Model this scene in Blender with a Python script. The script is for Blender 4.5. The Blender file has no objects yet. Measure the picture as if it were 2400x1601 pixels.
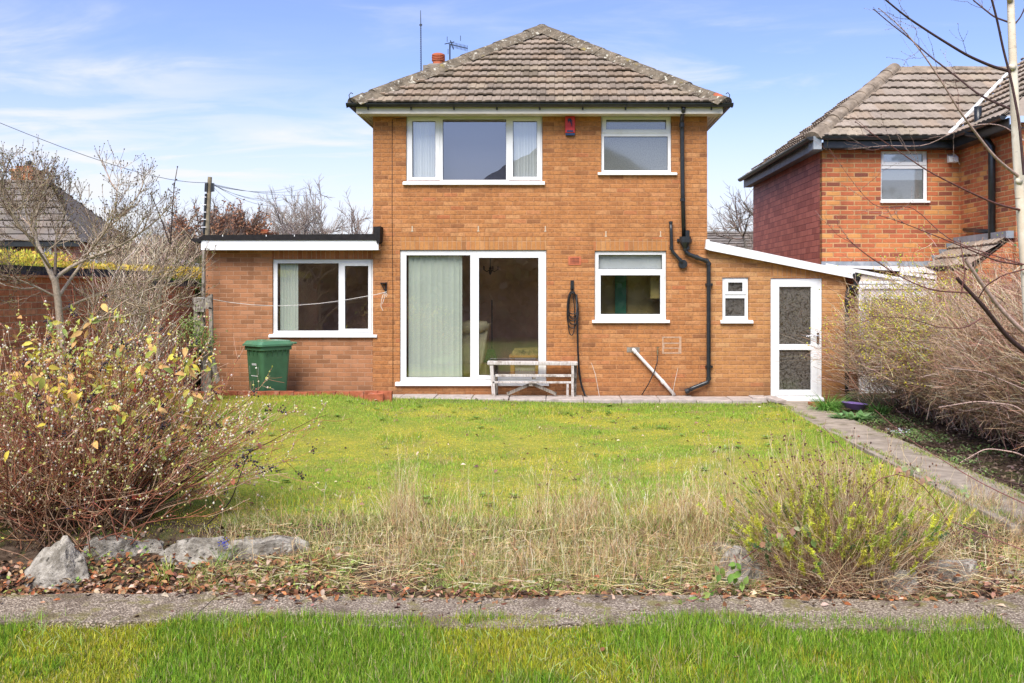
import bpy, math, random
import numpy as np
from math import radians, sin, cos, pi
from mathutils import Vector, noise as mnoise
scene = bpy.context.scene
COL = scene.collection
rng = np.random.default_rng(7)
random.seed(7)

# ------------------------------------------------------------------ camera
F = 2208.0          # focal length in photo pixels (2400 wide)
CXP, CYP = 1299.0, 680.0
CAMY, CAMZ = -16.0, 1.87
cam_d = bpy.data.cameras.new("camera"); cam = bpy.data.objects.new("camera", cam_d); COL.objects.link(cam)
cam.location = (0, CAMY, CAMZ); cam.rotation_euler = (radians(90), 0, 0)
cam_d.sensor_width = 36.0; cam_d.lens = 36.0 * F / 2400
cam_d.shift_x = (1200 - CXP) / 2400; cam_d.shift_y = -(800.5 - CYP) / 2400
cam_d.clip_start = 0.05; cam_d.clip_end = 3000
scene.camera = cam

# ------------------------------------------------------------------ world, sun, exposure
SUN_EL, SUN_AZ = 50.0, 196.0       # azimuth clockwise from north (+Y)
w = bpy.data.worlds.new("World"); scene.world = w; w.use_nodes = True
nt = w.node_tree; nt.nodes.clear()
def wn(t, **k):
    n = nt.nodes.new(t)
    for a, b in k.items(): setattr(n, a, b)
    return n
def wl(a, b): nt.links.new(a, b)
def wmath(op, a, b=None, c=None, clamp=False):
    n = wn("ShaderNodeMath", operation=op, use_clamp=clamp)
    for i, v in enumerate((a, b, c)):
        if v is None: continue
        if isinstance(v, (int, float)): n.inputs[i].default_value = v
        else: wl(v, n.inputs[i])
    return n.outputs[0]
sky = wn("ShaderNodeTexSky", sky_type='NISHITA'); sky.sun_disc = False
sky.sun_elevation = radians(SUN_EL); sky.sun_rotation = radians(SUN_AZ)
sky.air_density = 1.0; sky.dust_density = 0.6; sky.ozone_density = 3.0
tc = wn("ShaderNodeTexCoord"); sep = wn("ShaderNodeSeparateXYZ"); wl(tc.outputs['Generated'], sep.inputs[0])
zc = wmath('MAXIMUM', sep.outputs[2], 0.0)
# project the view ray on a high cloud sheet
den = wmath('ADD', zc, 0.12)
cx_ = wmath('DIVIDE', sep.outputs[0], den); cy_ = wmath('DIVIDE', sep.outputs[1], den)
comb = wn("ShaderNodeCombineXYZ"); wl(wmath('MULTIPLY', cx_, 1.0), comb.inputs[0]); wl(wmath('MULTIPLY', cy_, 1.9), comb.inputs[1])
n1 = wn("ShaderNodeTexNoise"); n1.inputs['Scale'].default_value = 1.5; n1.inputs['Detail'].default_value = 8; n1.inputs['Roughness'].default_value = 0.58; n1.inputs['Distortion'].default_value = 0.5
wl(comb.outputs[0], n1.inputs['Vector'])
n2 = wn("ShaderNodeTexNoise"); n2.inputs['Scale'].default_value = 0.55; n2.inputs['Detail'].default_value = 3
wl(comb.outputs[0], n2.inputs['Vector'])
def wrange(v, a, b, c=0.0, d=1.0):
    n = wn("ShaderNodeMapRange", interpolation_type='SMOOTHSTEP'); wl(v, n.inputs[0])
    n.inputs[1].default_value = a; n.inputs[2].default_value = b; n.inputs[3].default_value = c; n.inputs[4].default_value = d
    return n.outputs[0]
wisps = wmath('MULTIPLY', wrange(n1.outputs['Fac'], 0.47, 0.78), wrange(n2.outputs['Fac'], 0.38, 0.62))
haze = wrange(zc, 0.24, 0.0)                 # milky towards the horizon
left = wrange(sep.outputs[0], 0.05, -0.45)    # a bank of thin cloud low on the left
bank = wmath('MULTIPLY', wmath('MULTIPLY', left, wrange(zc, 0.30, 0.06)), wrange(n1.outputs['Fac'], 0.30, 0.60))
cl = wmath('ADD', wmath('MULTIPLY', wisps, 0.85), wmath('MULTIPLY', bank, 1.0), clamp=True)
cl = wmath('MAXIMUM', cl, wmath('MULTIPLY', haze, 0.93), clamp=True)
tint = wn("ShaderNodeMix", data_type='RGBA', blend_type='MULTIPLY'); tint.inputs[0].default_value = 1.0
skc = wn("ShaderNodeVectorMath", operation='SCALE'); wl(sky.outputs[0], skc.inputs[0]); skc.inputs['Scale'].default_value = 1.0
wl(skc.outputs[0], tint.inputs[6]); tint.inputs[7].default_value = (0.091, 0.084, 0.104, 1)
mixc = wn("ShaderNodeMix", data_type='RGBA'); wl(cl, mixc.inputs[0]); wl(tint.outputs[2], mixc.inputs[6])
mixc.inputs[7].default_value = (0.455, 0.462, 0.48, 1)
bg = wn("ShaderNodeBackground"); wl(mixc.outputs[2], bg.inputs[0]); bg.inputs[1].default_value = 1.0
out = wn("ShaderNodeOutputWorld"); wl(bg.outputs[0], out.inputs[0])

sun_d = bpy.data.lights.new("sun", 'SUN'); sun = bpy.data.objects.new("sun", sun_d); COL.objects.link(sun)
sun_d.energy = 2.8; sun_d.angle = radians(40); sun_d.color = (1.0, 0.95, 0.86)
az = radians(SUN_AZ); el = radians(SUN_EL)
sdir = Vector((sin(az) * cos(el), cos(az) * cos(el), sin(el)))      # towards the sun
sun.rotation_euler = (-sdir).to_track_quat('-Z', 'Y').to_euler(); sun.location = (0, -20, 30)
vs = scene.view_settings; vs.view_transform = 'Standard'; vs.look = 'None'; vs.exposure = 1.08; vs.gamma = 1.0
scene.render.film_transparent = False
scene.cycles.max_bounces = 6; scene.cycles.transparent_max_bounces = 12
scene.cycles.caustics_reflective = False; scene.cycles.caustics_refractive = False

# ------------------------------------------------------------------ pixel helpers (turn photo measurements into metres)
def fx(px, D=16.0): return (px - CXP) * D / F
def fz(py, D=16.0): return CAMZ + (CYP - py) * D / F
def P(px, py, D): return (fx(px, D), CAMY + D, fz(py, D))

# ------------------------------------------------------------------ object helpers
WORG = {}
def props(o, label=None, cat=None, group=None, kind=None):
    if label: o['label'] = label
    if cat: o['category'] = cat
    if group: o['group'] = group
    if kind: o['kind'] = kind
    return o
def thing(name, loc, label, cat, group=None, kind=None):
    o = bpy.data.objects.new(name, None); COL.objects.link(o); o.location = loc; o.empty_display_size = 0.2
    WORG[o] = np.array(loc, float)
    return props(o, label, cat, group, kind)
def _link(name, me, V0, mat, parent, origin, smooth):
    if origin is None:
        if len(V0): origin = np.array([(V0[:,0].min()+V0[:,0].max())/2, (V0[:,1].min()+V0[:,1].max())/2, V0[:,2].min()])
        else: origin = np.zeros(3)
    origin = np.array(origin, float)
    me.vertices.foreach_set("co", (V0 - origin).astype(np.float32).ravel())
    mats = mat if isinstance(mat, (list, tuple)) else [mat]
    for m_ in mats: me.materials.append(m_)
    if smooth: me.polygons.foreach_set("use_smooth", np.ones(len(me.polygons), bool))
    me.update()
    o = bpy.data.objects.new(name, me); COL.objects.link(o)
    WORG[o] = origin
    if parent is not None:
        o.parent = parent; o.location = origin - WORG[parent]
    else: o.location = origin
    return o
def obj(name, V0, Fc, mat, parent=None, col=None, smooth=False, origin=None, mi=None):
    """V0 list of xyz (world), Fc list of tuples"""
    me = bpy.data.meshes.new(name); V0 = np.array(V0, float).reshape(-1, 3)
    me.from_pydata(V0.tolist(), [], [tuple(f) for f in Fc])
    if mi is not None: me.polygons.foreach_set("material_index", np.array(mi, np.int32))
    if col is not None:
        a = me.color_attributes.new("col", 'FLOAT_COLOR', 'POINT')
        c = np.ones((len(V0), 4), np.float32); c[:, :3] = np.array(col)
        a.data.foreach_set("color", c.ravel())
    return _link(name, me, V0, mat, parent, origin, smooth)
def nobj(name, V0, Q, mat, parent=None, col=None, smooth=False, origin=None):
    """numpy fast path: Q is (n,k) int array of faces all with k corners"""
    V0 = np.asarray(V0, float).reshape(-1, 3); Q = np.asarray(Q, np.int32)
    n, k = Q.shape
    me = bpy.data.meshes.new(name)
    me.vertices.add(len(V0)); me.loops.add(n * k); me.polygons.add(n)
    me.loops.foreach_set("vertex_index", Q.ravel())
    me.polygons.foreach_set("loop_start", np.arange(0, n * k, k, dtype=np.int32))
    me.vertices.foreach_set("co", V0.astype(np.float32).ravel())
    me.update(calc_edges=True)
    if col is not None:
        a = me.color_attributes.new("col", 'FLOAT_COLOR', 'POINT')
        c = np.ones((len(V0), 4), np.float32); c[:, :3] = col
        a.data.foreach_set("color", c.ravel())
    return _link(name, me, V0, mat, parent, origin, smooth)

class MB:
    """collects simple shapes for ONE mesh"""
    def __init__(s): s.v = []; s.f = []; s.c = []; s.cur = (1, 1, 1)
    def add(s, vs, fs, col=None):
        b = len(s.v); s.v += [tuple(map(float, q)) for q in vs]; s.f += [tuple(i + b for i in q) for q in fs]
        s.c += [col or s.cur] * len(vs); return s
    def box(s, x0, x1, y0, y1, z0, z1, col=None):
        vs = [(x0,y0,z0),(x1,y0,z0),(x1,y1,z0),(x0,y1,z0),(x0,y0,z1),(x1,y0,z1),(x1,y1,z1),(x0,y1,z1)]
        return s.add(vs, [(0,3,2,1),(4,5,6,7),(0,1,5,4),(1,2,6,5),(2,3,7,6),(3,0,4,7)], col)
    def bar(s, a, b, w, h, up=(0,0,1), col=None):
        """box of section w (sideways) x h (up) from a to b"""
        a = Vector(a); b = Vector(b); d = (b - a).normalized(); up = Vector(up)
        sd = d.cross(up)
        if sd.length < 1e-4: sd = d.cross(Vector((0, 1, 0)))
        sd.normalize(); u = sd.cross(d).normalized()
        vs = []
        for q in (a, b):
            for i, j in ((-1,-1),(1,-1),(1,1),(-1,1)): vs.append(q + sd * (i*w/2) + u * (j*h/2))
        return s.add(vs, [(3,2,1,0),(4,5,6,7),(0,1,5,4),(1,2,6,5),(2,3,7,6),(3,0,4,7)], col)
    def tube(s, pts, r, n=8, cap=True, col=None):
        pts = [Vector(q) for q in pts]; m = len(pts)
        rs = r if isinstance(r, (list, tuple)) else [r] * m
        vs = []; fs = []; prev = None
        for i, q in enumerate(pts):
            d = (pts[min(i+1, m-1)] - pts[max(i-1, 0)]).normalized()
            if prev is None:
                a = Vector((0, 0, 1)) if abs(d.z) < 0.9 else Vector((1, 0, 0))
            else: a = prev
            e1 = (a - d * a.dot(d)).normalized(); e2 = d.cross(e1); prev = e1
            for k in range(n):
                t = 2 * pi * k / n; vs.append(q + (e1 * cos(t) + e2 * sin(t)) * rs[i])
        for i in range(m - 1):
            for k in range(n):
                k2 = (k + 1) % n; fs.append((i*n+k, i*n+k2, (i+1)*n+k2, (i+1)*n+k))
        if cap:
            fs.append(tuple(range(n-1, -1, -1))); fs.append(tuple((m-1)*n + k for k in range(n)))
        return s.add(vs, fs, col)
    def lathe(s, c, prof, n=16, col=None):
        vs = []; fs = []; m = len(prof)
        for (r, z) in prof:
            for k in range(n):
                t = 2*pi*k/n; vs.append((c[0]+r*cos(t), c[1]+r*sin(t), c[2]+z))
        for i in range(m-1):
            for k in range(n):
                k2 = (k+1) % n; fs.append((i*n+k, i*n+k2, (i+1)*n+k2, (i+1)*n+k))
        fs.append(tuple(range(n-1, -1, -1))); fs.append(tuple((m-1)*n+k for k in range(n)))
        return s.add(vs, fs, col)
    def prism(s, poly, d, col=None):
        """planar polygon (list of xyz) pushed by vector d"""
        n = len(poly); vs = [Vector(q) for q in poly] + [Vector(q) + Vector(d) for q in poly]
        fs = [tuple(range(n)), tuple(range(2*n-1, n-1, -1))]
        for i in range(n):
            j = (i+1) % n; fs.append((j, i, n+i, n+j))
        return s.add(vs, fs, col)
    def build(s, name, mat, parent=None, smooth=False, attr=False, origin=None, bevel=0):
        o = obj(name, s.v, s.f, mat, parent, col=s.c if attr else None, smooth=smooth, origin=origin)
        if bevel:
            m_ = o.modifiers.new("b", 'BEVEL'); m_.width = bevel; m_.segments = 2; m_.limit_method = 'ANGLE'
        return o

def panel(mb, x0, x1, z0, z1, y0, y1, holes=()):
    """upright slab between y0 (front) and y1 with rectangular holes (hx0,hx1,hz0,hz1)"""
    xs = sorted({x0, x1, *[h for q in holes for h in q[:2] if x0 < h < x1]})
    zs = sorted({z0, z1, *[h for q in holes for h in q[2:] if z0 < h < z1]})
    def inh(x, z): return any(h[0] < x < h[1] and h[2] < z < h[3] for h in holes)
    solid = {}
    for i in range(len(xs)-1):
        for j in range(len(zs)-1):
            solid[i, j] = not inh((xs[i]+xs[i+1])/2, (zs[j]+zs[j+1])/2)
    for (i, j), sld in solid.items():
        if not sld: continue
        a, b, c, d = xs[i], xs[i+1], zs[j], zs[j+1]
        mb.add([(a,y0,c),(b,y0,c),(b,y0,d),(a,y0,d)], [(0,1,2,3)])
        mb.add([(a,y1,c),(b,y1,c),(b,y1,d),(a,y1,d)], [(3,2,1,0)])
        if not solid.get((i-1, j), False): mb.add([(a,y0,c),(a,y0,d),(a,y1,d),(a,y1,c)], [(0,1,2,3)])
        if not solid.get((i+1, j), False): mb.add([(b,y0,c),(b,y1,c),(b,y1,d),(b,y0,d)], [(0,1,2,3)])
        if not solid.get((i, j-1), False): mb.add([(a,y0,c),(a,y1,c),(b,y1,c),(b,y0,c)], [(0,1,2,3)])
        if not solid.get((i, j+1), False): mb.add([(a,y0,d),(b,y0,d),(b,y1,d),(a,y1,d)], [(0,1,2,3)])
    return mb

# ------------------------------------------------------------------ materials
class NT:
    def __init__(s, name):
        s.m = bpy.data.materials.new(name); s.m.use_nodes = True; s.t = s.m.node_tree; s.t.nodes.clear()
        s.out = s.t.nodes.new("ShaderNodeOutputMaterial")
    def n(s, t, **k):
        q = s.t.nodes.new(t)
        for a, b in k.items(): setattr(q, a, b)
        return q
    def l(s, a, b): s.t.links.new(a, b)
    def setin(s, i, v):
        if isinstance(v, bpy.types.NodeSocket): s.l(v, i)
        elif isinstance(v, (tuple, list)) and len(v) == 3 and i.type == 'RGBA': i.default_value = (*v, 1)
        else: i.default_value = v
    def math(s, op, a, b=None, c=None):
        q = s.n("ShaderNodeMath", operation=op)
        for i, v in enumerate((a, b, c)):
            if v is not None: s.setin(q.inputs[i], v)
        return q.outputs[0]
    def mix(s, f, a, b, blend='MIX'):
        q = s.n("ShaderNodeMix", data_type='RGBA', blend_type=blend)
        s.setin(q.inputs[0], f); s.setin(q.inputs[6], a); s.setin(q.inputs[7], b); return q.outputs[2]
    def rng(s, v, a, b, c=0.0, d=1.0, smooth=True):
        q = s.n("ShaderNodeMapRange", interpolation_type='SMOOTHSTEP' if smooth else 'LINEAR'); s.l(v, q.inputs[0])
        for i, x in enumerate((a, b, c, d)): q.inputs[i+1].default_value = x
        return q.outputs[0]
    def pos(s): return s.n("ShaderNodeNewGeometry").outputs['Position']
    def noise(s, vec, scale, detail=4, rough=0.55, dist=0.0):
        q = s.n("ShaderNodeTexNoise"); s.l(vec, q.inputs['Vector'])
        q.inputs['Scale'].default_value = scale; q.inputs['Detail'].default_value = detail
        q.inputs['Roughness'].default_value = rough; q.inputs['Distortion'].default_value = dist
        return q.outputs['Fac']
    def scalev(s, vec, sc):
        q = s.n("ShaderNodeVectorMath", operation='MULTIPLY'); s.l(vec, q.inputs[0]); q.inputs[1].default_value = sc; return q.outputs[0]
    def ramp(s, v, stops, interp='LINEAR'):
        q = s.n("ShaderNodeValToRGB"); s.l(v, q.inputs[0]); cr = q.color_ramp; cr.interpolation = interp
        while len(cr.elements) < len(stops): cr.elements.new(0.5)
        for e, (p, c) in zip(cr.elements, stops): e.position = p; e.color = (*c, 1)
        return q.outputs[0]
    def bump(s, h, strength=0.3, dist=0.01):
        q = s.n("ShaderNodeBump"); s.l(h, q.inputs['Height']); q.inputs['Strength'].default_value = strength
        q.inputs['Distance'].default_value = dist; return q.outputs[0]
    def bsdf(s, col, rough=0.8, normal=None, spec=0.35, **k):
        q = s.n("ShaderNodeBsdfPrincipled"); s.setin(q.inputs['Base Color'], col); s.setin(q.inputs['Roughness'], rough)
        q.inputs['Specular IOR Level'].default_value = spec
        if normal is not None: s.l(normal, q.inputs['Normal'])
        for a, b in k.items(): s.setin(q.inputs[a], b)
        return q.outputs[0]
    def done(s, sh): s.l(sh, s.out.inputs[0]); return s.m

def mat_plain(name, col, rough=0.6, var=0.12, scale=8.0, spec=0.35, bump=0.0, dirt=None, **k):
    t = NT(name); p = t.pos(); nz = t.noise(p, scale, 5, 0.6)
    a = tuple(c * (1 - var) for c in col); b = tuple(min(1, c * (1 + var)) for c in col)
    c = t.mix(t.rng(nz, 0.3, 0.7), a, b)
    if dirt:
        c = t.mix(t.math('MULTIPLY', t.rng(t.noise(p, scale*0.6, 8, 0.7), 0.52, 0.72), dirt[1]), c, dirt[0])
    nm = t.bump(t.noise(p, scale * 8, 4), 0.4, bump) if bump else None
    return t.done(t.bsdf(c, rough, nm, spec, **k))

def mat_attr(name, rough=0.75, trans=0.0, spec=0.25, nscale=0, nvar=0.2):
    t = NT(name); a = t.n("ShaderNodeAttribute", attribute_name="col").outputs['Color']
    if nscale:
        nz = t.rng(t.noise(t.pos(), nscale, 5, 0.6), 0.3, 0.7, 1-nvar, 1+nvar, False)
        q = t.n("ShaderNodeVectorMath", operation='SCALE'); t.l(a, q.inputs[0]); t.l(nz, q.inputs['Scale']); a = q.outputs[0]
    sh = t.bsdf(a, rough, None, spec)
    if trans:
        tr = t.n("ShaderNodeBsdfTranslucent"); t.l(a, tr.inputs[0])
        mx = t.n("ShaderNodeMixShader"); mx.inputs[0].default_value = trans; t.l(sh, mx.inputs[1]); t.l(tr.outputs[0], mx.inputs[2]); sh = mx.outputs[0]
    return t.done(sh)

def mat_brick(name, stops, mortar, w=0.235, h=0.075, m=0.011, u0=0.0, v0=0.0, stain=None, bumpd=0.006, offset=0.5, rough=0.9, blotch=0.25, edge=0.35):
    t = NT(name); p = t.pos(); sp = t.n("ShaderNodeSeparateXYZ"); t.l(p, sp.inputs[0])
    wob = t.math('MULTIPLY', t.math('SUBTRACT', t.noise(p, 9, 3), 0.5), 0.012)
    u = t.math('ADD', t.math('ADD', t.math('ADD', sp.outputs[0], sp.outputs[1]), u0 + 500 * w), wob)
    wob2 = t.math('MULTIPLY', t.math('SUBTRACT', t.noise(p, 5, 3), 0.5), 0.010)
    v = t.math('ADD', t.math('ADD', sp.outputs[2], 40 * h - v0), wob2)
    vr = t.math('DIVIDE', v, h); row = t.math('FLOOR', vr)
    uu = t.math('ADD', t.math('DIVIDE', u, w), t.math('MULTIPLY', t.math('MODULO', row, 2.0), offset))
    colm = t.math('FLOOR', uu)
    fu = t.math('MULTIPLY', t.math('FRACT', uu), w); fv = t.math('MULTIPLY', t.math('FRACT', vr), h)
    du = t.math('MINIMUM', fu, t.math('SUBTRACT', w, fu)); dv = t.math('MINIMUM', fv, t.math('SUBTRACT', h, fv))
    d = t.math('MINIMUM', du, dv)
    d = t.math('ADD', d, t.math('MULTIPLY', t.math('SUBTRACT', t.noise(p, 45, 3), 0.5), 0.006))
    brk = t.rng(d, m * 0.30, m * 0.75)                       # 1 on brick, 0 in the joint
    cv = t.n("ShaderNodeCombineXYZ"); t.l(colm, cv.inputs[0]); t.l(row, cv.inputs[1])
    wnz = t.n("ShaderNodeTexWhiteNoise", noise_dimensions='2D'); t.l(cv.outputs[0], wnz.inputs['Vector'])
    bc = t.ramp(wnz.outputs['Value'], stops)
    n1_ = t.noise(p, 16, 6, 0.65)
    bc = t.mix(t.rng(n1_, 0.35, 0.75, 0.0, blotch), bc, tuple(c * 0.45 for c in stops[0][1]))
    n2_ = t.noise(p, 90, 3, 0.6)
    bc = t.mix(t.rng(n2_, 0.50, 0.8, 0.0, 0.35), bc, tuple(min(1, c * 1.45 + 0.02) for c in stops[-1][1]))
    mc = t.mix(t.rng(t.noise(p, 7, 4), 0.35, 0.7), mortar, tuple(c * 0.72 for c in mortar))
    # patchy shadow line below each brick, painted into the colour
    low = t.math('MULTIPLY', t.rng(fv, 0.0, m * 1.1, edge * 2.2, 0.0), t.rng(t.noise(p, 6.5, 5, .65), .38, .62))
    c = t.mix(brk, mc, bc)
    c = t.mix(low, c, tuple(x * 0.35 for x in mortar))
    big = t.noise(p, 0.9, 5, 0.6)
    c = t.mix(t.rng(big, 0.40, 0.70, 0.0, 0.30), c, t.mix(1.0, c, (0.70, 0.66, 0.66), 'MULTIPLY'))
    stv = t.noise(t.scalev(p, (3.2, 3.2, .38)), 1.6, 5, .6)
    c = t.mix(t.rng(stv, .50, .70, 0, .28), c, t.mix(1.0, c, (.50, .47, .45), 'MULTIPLY'))
    if stain:
        z0, z1, amt = stain
        zz = t.math('ADD', sp.outputs[2], t.math('MULTIPLY', t.math('SUBTRACT', t.noise(p, 2.0, 5), 0.5), 0.5))
        c = t.mix(t.rng(zz, z1, z0, 0.0, amt), c, (0.07, 0.05, 0.035))
    pits = t.rng(t.noise(p, 34, 4, .7), .56, .66, 0, .5 if blotch > .28 else .15); c = t.mix(pits, c, tuple(x * .4 for x in stops[0][1]))
    hgt = t.math('SUBTRACT', t.math('ADD', brk, t.math('MULTIPLY', n2_, 0.35)), pits)
    return t.done(t.bsdf(c, rough, t.bump(hgt, 0.8, bumpd), 0.2))

def mat_glass(name, refl=0.16, tintc=(0.95, 0.97, 0.95), rough=0.0, frosted=0.0, leafy=False):
    t = NT(name)
    tr = t.n("ShaderNodeBsdfTransparent"); tr.inputs[0].default_value = (*tintc, 1)
    gl = t.n("ShaderNodeBsdfGlossy"); gl.inputs[0].default_value = (0.95, 0.97, 1, 1); gl.inputs['Roughness'].default_value = rough
    nz = t.noise(t.pos(), 1.6, 2); gb = t.n("ShaderNodeBump"); gb.inputs['Strength'].default_value = 0.05; gb.inputs['Distance'].default_value = 0.02
    t.l(nz, gb.inputs['Height']); t.l(gb.outputs[0], gl.inputs['Normal'])
    lw = t.n("ShaderNodeLayerWeight"); lw.inputs[0].default_value = 0.35
    fac = t.math('MINIMUM', t.math('ADD', refl, t.math('MULTIPLY', lw.outputs['Fresnel'], 0.35)), 0.9)
    base = tr.outputs[0]
    if frosted:
        df = t.n("ShaderNodeBsdfTranslucent"); df.inputs[0].default_value = (0.7, 0.75, 0.72, 1)
        d2 = t.n("ShaderNodeBsdfDiffuse"); nn = t.noise(t.pos(), 17, 3, .6, 2.6) if leafy else t.noise(t.pos(), 60, 4)
        t.l(t.mix(t.rng(nn, 0.3, 0.7), (0.16, 0.17, 0.155), (0.46, 0.48, 0.44)) if not leafy else t.mix(t.rng(nn, .40, .56), (0.035, 0.035, 0.03), (0.40, 0.38, 0.34)), d2.inputs[0])
        m0 = t.n("ShaderNodeMixShader"); m0.inputs[0].default_value = 0.5; t.l(df.outputs[0], m0.inputs[1]); t.l(d2.outputs[0], m0.inputs[2])
        m1 = t.n("ShaderNodeMixShader"); m1.inputs[0].default_value = frosted; t.l(base, m1.inputs[1]); t.l(m0.outputs[0], m1.inputs[2]); base = m1.outputs[0]
    mx = t.n("ShaderNodeMixShader"); t.l(fac, mx.inputs[0]); t.l(base, mx.inputs[1]); t.l(gl.outputs[0], mx.inputs[2])
    return t.done(mx.outputs[0])

M = {}
orange = [(0.0, (0.30, 0.13, 0.056)), (0.06, (0.42, 0.178, 0.068)), (0.4, (0.49, 0.208, 0.074)), (0.75, (0.53, 0.235, 0.085)), (0.93, (0.58, 0.285, 0.12)), (1.0, (0.47, 0.16, 0.065))]
M['brick'] = mat_brick("orange_brick", orange, (0.51, 0.245, 0.11), stain=(-0.1, 0.42, 0.55), blotch=0.5, m=.013)
M['brick_lean'] = mat_brick("yellow_brick", [(p, (c[0]*1.0, c[1]*1.12, c[2]*1.15)) for p, c in orange], (0.56, 0.29, 0.14), u0=0.08, m=.013, stain=(-0.1, 0.42, 0.5), blotch=0.30)
M['soldier'] = mat_brick("soldier_brick", [(p, (c[0]*1.0, c[1]*1.05, c[2])) for p, c in orange], (0.54, 0.30, 0.16), w=0.079, h=0.60, v0=0.3, offset=0, m=0.010)
M['brick_annexe'] = mat_brick("annexe_brick", [(0.0, (0.28, 0.13, 0.062)), (0.2, (0.34, 0.155, 0.073)), (0.42, (0.41, 0.185, 0.086)), (0.8, (0.44, 0.20, 0.095)), (1.0, (0.47, 0.23, 0.12))], (0.52, 0.30, 0.18), u0=0.03, v0=0.02, stain=(-0.1, 0.5, 0.3), blotch=0.12, edge=0.1, m=0.010)
M['soldier_annexe'] = mat_brick("annexe_soldier", [(0.0, (0.33, 0.125, 0.065)), (1.0, (0.45, 0.19, 0.10))], (0.50, 0.29, 0.19), w=0.079, h=0.60, v0=0.3, offset=0, m=0.010)
M['brick_wall'] = mat_brick("boundary_brick", [(0.0, (0.42, 0.15, 0.09)), (0.35, (0.58, 0.20, 0.11)), (0.8, (0.68, 0.25, 0.14)), (1.0, (0.72, 0.32, 0.19))], (0.70, 0.44, 0.30), w=0.225, m=0.012, blotch=0.55, edge=0.2)
M['brick_nb'] = mat_brick("neighbour_brick", [(0.0, (0.20, 0.065, 0.045)), (0.10, (0.32, 0.09, 0.05)), (0.25, (0.46, 0.13, 0.06)), (0.7, (0.50, 0.16, 0.065)), (0.9, (0.56, 0.24, 0.08)), (1.0, (0.60, 0.30, 0.10))], (0.52, 0.31, 0.15), w=0.262, h=.088, m=0.019, v0=0.02, blotch=0.15, edge=0.05)
M['tile_hang'] = mat_brick("hung_tiles", [(0.0, (0.46, 0.12, 0.08)), (0.5, (0.62, 0.18, 0.12)), (1.0, (0.70, 0.22, 0.15))], (0.30, 0.07, 0.05), w=0.30, h=0.118, m=0.008, bumpd=0.012, rough=0.55, blotch=0.1)
M['upvc'] = mat_plain("white_upvc", (0.79, 0.795, 0.785), 0.35, 0.04, 2.0, dirt=((0.46, 0.45, 0.38), 0.42))
M['cream'] = mat_plain("cream_soffit", (0.70, 0.65, 0.55), 0.5, 0.05, 3.0, dirt=((0.35, 0.32, 0.25), 0.35))
M['black_pl'] = mat_plain("black_plastic", (0.018, 0.020, 0.022), 0.32, 0.25, 10, 0.5, dirt=((0.10, 0.10, 0.09), 0.25))
M['felt'] = mat_plain("black_felt", (0.012, 0.010, 0.010), 0.75, 0.4, 14, 0.3, bump=0.01)
M['lead'] = mat_plain("grey_lead", (0.22, 0.25, 0.28), 0.5, 0.2, 6, dirt=((0.45, 0.46, 0.46), 0.5))
M['terracotta'] = mat_plain("terracotta", (0.46, 0.13, 0.06), 0.75, 0.15, 12)
M['concrete'] = mat_plain("concrete", (0.44, 0.38, 0.34), 0.92, 0.18, 9, 0.2, bump=0.006, dirt=((0.22, 0.18, 0.14), 0.6))
M['mortar'] = mat_plain("grey_mortar", (0.24, 0.21, 0.17), 0.95, 0.25, 14, 0.2, bump=0.02, dirt=((0.42, 0.40, 0.34), 0.7))
M['glass'] = mat_glass("window_glass", 0.20)
M['glass_up'] = mat_glass("upper_glass", 0.20, (0.55, 0.58, 0.62))
M['glass_ob'] = mat_glass("obscured_glass", 0.14, (0.9, 0.93, 0.90), 0.05, 0.80)
M['glass_door'] = mat_glass("patterned_glass", 0.12, (0.6, 0.58, 0.5), 0.12, 0.62, True)
M['blind'] = mat_plain("pale_green_blind", (0.80, 0.86, 0.74), 0.8, 0.03, 3)
M['blind_white'] = mat_plain("white_blind", (0.84, 0.86, 0.85), 0.8, 0.03, 3)
M['room'] = mat_plain("dim_room_plaster", (0.78, 0.60, 0.48), 0.9, 0.15, 2)
M['reflection_grey'] = mat_plain("reflected_sky_grey", (0.30, 0.30, 0.36), 0.9, 0.05, 1)  # tone of reflected sky put into one plain colour
M['chrome'] = mat_plain("chrome", (0.7, 0.7, 0.7), 0.25, 0.05, 5, **{'Metallic': 1.0})
M['black_rub'] = mat_plain("black_rubber", (0.012, 0.012, 0.013), 0.45, 0.2, 20, 0.5)
M['whitepipe'] = mat_plain("white_pipe", (0.72, 0.70, 0.66), 0.4, 0.08, 20, dirt=((0.30, 0.27, 0.2), 0.4))

def mat_roof(name, base, lich=(0.50, 0.47, 0.40), amt=0.6):
    t = NT(name); p = t.pos(); a = t.n("ShaderNodeAttribute", attribute_name="col").outputs['Color']
    c = t.mix(1.0, a, base, 'MULTIPLY')
    c = t.mix(t.rng(t.noise(p, 5, 7, 0.7), 0.45, 0.72, 0, 0.55), c, tuple(x * 0.45 for x in base))
    c = t.mix(t.rng(t.noise(p, 17, 5, 0.7), 0.60, 0.70, 0, amt), c, lich)
    c = t.mix(t.rng(t.noise(p, 42, 3, 0.7), 0.64, 0.70, 0, amt), c, tuple(min(1, x*1.3) for x in lich))
    return t.done(t.bsdf(c, 0.93, t.bump(t.noise(p, 60, 4), 0.5, 0.006), 0.2))
M['roof'] = mat_roof("roof_tile", (0.265, 0.21, 0.16))
M['roof_nb'] = mat_roof("roof_tile_neighbour", (0.31, 0.255, 0.205), amt=0.25)
M['roof_far'] = mat_roof("roof_tile_far", (0.19, 0.165, 0.145), (0.3, 0.28, 0.24), 0.25)
M['roof_mauve'] = mat_roof("roof_tile_mauve", (0.42, 0.36, 0.38), (0.5, 0.48, 0.44), 0.1)
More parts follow.
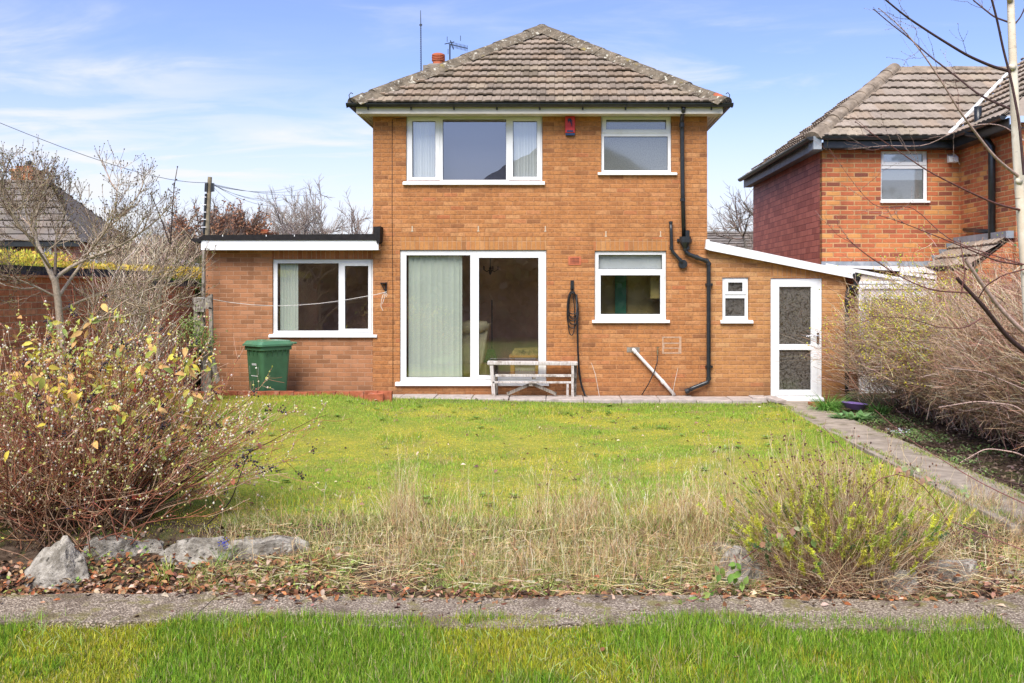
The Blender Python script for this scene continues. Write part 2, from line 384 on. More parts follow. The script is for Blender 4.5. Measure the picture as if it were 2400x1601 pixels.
def mat_ridge():
    t = NT("hip_ridge_lichen"); p = t.pos()
    c = t.mix(t.rng(t.noise(p, 7, 6, 0.65), 0.35, 0.7), (0.105, 0.085, 0.06), (0.235, 0.19, 0.135))
    c = t.mix(t.rng(t.noise(p, 12, 4, 0.6), 0.60, 0.66, 0, 0.8), c, (0.60, 0.57, 0.46))
    c = t.mix(t.rng(t.noise(p, 30, 4, 0.6), 0.62, 0.68, 0, 0.7), c, (0.62, 0.60, 0.52))
    c = t.mix(t.rng(t.noise(p, 4, 3), 0.62, 0.70, 0, 0.6), c, (0.32, 0.25, 0.05))
    return t.done(t.bsdf(c, 0.95, t.bump(t.noise(p, 25, 5), 0.8, 0.02), 0.15))
M['ridge'] = mat_ridge()
# ================================================================== roofs
def tiled_slope(name, O, U, V, L, rngf, mat, parent, gauge=0.30, tw=0.30, seed=1, step=0.052, detail=True):
    O = np.array(O, float); U = np.array(U, float); V = np.array(V, float)
    U /= np.linalg.norm(U); V /= np.linalg.norm(V); Nn = np.cross(U, V)
    if Nn[2] < 0: Nn = -Nn
    r_ = np.random.default_rng(seed); vs = []; fs = []; cs = []
    prof = [(0.0, 0.0), (0.10, 0.013), (0.62, 0.014), (0.72, 0.0)] if detail else [(0.0, 0.0)]
    hw = tw / 2
    nr = int(math.ceil(L / gauge))
    for r in range(nr):
        v0 = r * gauge; v1 = min((r + 1) * gauge + 0.03, L + 0.02)
        a0, a1 = rngf(v0); b0, b1 = rngf(min(v1, L))
        lo, hi = min(a0, b0), max(a1, b1)
        k0 = int(math.floor(lo / hw)) - 1; k1 = int(math.ceil(hi / hw)) + 1
        us = []; 
        for k in range(k0, k1):
            for (pf, hh) in prof:
                u = (k + pf) * hw
                us.append((u, hh, (k + (r % 2)) // 2))
        jit = {}
        pts = []
        for u, hh, tid in us:
            if tid not in jit: jit[tid] = (r_.normal(0, 0.005), r_.normal(0, 0.004), np.clip(r_.normal(1.0, 0.13), 0.62, 1.3), r_.random())
            pts.append((u, hh, jit[tid]))
        b = len(vs); cnt = 0
        for u, hh, (jv, jh, sh, rd) in pts:
            ua = min(max(u, a0), a1); ub = min(max(u, b0), b1)
            col = (sh * (1.06 if rd > .7 else 1), sh, sh * (0.93 if rd > .5 else 1.0))
            q0 = O + U * ua + V * (v0 + jv) + Nn * (step + hh + jh)
            q1 = O + U * ub + V * v1 + Nn * (0.004 + hh * 0.9)
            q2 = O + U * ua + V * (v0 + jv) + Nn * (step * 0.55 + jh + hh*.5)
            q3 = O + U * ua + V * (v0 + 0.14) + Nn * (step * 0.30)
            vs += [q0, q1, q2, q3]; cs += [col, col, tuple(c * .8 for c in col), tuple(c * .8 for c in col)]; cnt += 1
        for i in range(cnt - 1):
            p_ = b + i * 4; q_ = p_ + 4
            if abs(pts[i+1][0] - pts[i][0]) < 1e-6: continue
            fs += [(p_, q_, q_ + 1, p_ + 1), (p_ + 2, q_ + 2, q_, p_), (p_ + 3, q_ + 3, q_ + 2, p_ + 2)]
    # under-sheet so no light leaks
    n0 = len(vs); a0, a1 = rngf(0); b0, b1 = rngf(L)
    for q in (O + U*a0, O + U*a1, O + U*b1 + V*L, O + U*b0 + V*L): vs.append(q - Nn * 0.02); cs.append((.5, .5, .5))
    fs.append((n0, n0+1, n0+2, n0+3))
    return obj(name, vs, fs, mat, parent, col=cs)

def ridge_run(name, A, B, mat, parent, r=0.135, seg=0.42, seed=3, bed=0.10):
    A = np.array(A, float); B = np.array(B, float); L = np.linalg.norm(B - A); d = (B - A) / L
    up = np.array([0, 0, 1.0]); up = up - d * up.dot(d); up /= np.linalg.norm(up); sd = np.cross(d, up)
    r_ = np.random.default_rng(seed); n = max(1, int(round(L / seg))); mb = MB()
    for i in range(n):
        s0 = L * i / n - 0.03; s1 = L * (i + 1) / n
        off = up * r_.normal(0, 0.006) + sd * r_.normal(0, 0.006)
        vs = []; K = 10
        for (s_, rr) in ((s0, r * 1.04), (s1, r * 0.95)):
            for k in range(K + 1):
                t = pi * k / K; vs.append(A + d * s_ + off + sd * cos(t) * rr + up * (sin(t) * rr * 0.85 - 0.02))
        fs = [(k, k+1, K+1+k+1, K+1+k) for k in range(K)] + [tuple(range(K, -1, -1)), tuple(range(K+1, 2*K+2))]
        mb.add(vs, fs)
        # lumpy mortar bed
        for sgn in (-1, 1):
            w_ = r + bed * (0.6 + 0.5 * r_.random()); 
            vs = [A + d*s0 + sd*sgn*r*0.8 + up*0.05, A + d*s1 + sd*sgn*r*0.8 + up*0.05, A + d*s1 + sd*sgn*w_ - up*0.055, A + d*s0 + sd*sgn*w_ - up*0.055]
            mb.add(vs, [(0, 1, 2, 3)])
    return mb.build(name, mat, parent)

# ================================================================== windows
def ring(mb, o, i, y0, y1):
    """rectangular frame ring: outer o=(x0,x1,z0,z1), inner i"""
    panel(mb, o[0], o[1], o[2], o[3], y0, y1, [i])
def window(parent, name, fr, panes, glass='glass', sill=None, Y=0.0, D=16.0, sashes=(), glasses=None, recess=0.035, label=None):
    """all numbers are photo measurements: fr=(px0,px1,pyTop,pyBot)"""
    R = lambda r: (fx(r[0], D), fx(r[1], D), fz(r[3], D), fz(r[2], D))
    mb = MB(); f = R(fr); hs = [R(p_) for p_ in panes]
    sh = [R(s_) for s_ in sashes]
    holes = []
    for h in hs:
        s_ = next((q for q in sh if q[0] <= h[0] and q[1] >= h[1] and q[2] <= h[2] and q[3] >= h[3]), None)
        holes.append(tuple((s_[0]+.006, s_[1]-.006, s_[2]+.006, s_[3]-.006)) if s_ else h)
    panel(mb, f[0] + .006, f[1] - .006, f[2], f[3] - .007, Y + recess, Y + recess + 0.06, holes)
    wobj = mb.build(name, M['upvc'], parent, bevel=0.004)
    if label: wobj['label'] = label
    for s_ in sh:
        h = next(q for q in hs if s_[0] <= q[0] and s_[1] >= q[1] and s_[2] <= q[2] and s_[3] >= q[3])
        m2 = MB(); ring(m2, s_, h, Y + recess - 0.014, Y + recess + 0.045)
        m2.build('sash', M['upvc'], wobj, bevel=0.006)
    for k, h in enumerate(hs):
        g = glasses[k] if glasses else glass
        m3 = MB(); yy = Y + recess + 0.032
        m3.add([(h[0]-.01, yy, h[2]-.01), (h[1]+.01, yy, h[2]-.01), (h[1]+.01, yy, h[3]+.01), (h[0]-.01, yy, h[3]+.01)], [(0, 1, 2, 3)])
        m3.build('pane', M[g], wobj)
        m4 = MB(); e = .006                                     # black rubber gasket
        ring(m4, (h[0]-.004, h[1]+.004, h[2]-.004, h[3]+.004), (h[0]+e, h[1]-e, h[2]+e, h[3]-e), Y + recess + 0.020, Y + recess + 0.031)
        m4.build('gasket', M['black_rub'], wobj)
    if sill:
        s_ = R(sill); m5 = MB()
        m5.prism([(s_[0], Y - 0.055, s_[2]), (s_[0], Y - 0.055, s_[2] + 0.035), (s_[0], Y + recess - .002, s_[3]), (s_[0], Y + recess - .002, s_[2])], (s_[1] - s_[0], 0, 0))
        m5.build('sill', M['upvc'], wobj, bevel=0.004)
    return wobj
def vblind(parent, px0, px1, pyt, pyb, Y, mat, pitch=0.085, seed=0, ang=0.35, D=16.0):
    r_ = np.random.default_rng(seed); x0, x1 = fx(px0, D), fx(px1, D); z0, z1 = fz(pyb, D), fz(pyt, D)
    mb = MB(); x = x0
    while x < x1 - 0.02:
        w_ = pitch * 1.08; a = ang * (0.5 + r_.random()); dy = w_ * sin(a) / 2
        xe = min(x + w_ * cos(a), x1 + 0.03)
        n = 5; vs = []
        for zz in (z0, z1):
            for k in range(n):
                t = k / (n-1); vs.append((x + (xe-x)*t, Y - dy + 2*dy*t + 0.006*sin(pi*t), zz))
        mb.add(vs, [(k, k+1, n+k+1, n+k) for k in range(n-1)])
        x += pitch
    return mb.build('blind', M[mat], parent)

# ================================================================== MAIN HOUSE
house = thing('brick_house', (-0.3, 4.0, 0.0), 'two storey orange brick house with hipped brown tiled roof and flat roofed side room', 'house')
WX0, WX1 = fx(874), fx(1657.5)
SOF = 4.82
Hh = lambda a, b, c, d: (fx(a), fx(b), fz(d), fz(c))      # px0,px1,pyTop,pyBot -> hole
holes_main = [Hh(951.5, 1271.5, 260, 424), Hh(1409, 1573.7, 260, 406), Hh(937, 1280.6, 586, 902), Hh(1393.7, 1561.8, 588, 752)]
mb = MB(); panel(mb, WX0, WX1, -0.5, SOF, 0.0, 0.11, holes_main)
front = mb.build('front_wall', M['brick'], house)
mb = MB()
mb.box(WX0, WX0 + 0.11, 0.11, 8.9, -0.5, SOF); mb.box(WX1 - 0.11, WX1, 0.11, 8.9, -0.5, SOF); mb.box(WX0 + .11, WX1 - .11, 8.8, 8.9, -0.5, SOF)
mb.build('side_wall', M['brick'], house)
# soldier courses over the openings, set 3 mm proud
mb = MB(); mb.box(fx(939), fx(1280.6), -0.003, 0.05, fz(585.6), fz(555)); mb.box(fx(1391), fx(1566), -0.003, 0.05, fz(587.6), fz(560))
mb.build('soldier_course', M['soldier'], house)
# ---- roof
RC = -0.245; HR = 3.11; EY = -0.40; EZ = 4.96; AZ = 7.02; RIDGE0 = EY + HR; BACK = 9.3
L_ = math.hypot(HR, AZ - EZ)
Vf = (0, HR, AZ - EZ); 
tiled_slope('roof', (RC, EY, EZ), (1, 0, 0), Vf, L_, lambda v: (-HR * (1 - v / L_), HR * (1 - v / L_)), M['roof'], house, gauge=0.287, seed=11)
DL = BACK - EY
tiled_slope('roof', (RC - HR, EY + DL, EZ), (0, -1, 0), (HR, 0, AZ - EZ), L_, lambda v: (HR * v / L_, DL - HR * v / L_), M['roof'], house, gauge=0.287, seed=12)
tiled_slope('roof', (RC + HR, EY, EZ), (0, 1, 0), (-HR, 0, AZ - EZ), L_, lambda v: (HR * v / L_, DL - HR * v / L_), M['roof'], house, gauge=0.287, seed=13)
obj('roof', [(RC-HR, BACK, EZ), (RC+HR, BACK, EZ), (RC, BACK-HR, AZ)], [(0, 1, 2)], M['roof'], house, col=[(1,1,1)]*3)
ap = (RC, RIDGE0, AZ + .03)
ridge_run('hip_tiles', (RC - HR + .03, EY + .03, EZ + .02), ap, M['ridge'], house, seed=5)
ridge_run('hip_tiles', (RC + HR - .03, EY + .03, EZ + .02), ap, M['ridge'], house, seed=6)
ridge_run('ridge_tiles', ap, (RC, BACK - HR, AZ + .03), M['ridge'], house, seed=7)
# rounded terracotta stop at the right hip foot, iron hip hooks
for sx, m_ in ((1, 'terracotta'), (-1, 'ridge')):
    mb = MB(); x = RC + sx * (HR - 0.02)
    mb.tube([(x - sx*0.16, EY + .14, EZ + .13), (x, EY - 0.01, EZ + .03)], [0.085, 0.07], 10); mb.build('hip_end', M[m_], house, smooth=True)
    mb = MB(); q = [(x - sx*.02, EY, EZ + .0), (x + sx*.04, EY - .05, EZ + .05), (x + sx*.05, EY - .06, EZ + .13), (x + sx*.02, EY - .05, EZ + .17), (x - sx*.01, EY - .04, EZ + .15)]
    mb.tube(q, 0.008, 6); mb.build('hip_hook', M['black_pl'], house)
# ---- fascia, soffit, gutters
FX0, FX1, FY = RC - HR + .06, RC + HR - .06, EY + .07
mb = MB(); zt = EZ - 0.02
mb.box(FX0, FX1, FY, FY + .02, SOF - .015, zt); mb.box(FX0, FX0 + .02, FY + .02, BACK - .1, SOF - .015, zt); mb.box(FX1 - .02, FX1, FY + .02, BACK - .1, SOF - .015, zt)
mb.build('fascia', M['cream'], house)
mb = MB()
mb.box(FX0 + .02, FX1 - .02, FY + .02, -0.001, SOF, SOF + .012)
for sx in (-1, 1):                               # slatted boards run along both sides
    xa, xb = (FX0 + .02, WX0) if sx < 0 else (WX1, FX1 - .02)
    n = 3; wd = (xb - xa) / n
    for k in range(n): mb.box(xa + k*wd + .006, xa + (k+1)*wd - .006, 0.001, BACK - .2, SOF, SOF + .012)
    mb.box(xa, xb, 0.0, BACK - .2, SOF + .013, SOF + .02)
mb.build('soffit', M['cream'], house)
def gutter(mb, a, b, r=0.058, out=(0, -1, 0)):
    a = Vector(a); b = Vector(b); d = (b - a).normalized(); o = Vector(out); K = 8; vs = []
    for q in (a, b):
        for rr in (r, r - .006):
            for k in range(K + 1):
                t = pi * k / K; vs.append(q + o * (-cos(t) * rr) + Vector((0, 0, -sin(t) * rr * 1.05)))
    m = K + 1; fs = []
    for k in range(K): fs += [(k, k+1, 2*m+k+1, 2*m+k), (m+k+1, m+k, 3*m+k, 3*m+k+1)]
    fs += [(0, 2*m, 3*m, m), (K, m+K, 3*m+K, 2*m+K)]
    fs += [tuple(range(K, -1, -1)), tuple(2*m + k for k in range(m))]
    mb.add(vs, fs)
GY = FY - .062; GZ = EZ + .003; GX0, GX1 = fx(812, 16 + GY), fx(1718, 16 + GY)
mb = MB(); gutter(mb, (GX0, GY, GZ), (GX1, GY, GZ))
gutter(mb, (GX0 + .06, GY + .05, GZ), (GX0 + .06, BACK - .1, GZ), out=(-1, 0, 0)); gutter(mb, (GX1 - .06, GY + .05, GZ), (GX1 - .06, BACK - .1, GZ), out=(1, 0, 0))
for k in range(9):
    x = GX0 + .35 + k * (GX1 - GX0 - .7) / 8
    mb.tube([(x, GY - .062*cos(t), GZ - .066*sin(t)) for t in np.linspace(0, pi, 8)], .009, 5); mb.box(x - .012, x + .012, GY + .045, FY - .001, GZ - .10, GZ - .02)
for x in (-1.1, 1.55): mb.tube([(x - .05, GY, GZ - .001), (x + .05, GY, GZ - .001)], .0, 4)
mb.build('gutter', M['black_pl'], house, smooth=False)
# ---- windows
w1 = window(house, 'window', (951.5, 1271.5, 268, 424), [(965.6, 1020, 283, 415), (1037, 1186, 279, 421), (1202, 1258.5, 283, 414)], sashes=[(956, 1030, 274, 421), (1192, 1267, 274, 421)], sill=(944.6, 1277, 423, 434), glasses=['glass', 'glass_up', 'glass'])
vblind(w1, 967, 1018, 276, 422, 0.12, 'blind_white', seed=1, pitch=.045); vblind(w1, 1203, 1258, 276, 422, 0.12, 'blind_white', seed=2, pitch=.05)
mb = MB(); mb.box(fx(1022), fx(1200), .34, .35, fz(430), fz(270)); mb.build('blind', M['reflection_grey'], w1)['label'] = 'plain grey lavender sheet behind the middle pane, standing in for reflected sky'  # added sheet, no real blind; its grey stands in for the sky reflection
w2 = window(house, 'window', (1409, 1573.7, 268, 406), [(1421, 1561.5, 280, 303), (1416, 1565.6, 319, 398.7)], sashes=[(1413, 1570, 273, 311)], sill=(1400.7, 1586.6, 403, 411), glass='glass_ob')
w3p = window(house, 'patio_door', (937, 1280.6, 586, 900), [(951.6, 1102, 598, 885), (1122, 1262, 604, 880)], sashes=[(1113, 1272, 596, 889)], sill=(927, 1287, 893, 904), recess=0.03)
vblind(w3p, 955, 1077, 597, 888, 0.135, 'blind', pitch=.096, seed=4, ang=0.2)
w4 = window(house, 'window', (1393.7, 1561.8, 588, 751), [(1403, 1552.5, 597, 630.7), (1407.8, 1548, 645, 736.5)], sashes=[(1399, 1557, 636, 745)], sill=(1387.6, 1569.4, 749, 757))
mb = MB(); mb.box(fx(1400), fx(1556), .13, .145, fz(635), fz(592)); mb.build('blind', M['blind_white'], w4)
# ---- annexe (flat roofed room on the left)
AX0 = fx(478); AX1 = WX0 - .001
mb = MB(); panel(mb, AX0, AX1, -0.5, fz(584), 0.02, 0.13, [Hh(637.5, 875.5, 607, 785)])
mb.build('annexe_wall', M['brick_annexe'], house)
mb = MB(); mb.box(AX0, AX0 + .11, .13, 7.5, -.5, fz(584)); mb.box(AX0 + .11, AX1, 7.4, 7.5, -.5, fz(584)); mb.build('annexe_side_wall', M['brick_annexe'], house)
mb = MB(); mb.box(fx(637), AX1, 0.017, .06, fz(606.5), fz(587)); mb.build('soldier_course', M['soldier_annexe'], house)
wa = window(house, 'window', (637.5, 874, 607, 783), [(648, 792, 617, 775.4), (807, 862, 623, 771)], sashes=[(800, 869, 615, 779)], sill=(630, 884, 782, 791), Y=0.02)
vblind(wa, 652, 694, 618, 778, 0.135, 'blind', pitch=.05, seed=5)
mb = MB(); D_ = 15.75; mb.box(fx(471, D_), fx(887, D_), -.25, -.23, fz(586, D_), fz(563, D_)); mb.box(fx(471, D_), fx(471, D_) + .02, -.23, 7.6, fz(586, D_), fz(563, D_)); mb.box(fx(471, D_)+.02, fx(885, D_), -.23, .019, fz(586, D_)+.005, fz(586, D_) + .015)
mb.build('annexe_fascia', M['upvc'], house)
zt = fz(563, D_); xl = fx(463, D_); xr = fx(889, D_)
mb = MB()
mb.prism([(xl + .07, -.27, zt + .001), (xl + .09, -.27, zt + .085), (xr, -.27, zt + .105), (xr, -.27, zt + .001)], (0, .09, 0))
mb.box(xl + .08, AX1, -.18, 7.7, zt + .002, zt + .05)
mb.prism([(xl + .12, -.272, zt + .088), (xl + .04, -.272, zt + .05), (xl + .03, -.272, zt + .03), (xl - .08, -.272, zt + .035), (xl - .10, -.272, zt + .005), (xl - .03, -.272, zt - .05), (xl + .02, -.272, zt - .055), (xl + .065, -.272, zt - .01)], (0, 7.8, 0))
mb.prism([(xr - .10, -.275, zt + .106), (xr - .10, -.275, zt + .225), (xr + .02, -.275, zt + .232), (xr + .01, -.275, zt - .02), (xr - .03, -.275, zt - .06)], (0, .274, 0))
mb.build('felt_roof', M['felt'], house)
for px in (523, 691, 625):
    mb = MB(); mb.box(fx(px, D_) - .006, fx(px, D_) + .006, -.276, -.268, zt + .06, zt + .09); mb.build('clip', M['upvc'], house)
# ---- lean-to on the right
LX1 = fx(1983)
def slope_z(x):   # underside of the verge board at this x
    t = (x - fx(1658)) / (fx(2003) - fx(1658)); return fz(586) + t * (fz(654) - fz(586))
mb = MB(); dx = 1806; dh = Hh(1806, 1927, 652, 940); sh_ = Hh(1693, 1754.5, 650, 752)
# wall built as strips so that its top follows the roof slope
xs = [WX1, sh_[0], sh_[1], dh[0], dh[1], LX1]
for i in range(5):
    a, b = xs[i], xs[i+1]; lo = -0.5
    segs = [(-0.5, None)]
    if i == 1: segs = [(-0.5, sh_[2]), (sh_[3], None)]
    if i == 3: segs = [(dh[3], None)]
    for z0, z1 in segs:
        za = slope_z(a) + .03 if z1 is None else z1; zb = slope_z(b) + .03 if z1 is None else z1
        mb.prism([(a, 0.0015, z0), (b, 0.0015, z0), (b, 0.0015, zb), (a, 0.0015, za)], (0, .11, 0))
mb.build('lean_to_wall', M['brick_lean'], house)
mb = MB(); mb.box(LX1 - .11, LX1, .112, 1.5, -.5, slope_z(LX1) + .02); mb.build('lean_to_side_wall', M['brick_lean'], house)
mb = MB(); a, b = fx(1808), fx(1929)
mb.prism([(a, -.002, fz(651.5)), (b, -.002, fz(651.5)), (b, -.002, slope_z(b) - .02), (a, -.002, slope_z(a) - .02)], (0, .05, 0))
mb.build('soldier_course', M['soldier'], house)
DV = 15.86; VY = DV - 16
A0 = (fx(1658, DV), VY, fz(586, DV)); A1 = (fx(2000, DV), VY, fz(653, DV)); B1 = (fx(2005, DV), VY, fz(637, DV)); B0 = (fx(1661, DV), VY, fz(565, DV))
mb = MB(); mb.prism([A0, A1, B1, B0], (0, .022, 0)); mb.build('verge_board', M['upvc'], house, bevel=.003)
mb = MB(); mb.prism([(A0[0]-.035, VY-.01, A0[2]+.02), (A0[0]+.02, VY-.01, A0[2]), (B0[0]+.015, VY-.01, B0[2]+.02), (B0[0]-.04, VY-.01, B0[2]+.03)], (0, .10, 0)); mb.build('board_end_cap', M['upvc'], house)
mb = MB(); mb.prism([(A0[0], VY + .023, A0[2] + .07), (A1[0], VY + .023, A1[2] + .04), (B1[0], VY + .023, B1[2]), (B0[0], VY + .023, B0[2])], (0, 1.55, 0)); mb.build('lean_to_roof', M['lead'], house)
mb = MB(); mb.prism([(A0[0], VY + .024, A0[2] + .01), (A1[0], VY + .024, A1[2] + .01), (A1[0], VY + .024, A1[2] + .02), (A0[0], VY + .024, A0[2] + .02)], (0, .115, 0)); mb.build('lean_to_soffit', M['upvc'], house)
w5 = window(house, 'window', (1693, 1754.5, 650, 751), [(1707, 1741, 662, 683), (1700.7, 1746.4, 699, 741)], sashes=[(1699, 1750, 655, 690)], sill=(1687.8, 1764.6, 749, 758), glass='glass_door')
door = window(house, 'back_door', (1806, 1927, 652, 933), [(1827, 1901, 673, 807), (1827, 1901, 821, 914)], sashes=[], sill=(1800, 1930, 930, 940), glass='glass_door', recess=.02)
mb = MB(); r0 = (fx(1816), fx(1916), fz(927), fz(662)); panel(mb, *r0[:2], r0[2], r0[3], .005, .0185, [(fx(1826), fx(1902), fz(808), fz(672)), (fx(1826), fx(1902), fz(915), fz(820))])
mb.build('door_leaf', M['upvc'], door, bevel=.005)
mb = MB(); mb.tube([(fx(1917), -.002, fz(787)), (fx(1917), -.05, fz(787))], .011, 8); mb.tube([(fx(1918), -.05, fz(787)), (fx(1903), -.052, fz(787)), (fx(1888), -.05, fz(788))], .009, 8)
mb.box(fx(1914), fx(1920), -.004, .004, fz(805), fz(780)); mb.build('handle', M['chrome'], door)
# ---- small wall fittings
mb = MB(); x0, x1, z0, z1 = Hh(1332, 1362, 601.6, 621.4); cells = []
for i in range(7):
    for j in range(4):
        cx0 = x0 + .032 + i * (x1 - x0 - .064) / 7; cz0 = z0 + .022 + j * (z1 - z0 - .044) / 4
        cells.append((cx0 + .005, cx0 + (x1-x0-.064)/7 - .003, cz0 + .005, cz0 + (z1-z0-.044)/4 - .003))
panel(mb, x0, x1, z0, z1, -.008, .02, cells); mb.build('air_brick', M['terracotta'], house)
mb = MB(); mb.box(x0+.01, x1-.01, -.003, -.001, z0+.01, z1-.01); mb.build('vent_backing', M['black_rub'], house)
alarm = MB()
x0, x1, z0, z1 = Hh(1324.5, 1347.5, 273.5, 317)
alarm.prism([(x0, -.005, z0 + .03), (x1, -.005, z0 + .03), (x1, -.005, z1), (x0, -.005, z1)], (0, -.055, 0))
M['red'] = mat_plain("alarm_red", (0.62, 0.045, 0.04), 0.4, 0.05, 6); M['navy'] = mat_plain("alarm_navy", (0.02, 0.05, 0.13), 0.3, 0.1, 6)
al = alarm.build('alarm_box', M['red'], house, bevel=.012)
mb = MB(); mb.box(x0 + .006, x1 - .002, -.056, -.006, z0 - .012, z0 + .028); mb.build('strobe_base', M['navy'], al, bevel=.006)
mb = MB(); cx = (x0+x1)/2                       # dark running mark and a small dark plate
mb.tube([(cx-.035, -.063, z1-.085), (cx-.03, -.063, z1-.06), (cx-.005, -.063, z1-.052), (cx+.02, -.063, z1-.06)], [.008, .014, .018, .006], 6)
mb.tube([(cx-.01, -.063, z1-.055), (cx+.012, -.063, z1-.095), (cx+.03, -.063, z1-.14), (cx+.026, -.063, z1-.175)], [.014, .014, .009, .005], 6)
mb.tube([(cx-.01, -.063, z1-.06), (cx-.035, -.063, z1-.115)], [.008, .004], 6)
mb.tube([(cx, -.063, z1-.055), (cx+.045, -.063, z1-.09)], [.007, .004], 6)
mb.build('emblem', M['navy'], al); mb = MB(); mb.box(cx-.055, cx+.055, -.0625, -.058, z0+.045, z0+.075); mb.build('name_plate', M['navy'], al)
def pipe(name, pts, r, mat='black_pl', collars=(), parent=house, n=12, smooth=True):
    mb = MB(); mb.tube(pts, r, n)
    o = mb.build(name, M[mat], parent, smooth=smooth)
    if collars:
        for (a, b) in collars:
            m2 = MB(); m2.tube([a, b], r * 1.22, n); m2.build('pipe_collar', M[mat], o)
    return o
def W(px, py, y=-.08): return (fx(px, 16 + y), y, fz(py, 16 + y))
# soil/rain pipe from the gutter down to the hopper
pipe('downpipe', [W(1602, 250, -.36), W(1602, 258, -.36), W(1599, 272, -.20), W(1598, 287, -.09), W(1598.5, 310), W(1600, 450), W(1603, 555)], .036,
     collars=[(W(1598, 288, -.09), W(1598, 298, -.09)), (W(1599.8, 465), W(1600, 472))])
mb = MB()
c0 = W(1606, 583, -.09)
mb.lathe(c0, [(.035, -.04), (.04, 0), (.095, .10), (.10, .105), (.10, .20), (.088, .20), (.088, .11), (.03, .02)], 14)
mb.tube([W(1611, 585, -.09), W(1611, 540, -.09)], .04, 10); mb.box(c0[0]-.13, c0[0]+.12, -.03, -.002, c0[2]+.12, c0[2]+.17)
mb.build('hopper', M['black_pl'], house)
pipe('downpipe', [W(1607, 584), W(1609, 592), W(1616, 597), W(1632, 603), W(1648, 609), W(1656, 611), W(1661, 616), W(1661, 640), W(1661, 889), W(1658, 896), W(1650, 899), W(1625, 909), W(1607, 918)], .036,
     collars=[(W(1630, 602), W(1637, 605)), (W(1653, 610), W(1659, 613)), (W(1661, 616), W(1661, 622)), (W(1661, 664), W(1661, 670)), (W(1661, 856), W(1661, 862)), (W(1661, 884), W(1661, 891)), (W(1614, 915), W(1606, 918))])
for py in (667, 859):
    mb = MB(); mb.box(fx(1652.5), fx(1669.5), -.045, -.003, fz(py) - .02, fz(py) + .02); mb.build('pipe_bracket', M['black_pl'], house)
pipe('vent_pipe', [W(1572, 523, -.06), W(1573, 540, -.07), W(1574, 584, -.07), W(1578, 592, -.07), W(1590, 605, -.07), W(1598, 615, -.07), W(1601, 619, -.002)], .028, collars=[(W(1573.5, 578, -.07), W(1574, 585, -.07)), (W(1592, 607, -.07), W(1597, 613, -.07)), (W(1572, 519, -.06), W(1572, 524, -.06))])
mb = MB(); c0 = W(1600, 619, -.03); mb.tube([(c0[0], -.001, c0[2]), (c0[0], -.075, c0[2])], .075, 16); mb.build('pipe_boss', M['black_pl'], house)
pipe('waste_pipe', [W(1484, 819, -.002), W(1485, 820, -.06), W(1492, 828, -.06), W(1555, 896, -.06), W(1581, 926, -.06)], .028, 'whitepipe', collars=[(W(1484, 819, -.06), W(1490, 826, -.06)), (W(1551, 892, -.06), W(1556, 898, -.06))])
M['brass'] = mat_plain("dull_brass", (0.30, 0.24, 0.14), 0.45, 0.2, 30, **{'Metallic': 0.8})
mb = MB(); mb.tube([W(1541, 822, -.002), W(1541, 822, -.07), W(1541.5, 832, -.075)], [.014, .014, .011], 8); mb.tube([W(1541, 822, -.05), W(1541, 815, -.05)], .008, 6); mb.box(fx(1538), fx(1544), -.056, -.042, fz(816), fz(813.5)); mb.build('tap', M['brass'], house)
pipe('alarm_cable', [(fx(919.5), -.006, fz(280)), (fx(919), -.006, fz(500)), (fx(921), -.006, fz(700)), (fx(921), -.006, fz(905))], .0045, 'black_rub', n=5)
pipe('alarm_cable', [(fx(919.5), -.006, fz(279)), (fx(935), -.006, fz(278)), (fx(950), -.006, fz(277))], .004, 'black_rub', n=5)
M['patch'] = mat_plain('mortar_patch', (0.46, 0.30, 0.20), .95, .2, 20)
M['pale_mark'] = mat_plain("pale_mortar_plug", (0.55, 0.44, 0.32), 0.9, 0.1, 20)
for px, py in ((966, 536), (1121, 536), (1278, 536), (1420, 548), (1548, 548)):
    mb = MB(); mb.box(fx(px)-.008, fx(px)+.010, -.004, .002, fz(py)-.045, fz(py)+.045); mb.box(fx(px)-.02, fx(px)+.018, -.0045, .002, fz(py)-.05, fz(py)-.033); mb.build('weep_vent', M['pale_mark'], house)
mb = MB(); mb.box(fx(1469), fx(1499), -.004, .002, fz(826), fz(814)); mb.build('mortar_patch', M['mortar'], house)
mb = MB(); panel(mb, fx(1552), fx(1597), fz(829), fz(789), -.003, .002, [(fx(1555), fx(1592), fz(803), fz(792)), (fx(1557), fx(1592), fz(815), fz(806)), (fx(1556), fx(1590), fz(826), fz(817))]); mb.build('mortar_patch', M['patch'], house)
mb = MB(); mb.prism([(fx(893), -.002, fz(662.5)), (fx(906), -.002, fz(662.5)), (fx(906), -.09, fz(663)), (fx(893), -.09, fz(663))], (0, 0, -.012))
mb.bar((fx(894), -.085, fz(663)), (fx(904), -.012, fz(684)), .01, .012); mb.bar((fx(905), -.01, fz(662)), (fx(905), -.01, fz(685)), .028, .014, up=(0, 1, 0)); mb.build('wall_bracket', M['black_pl'], house)
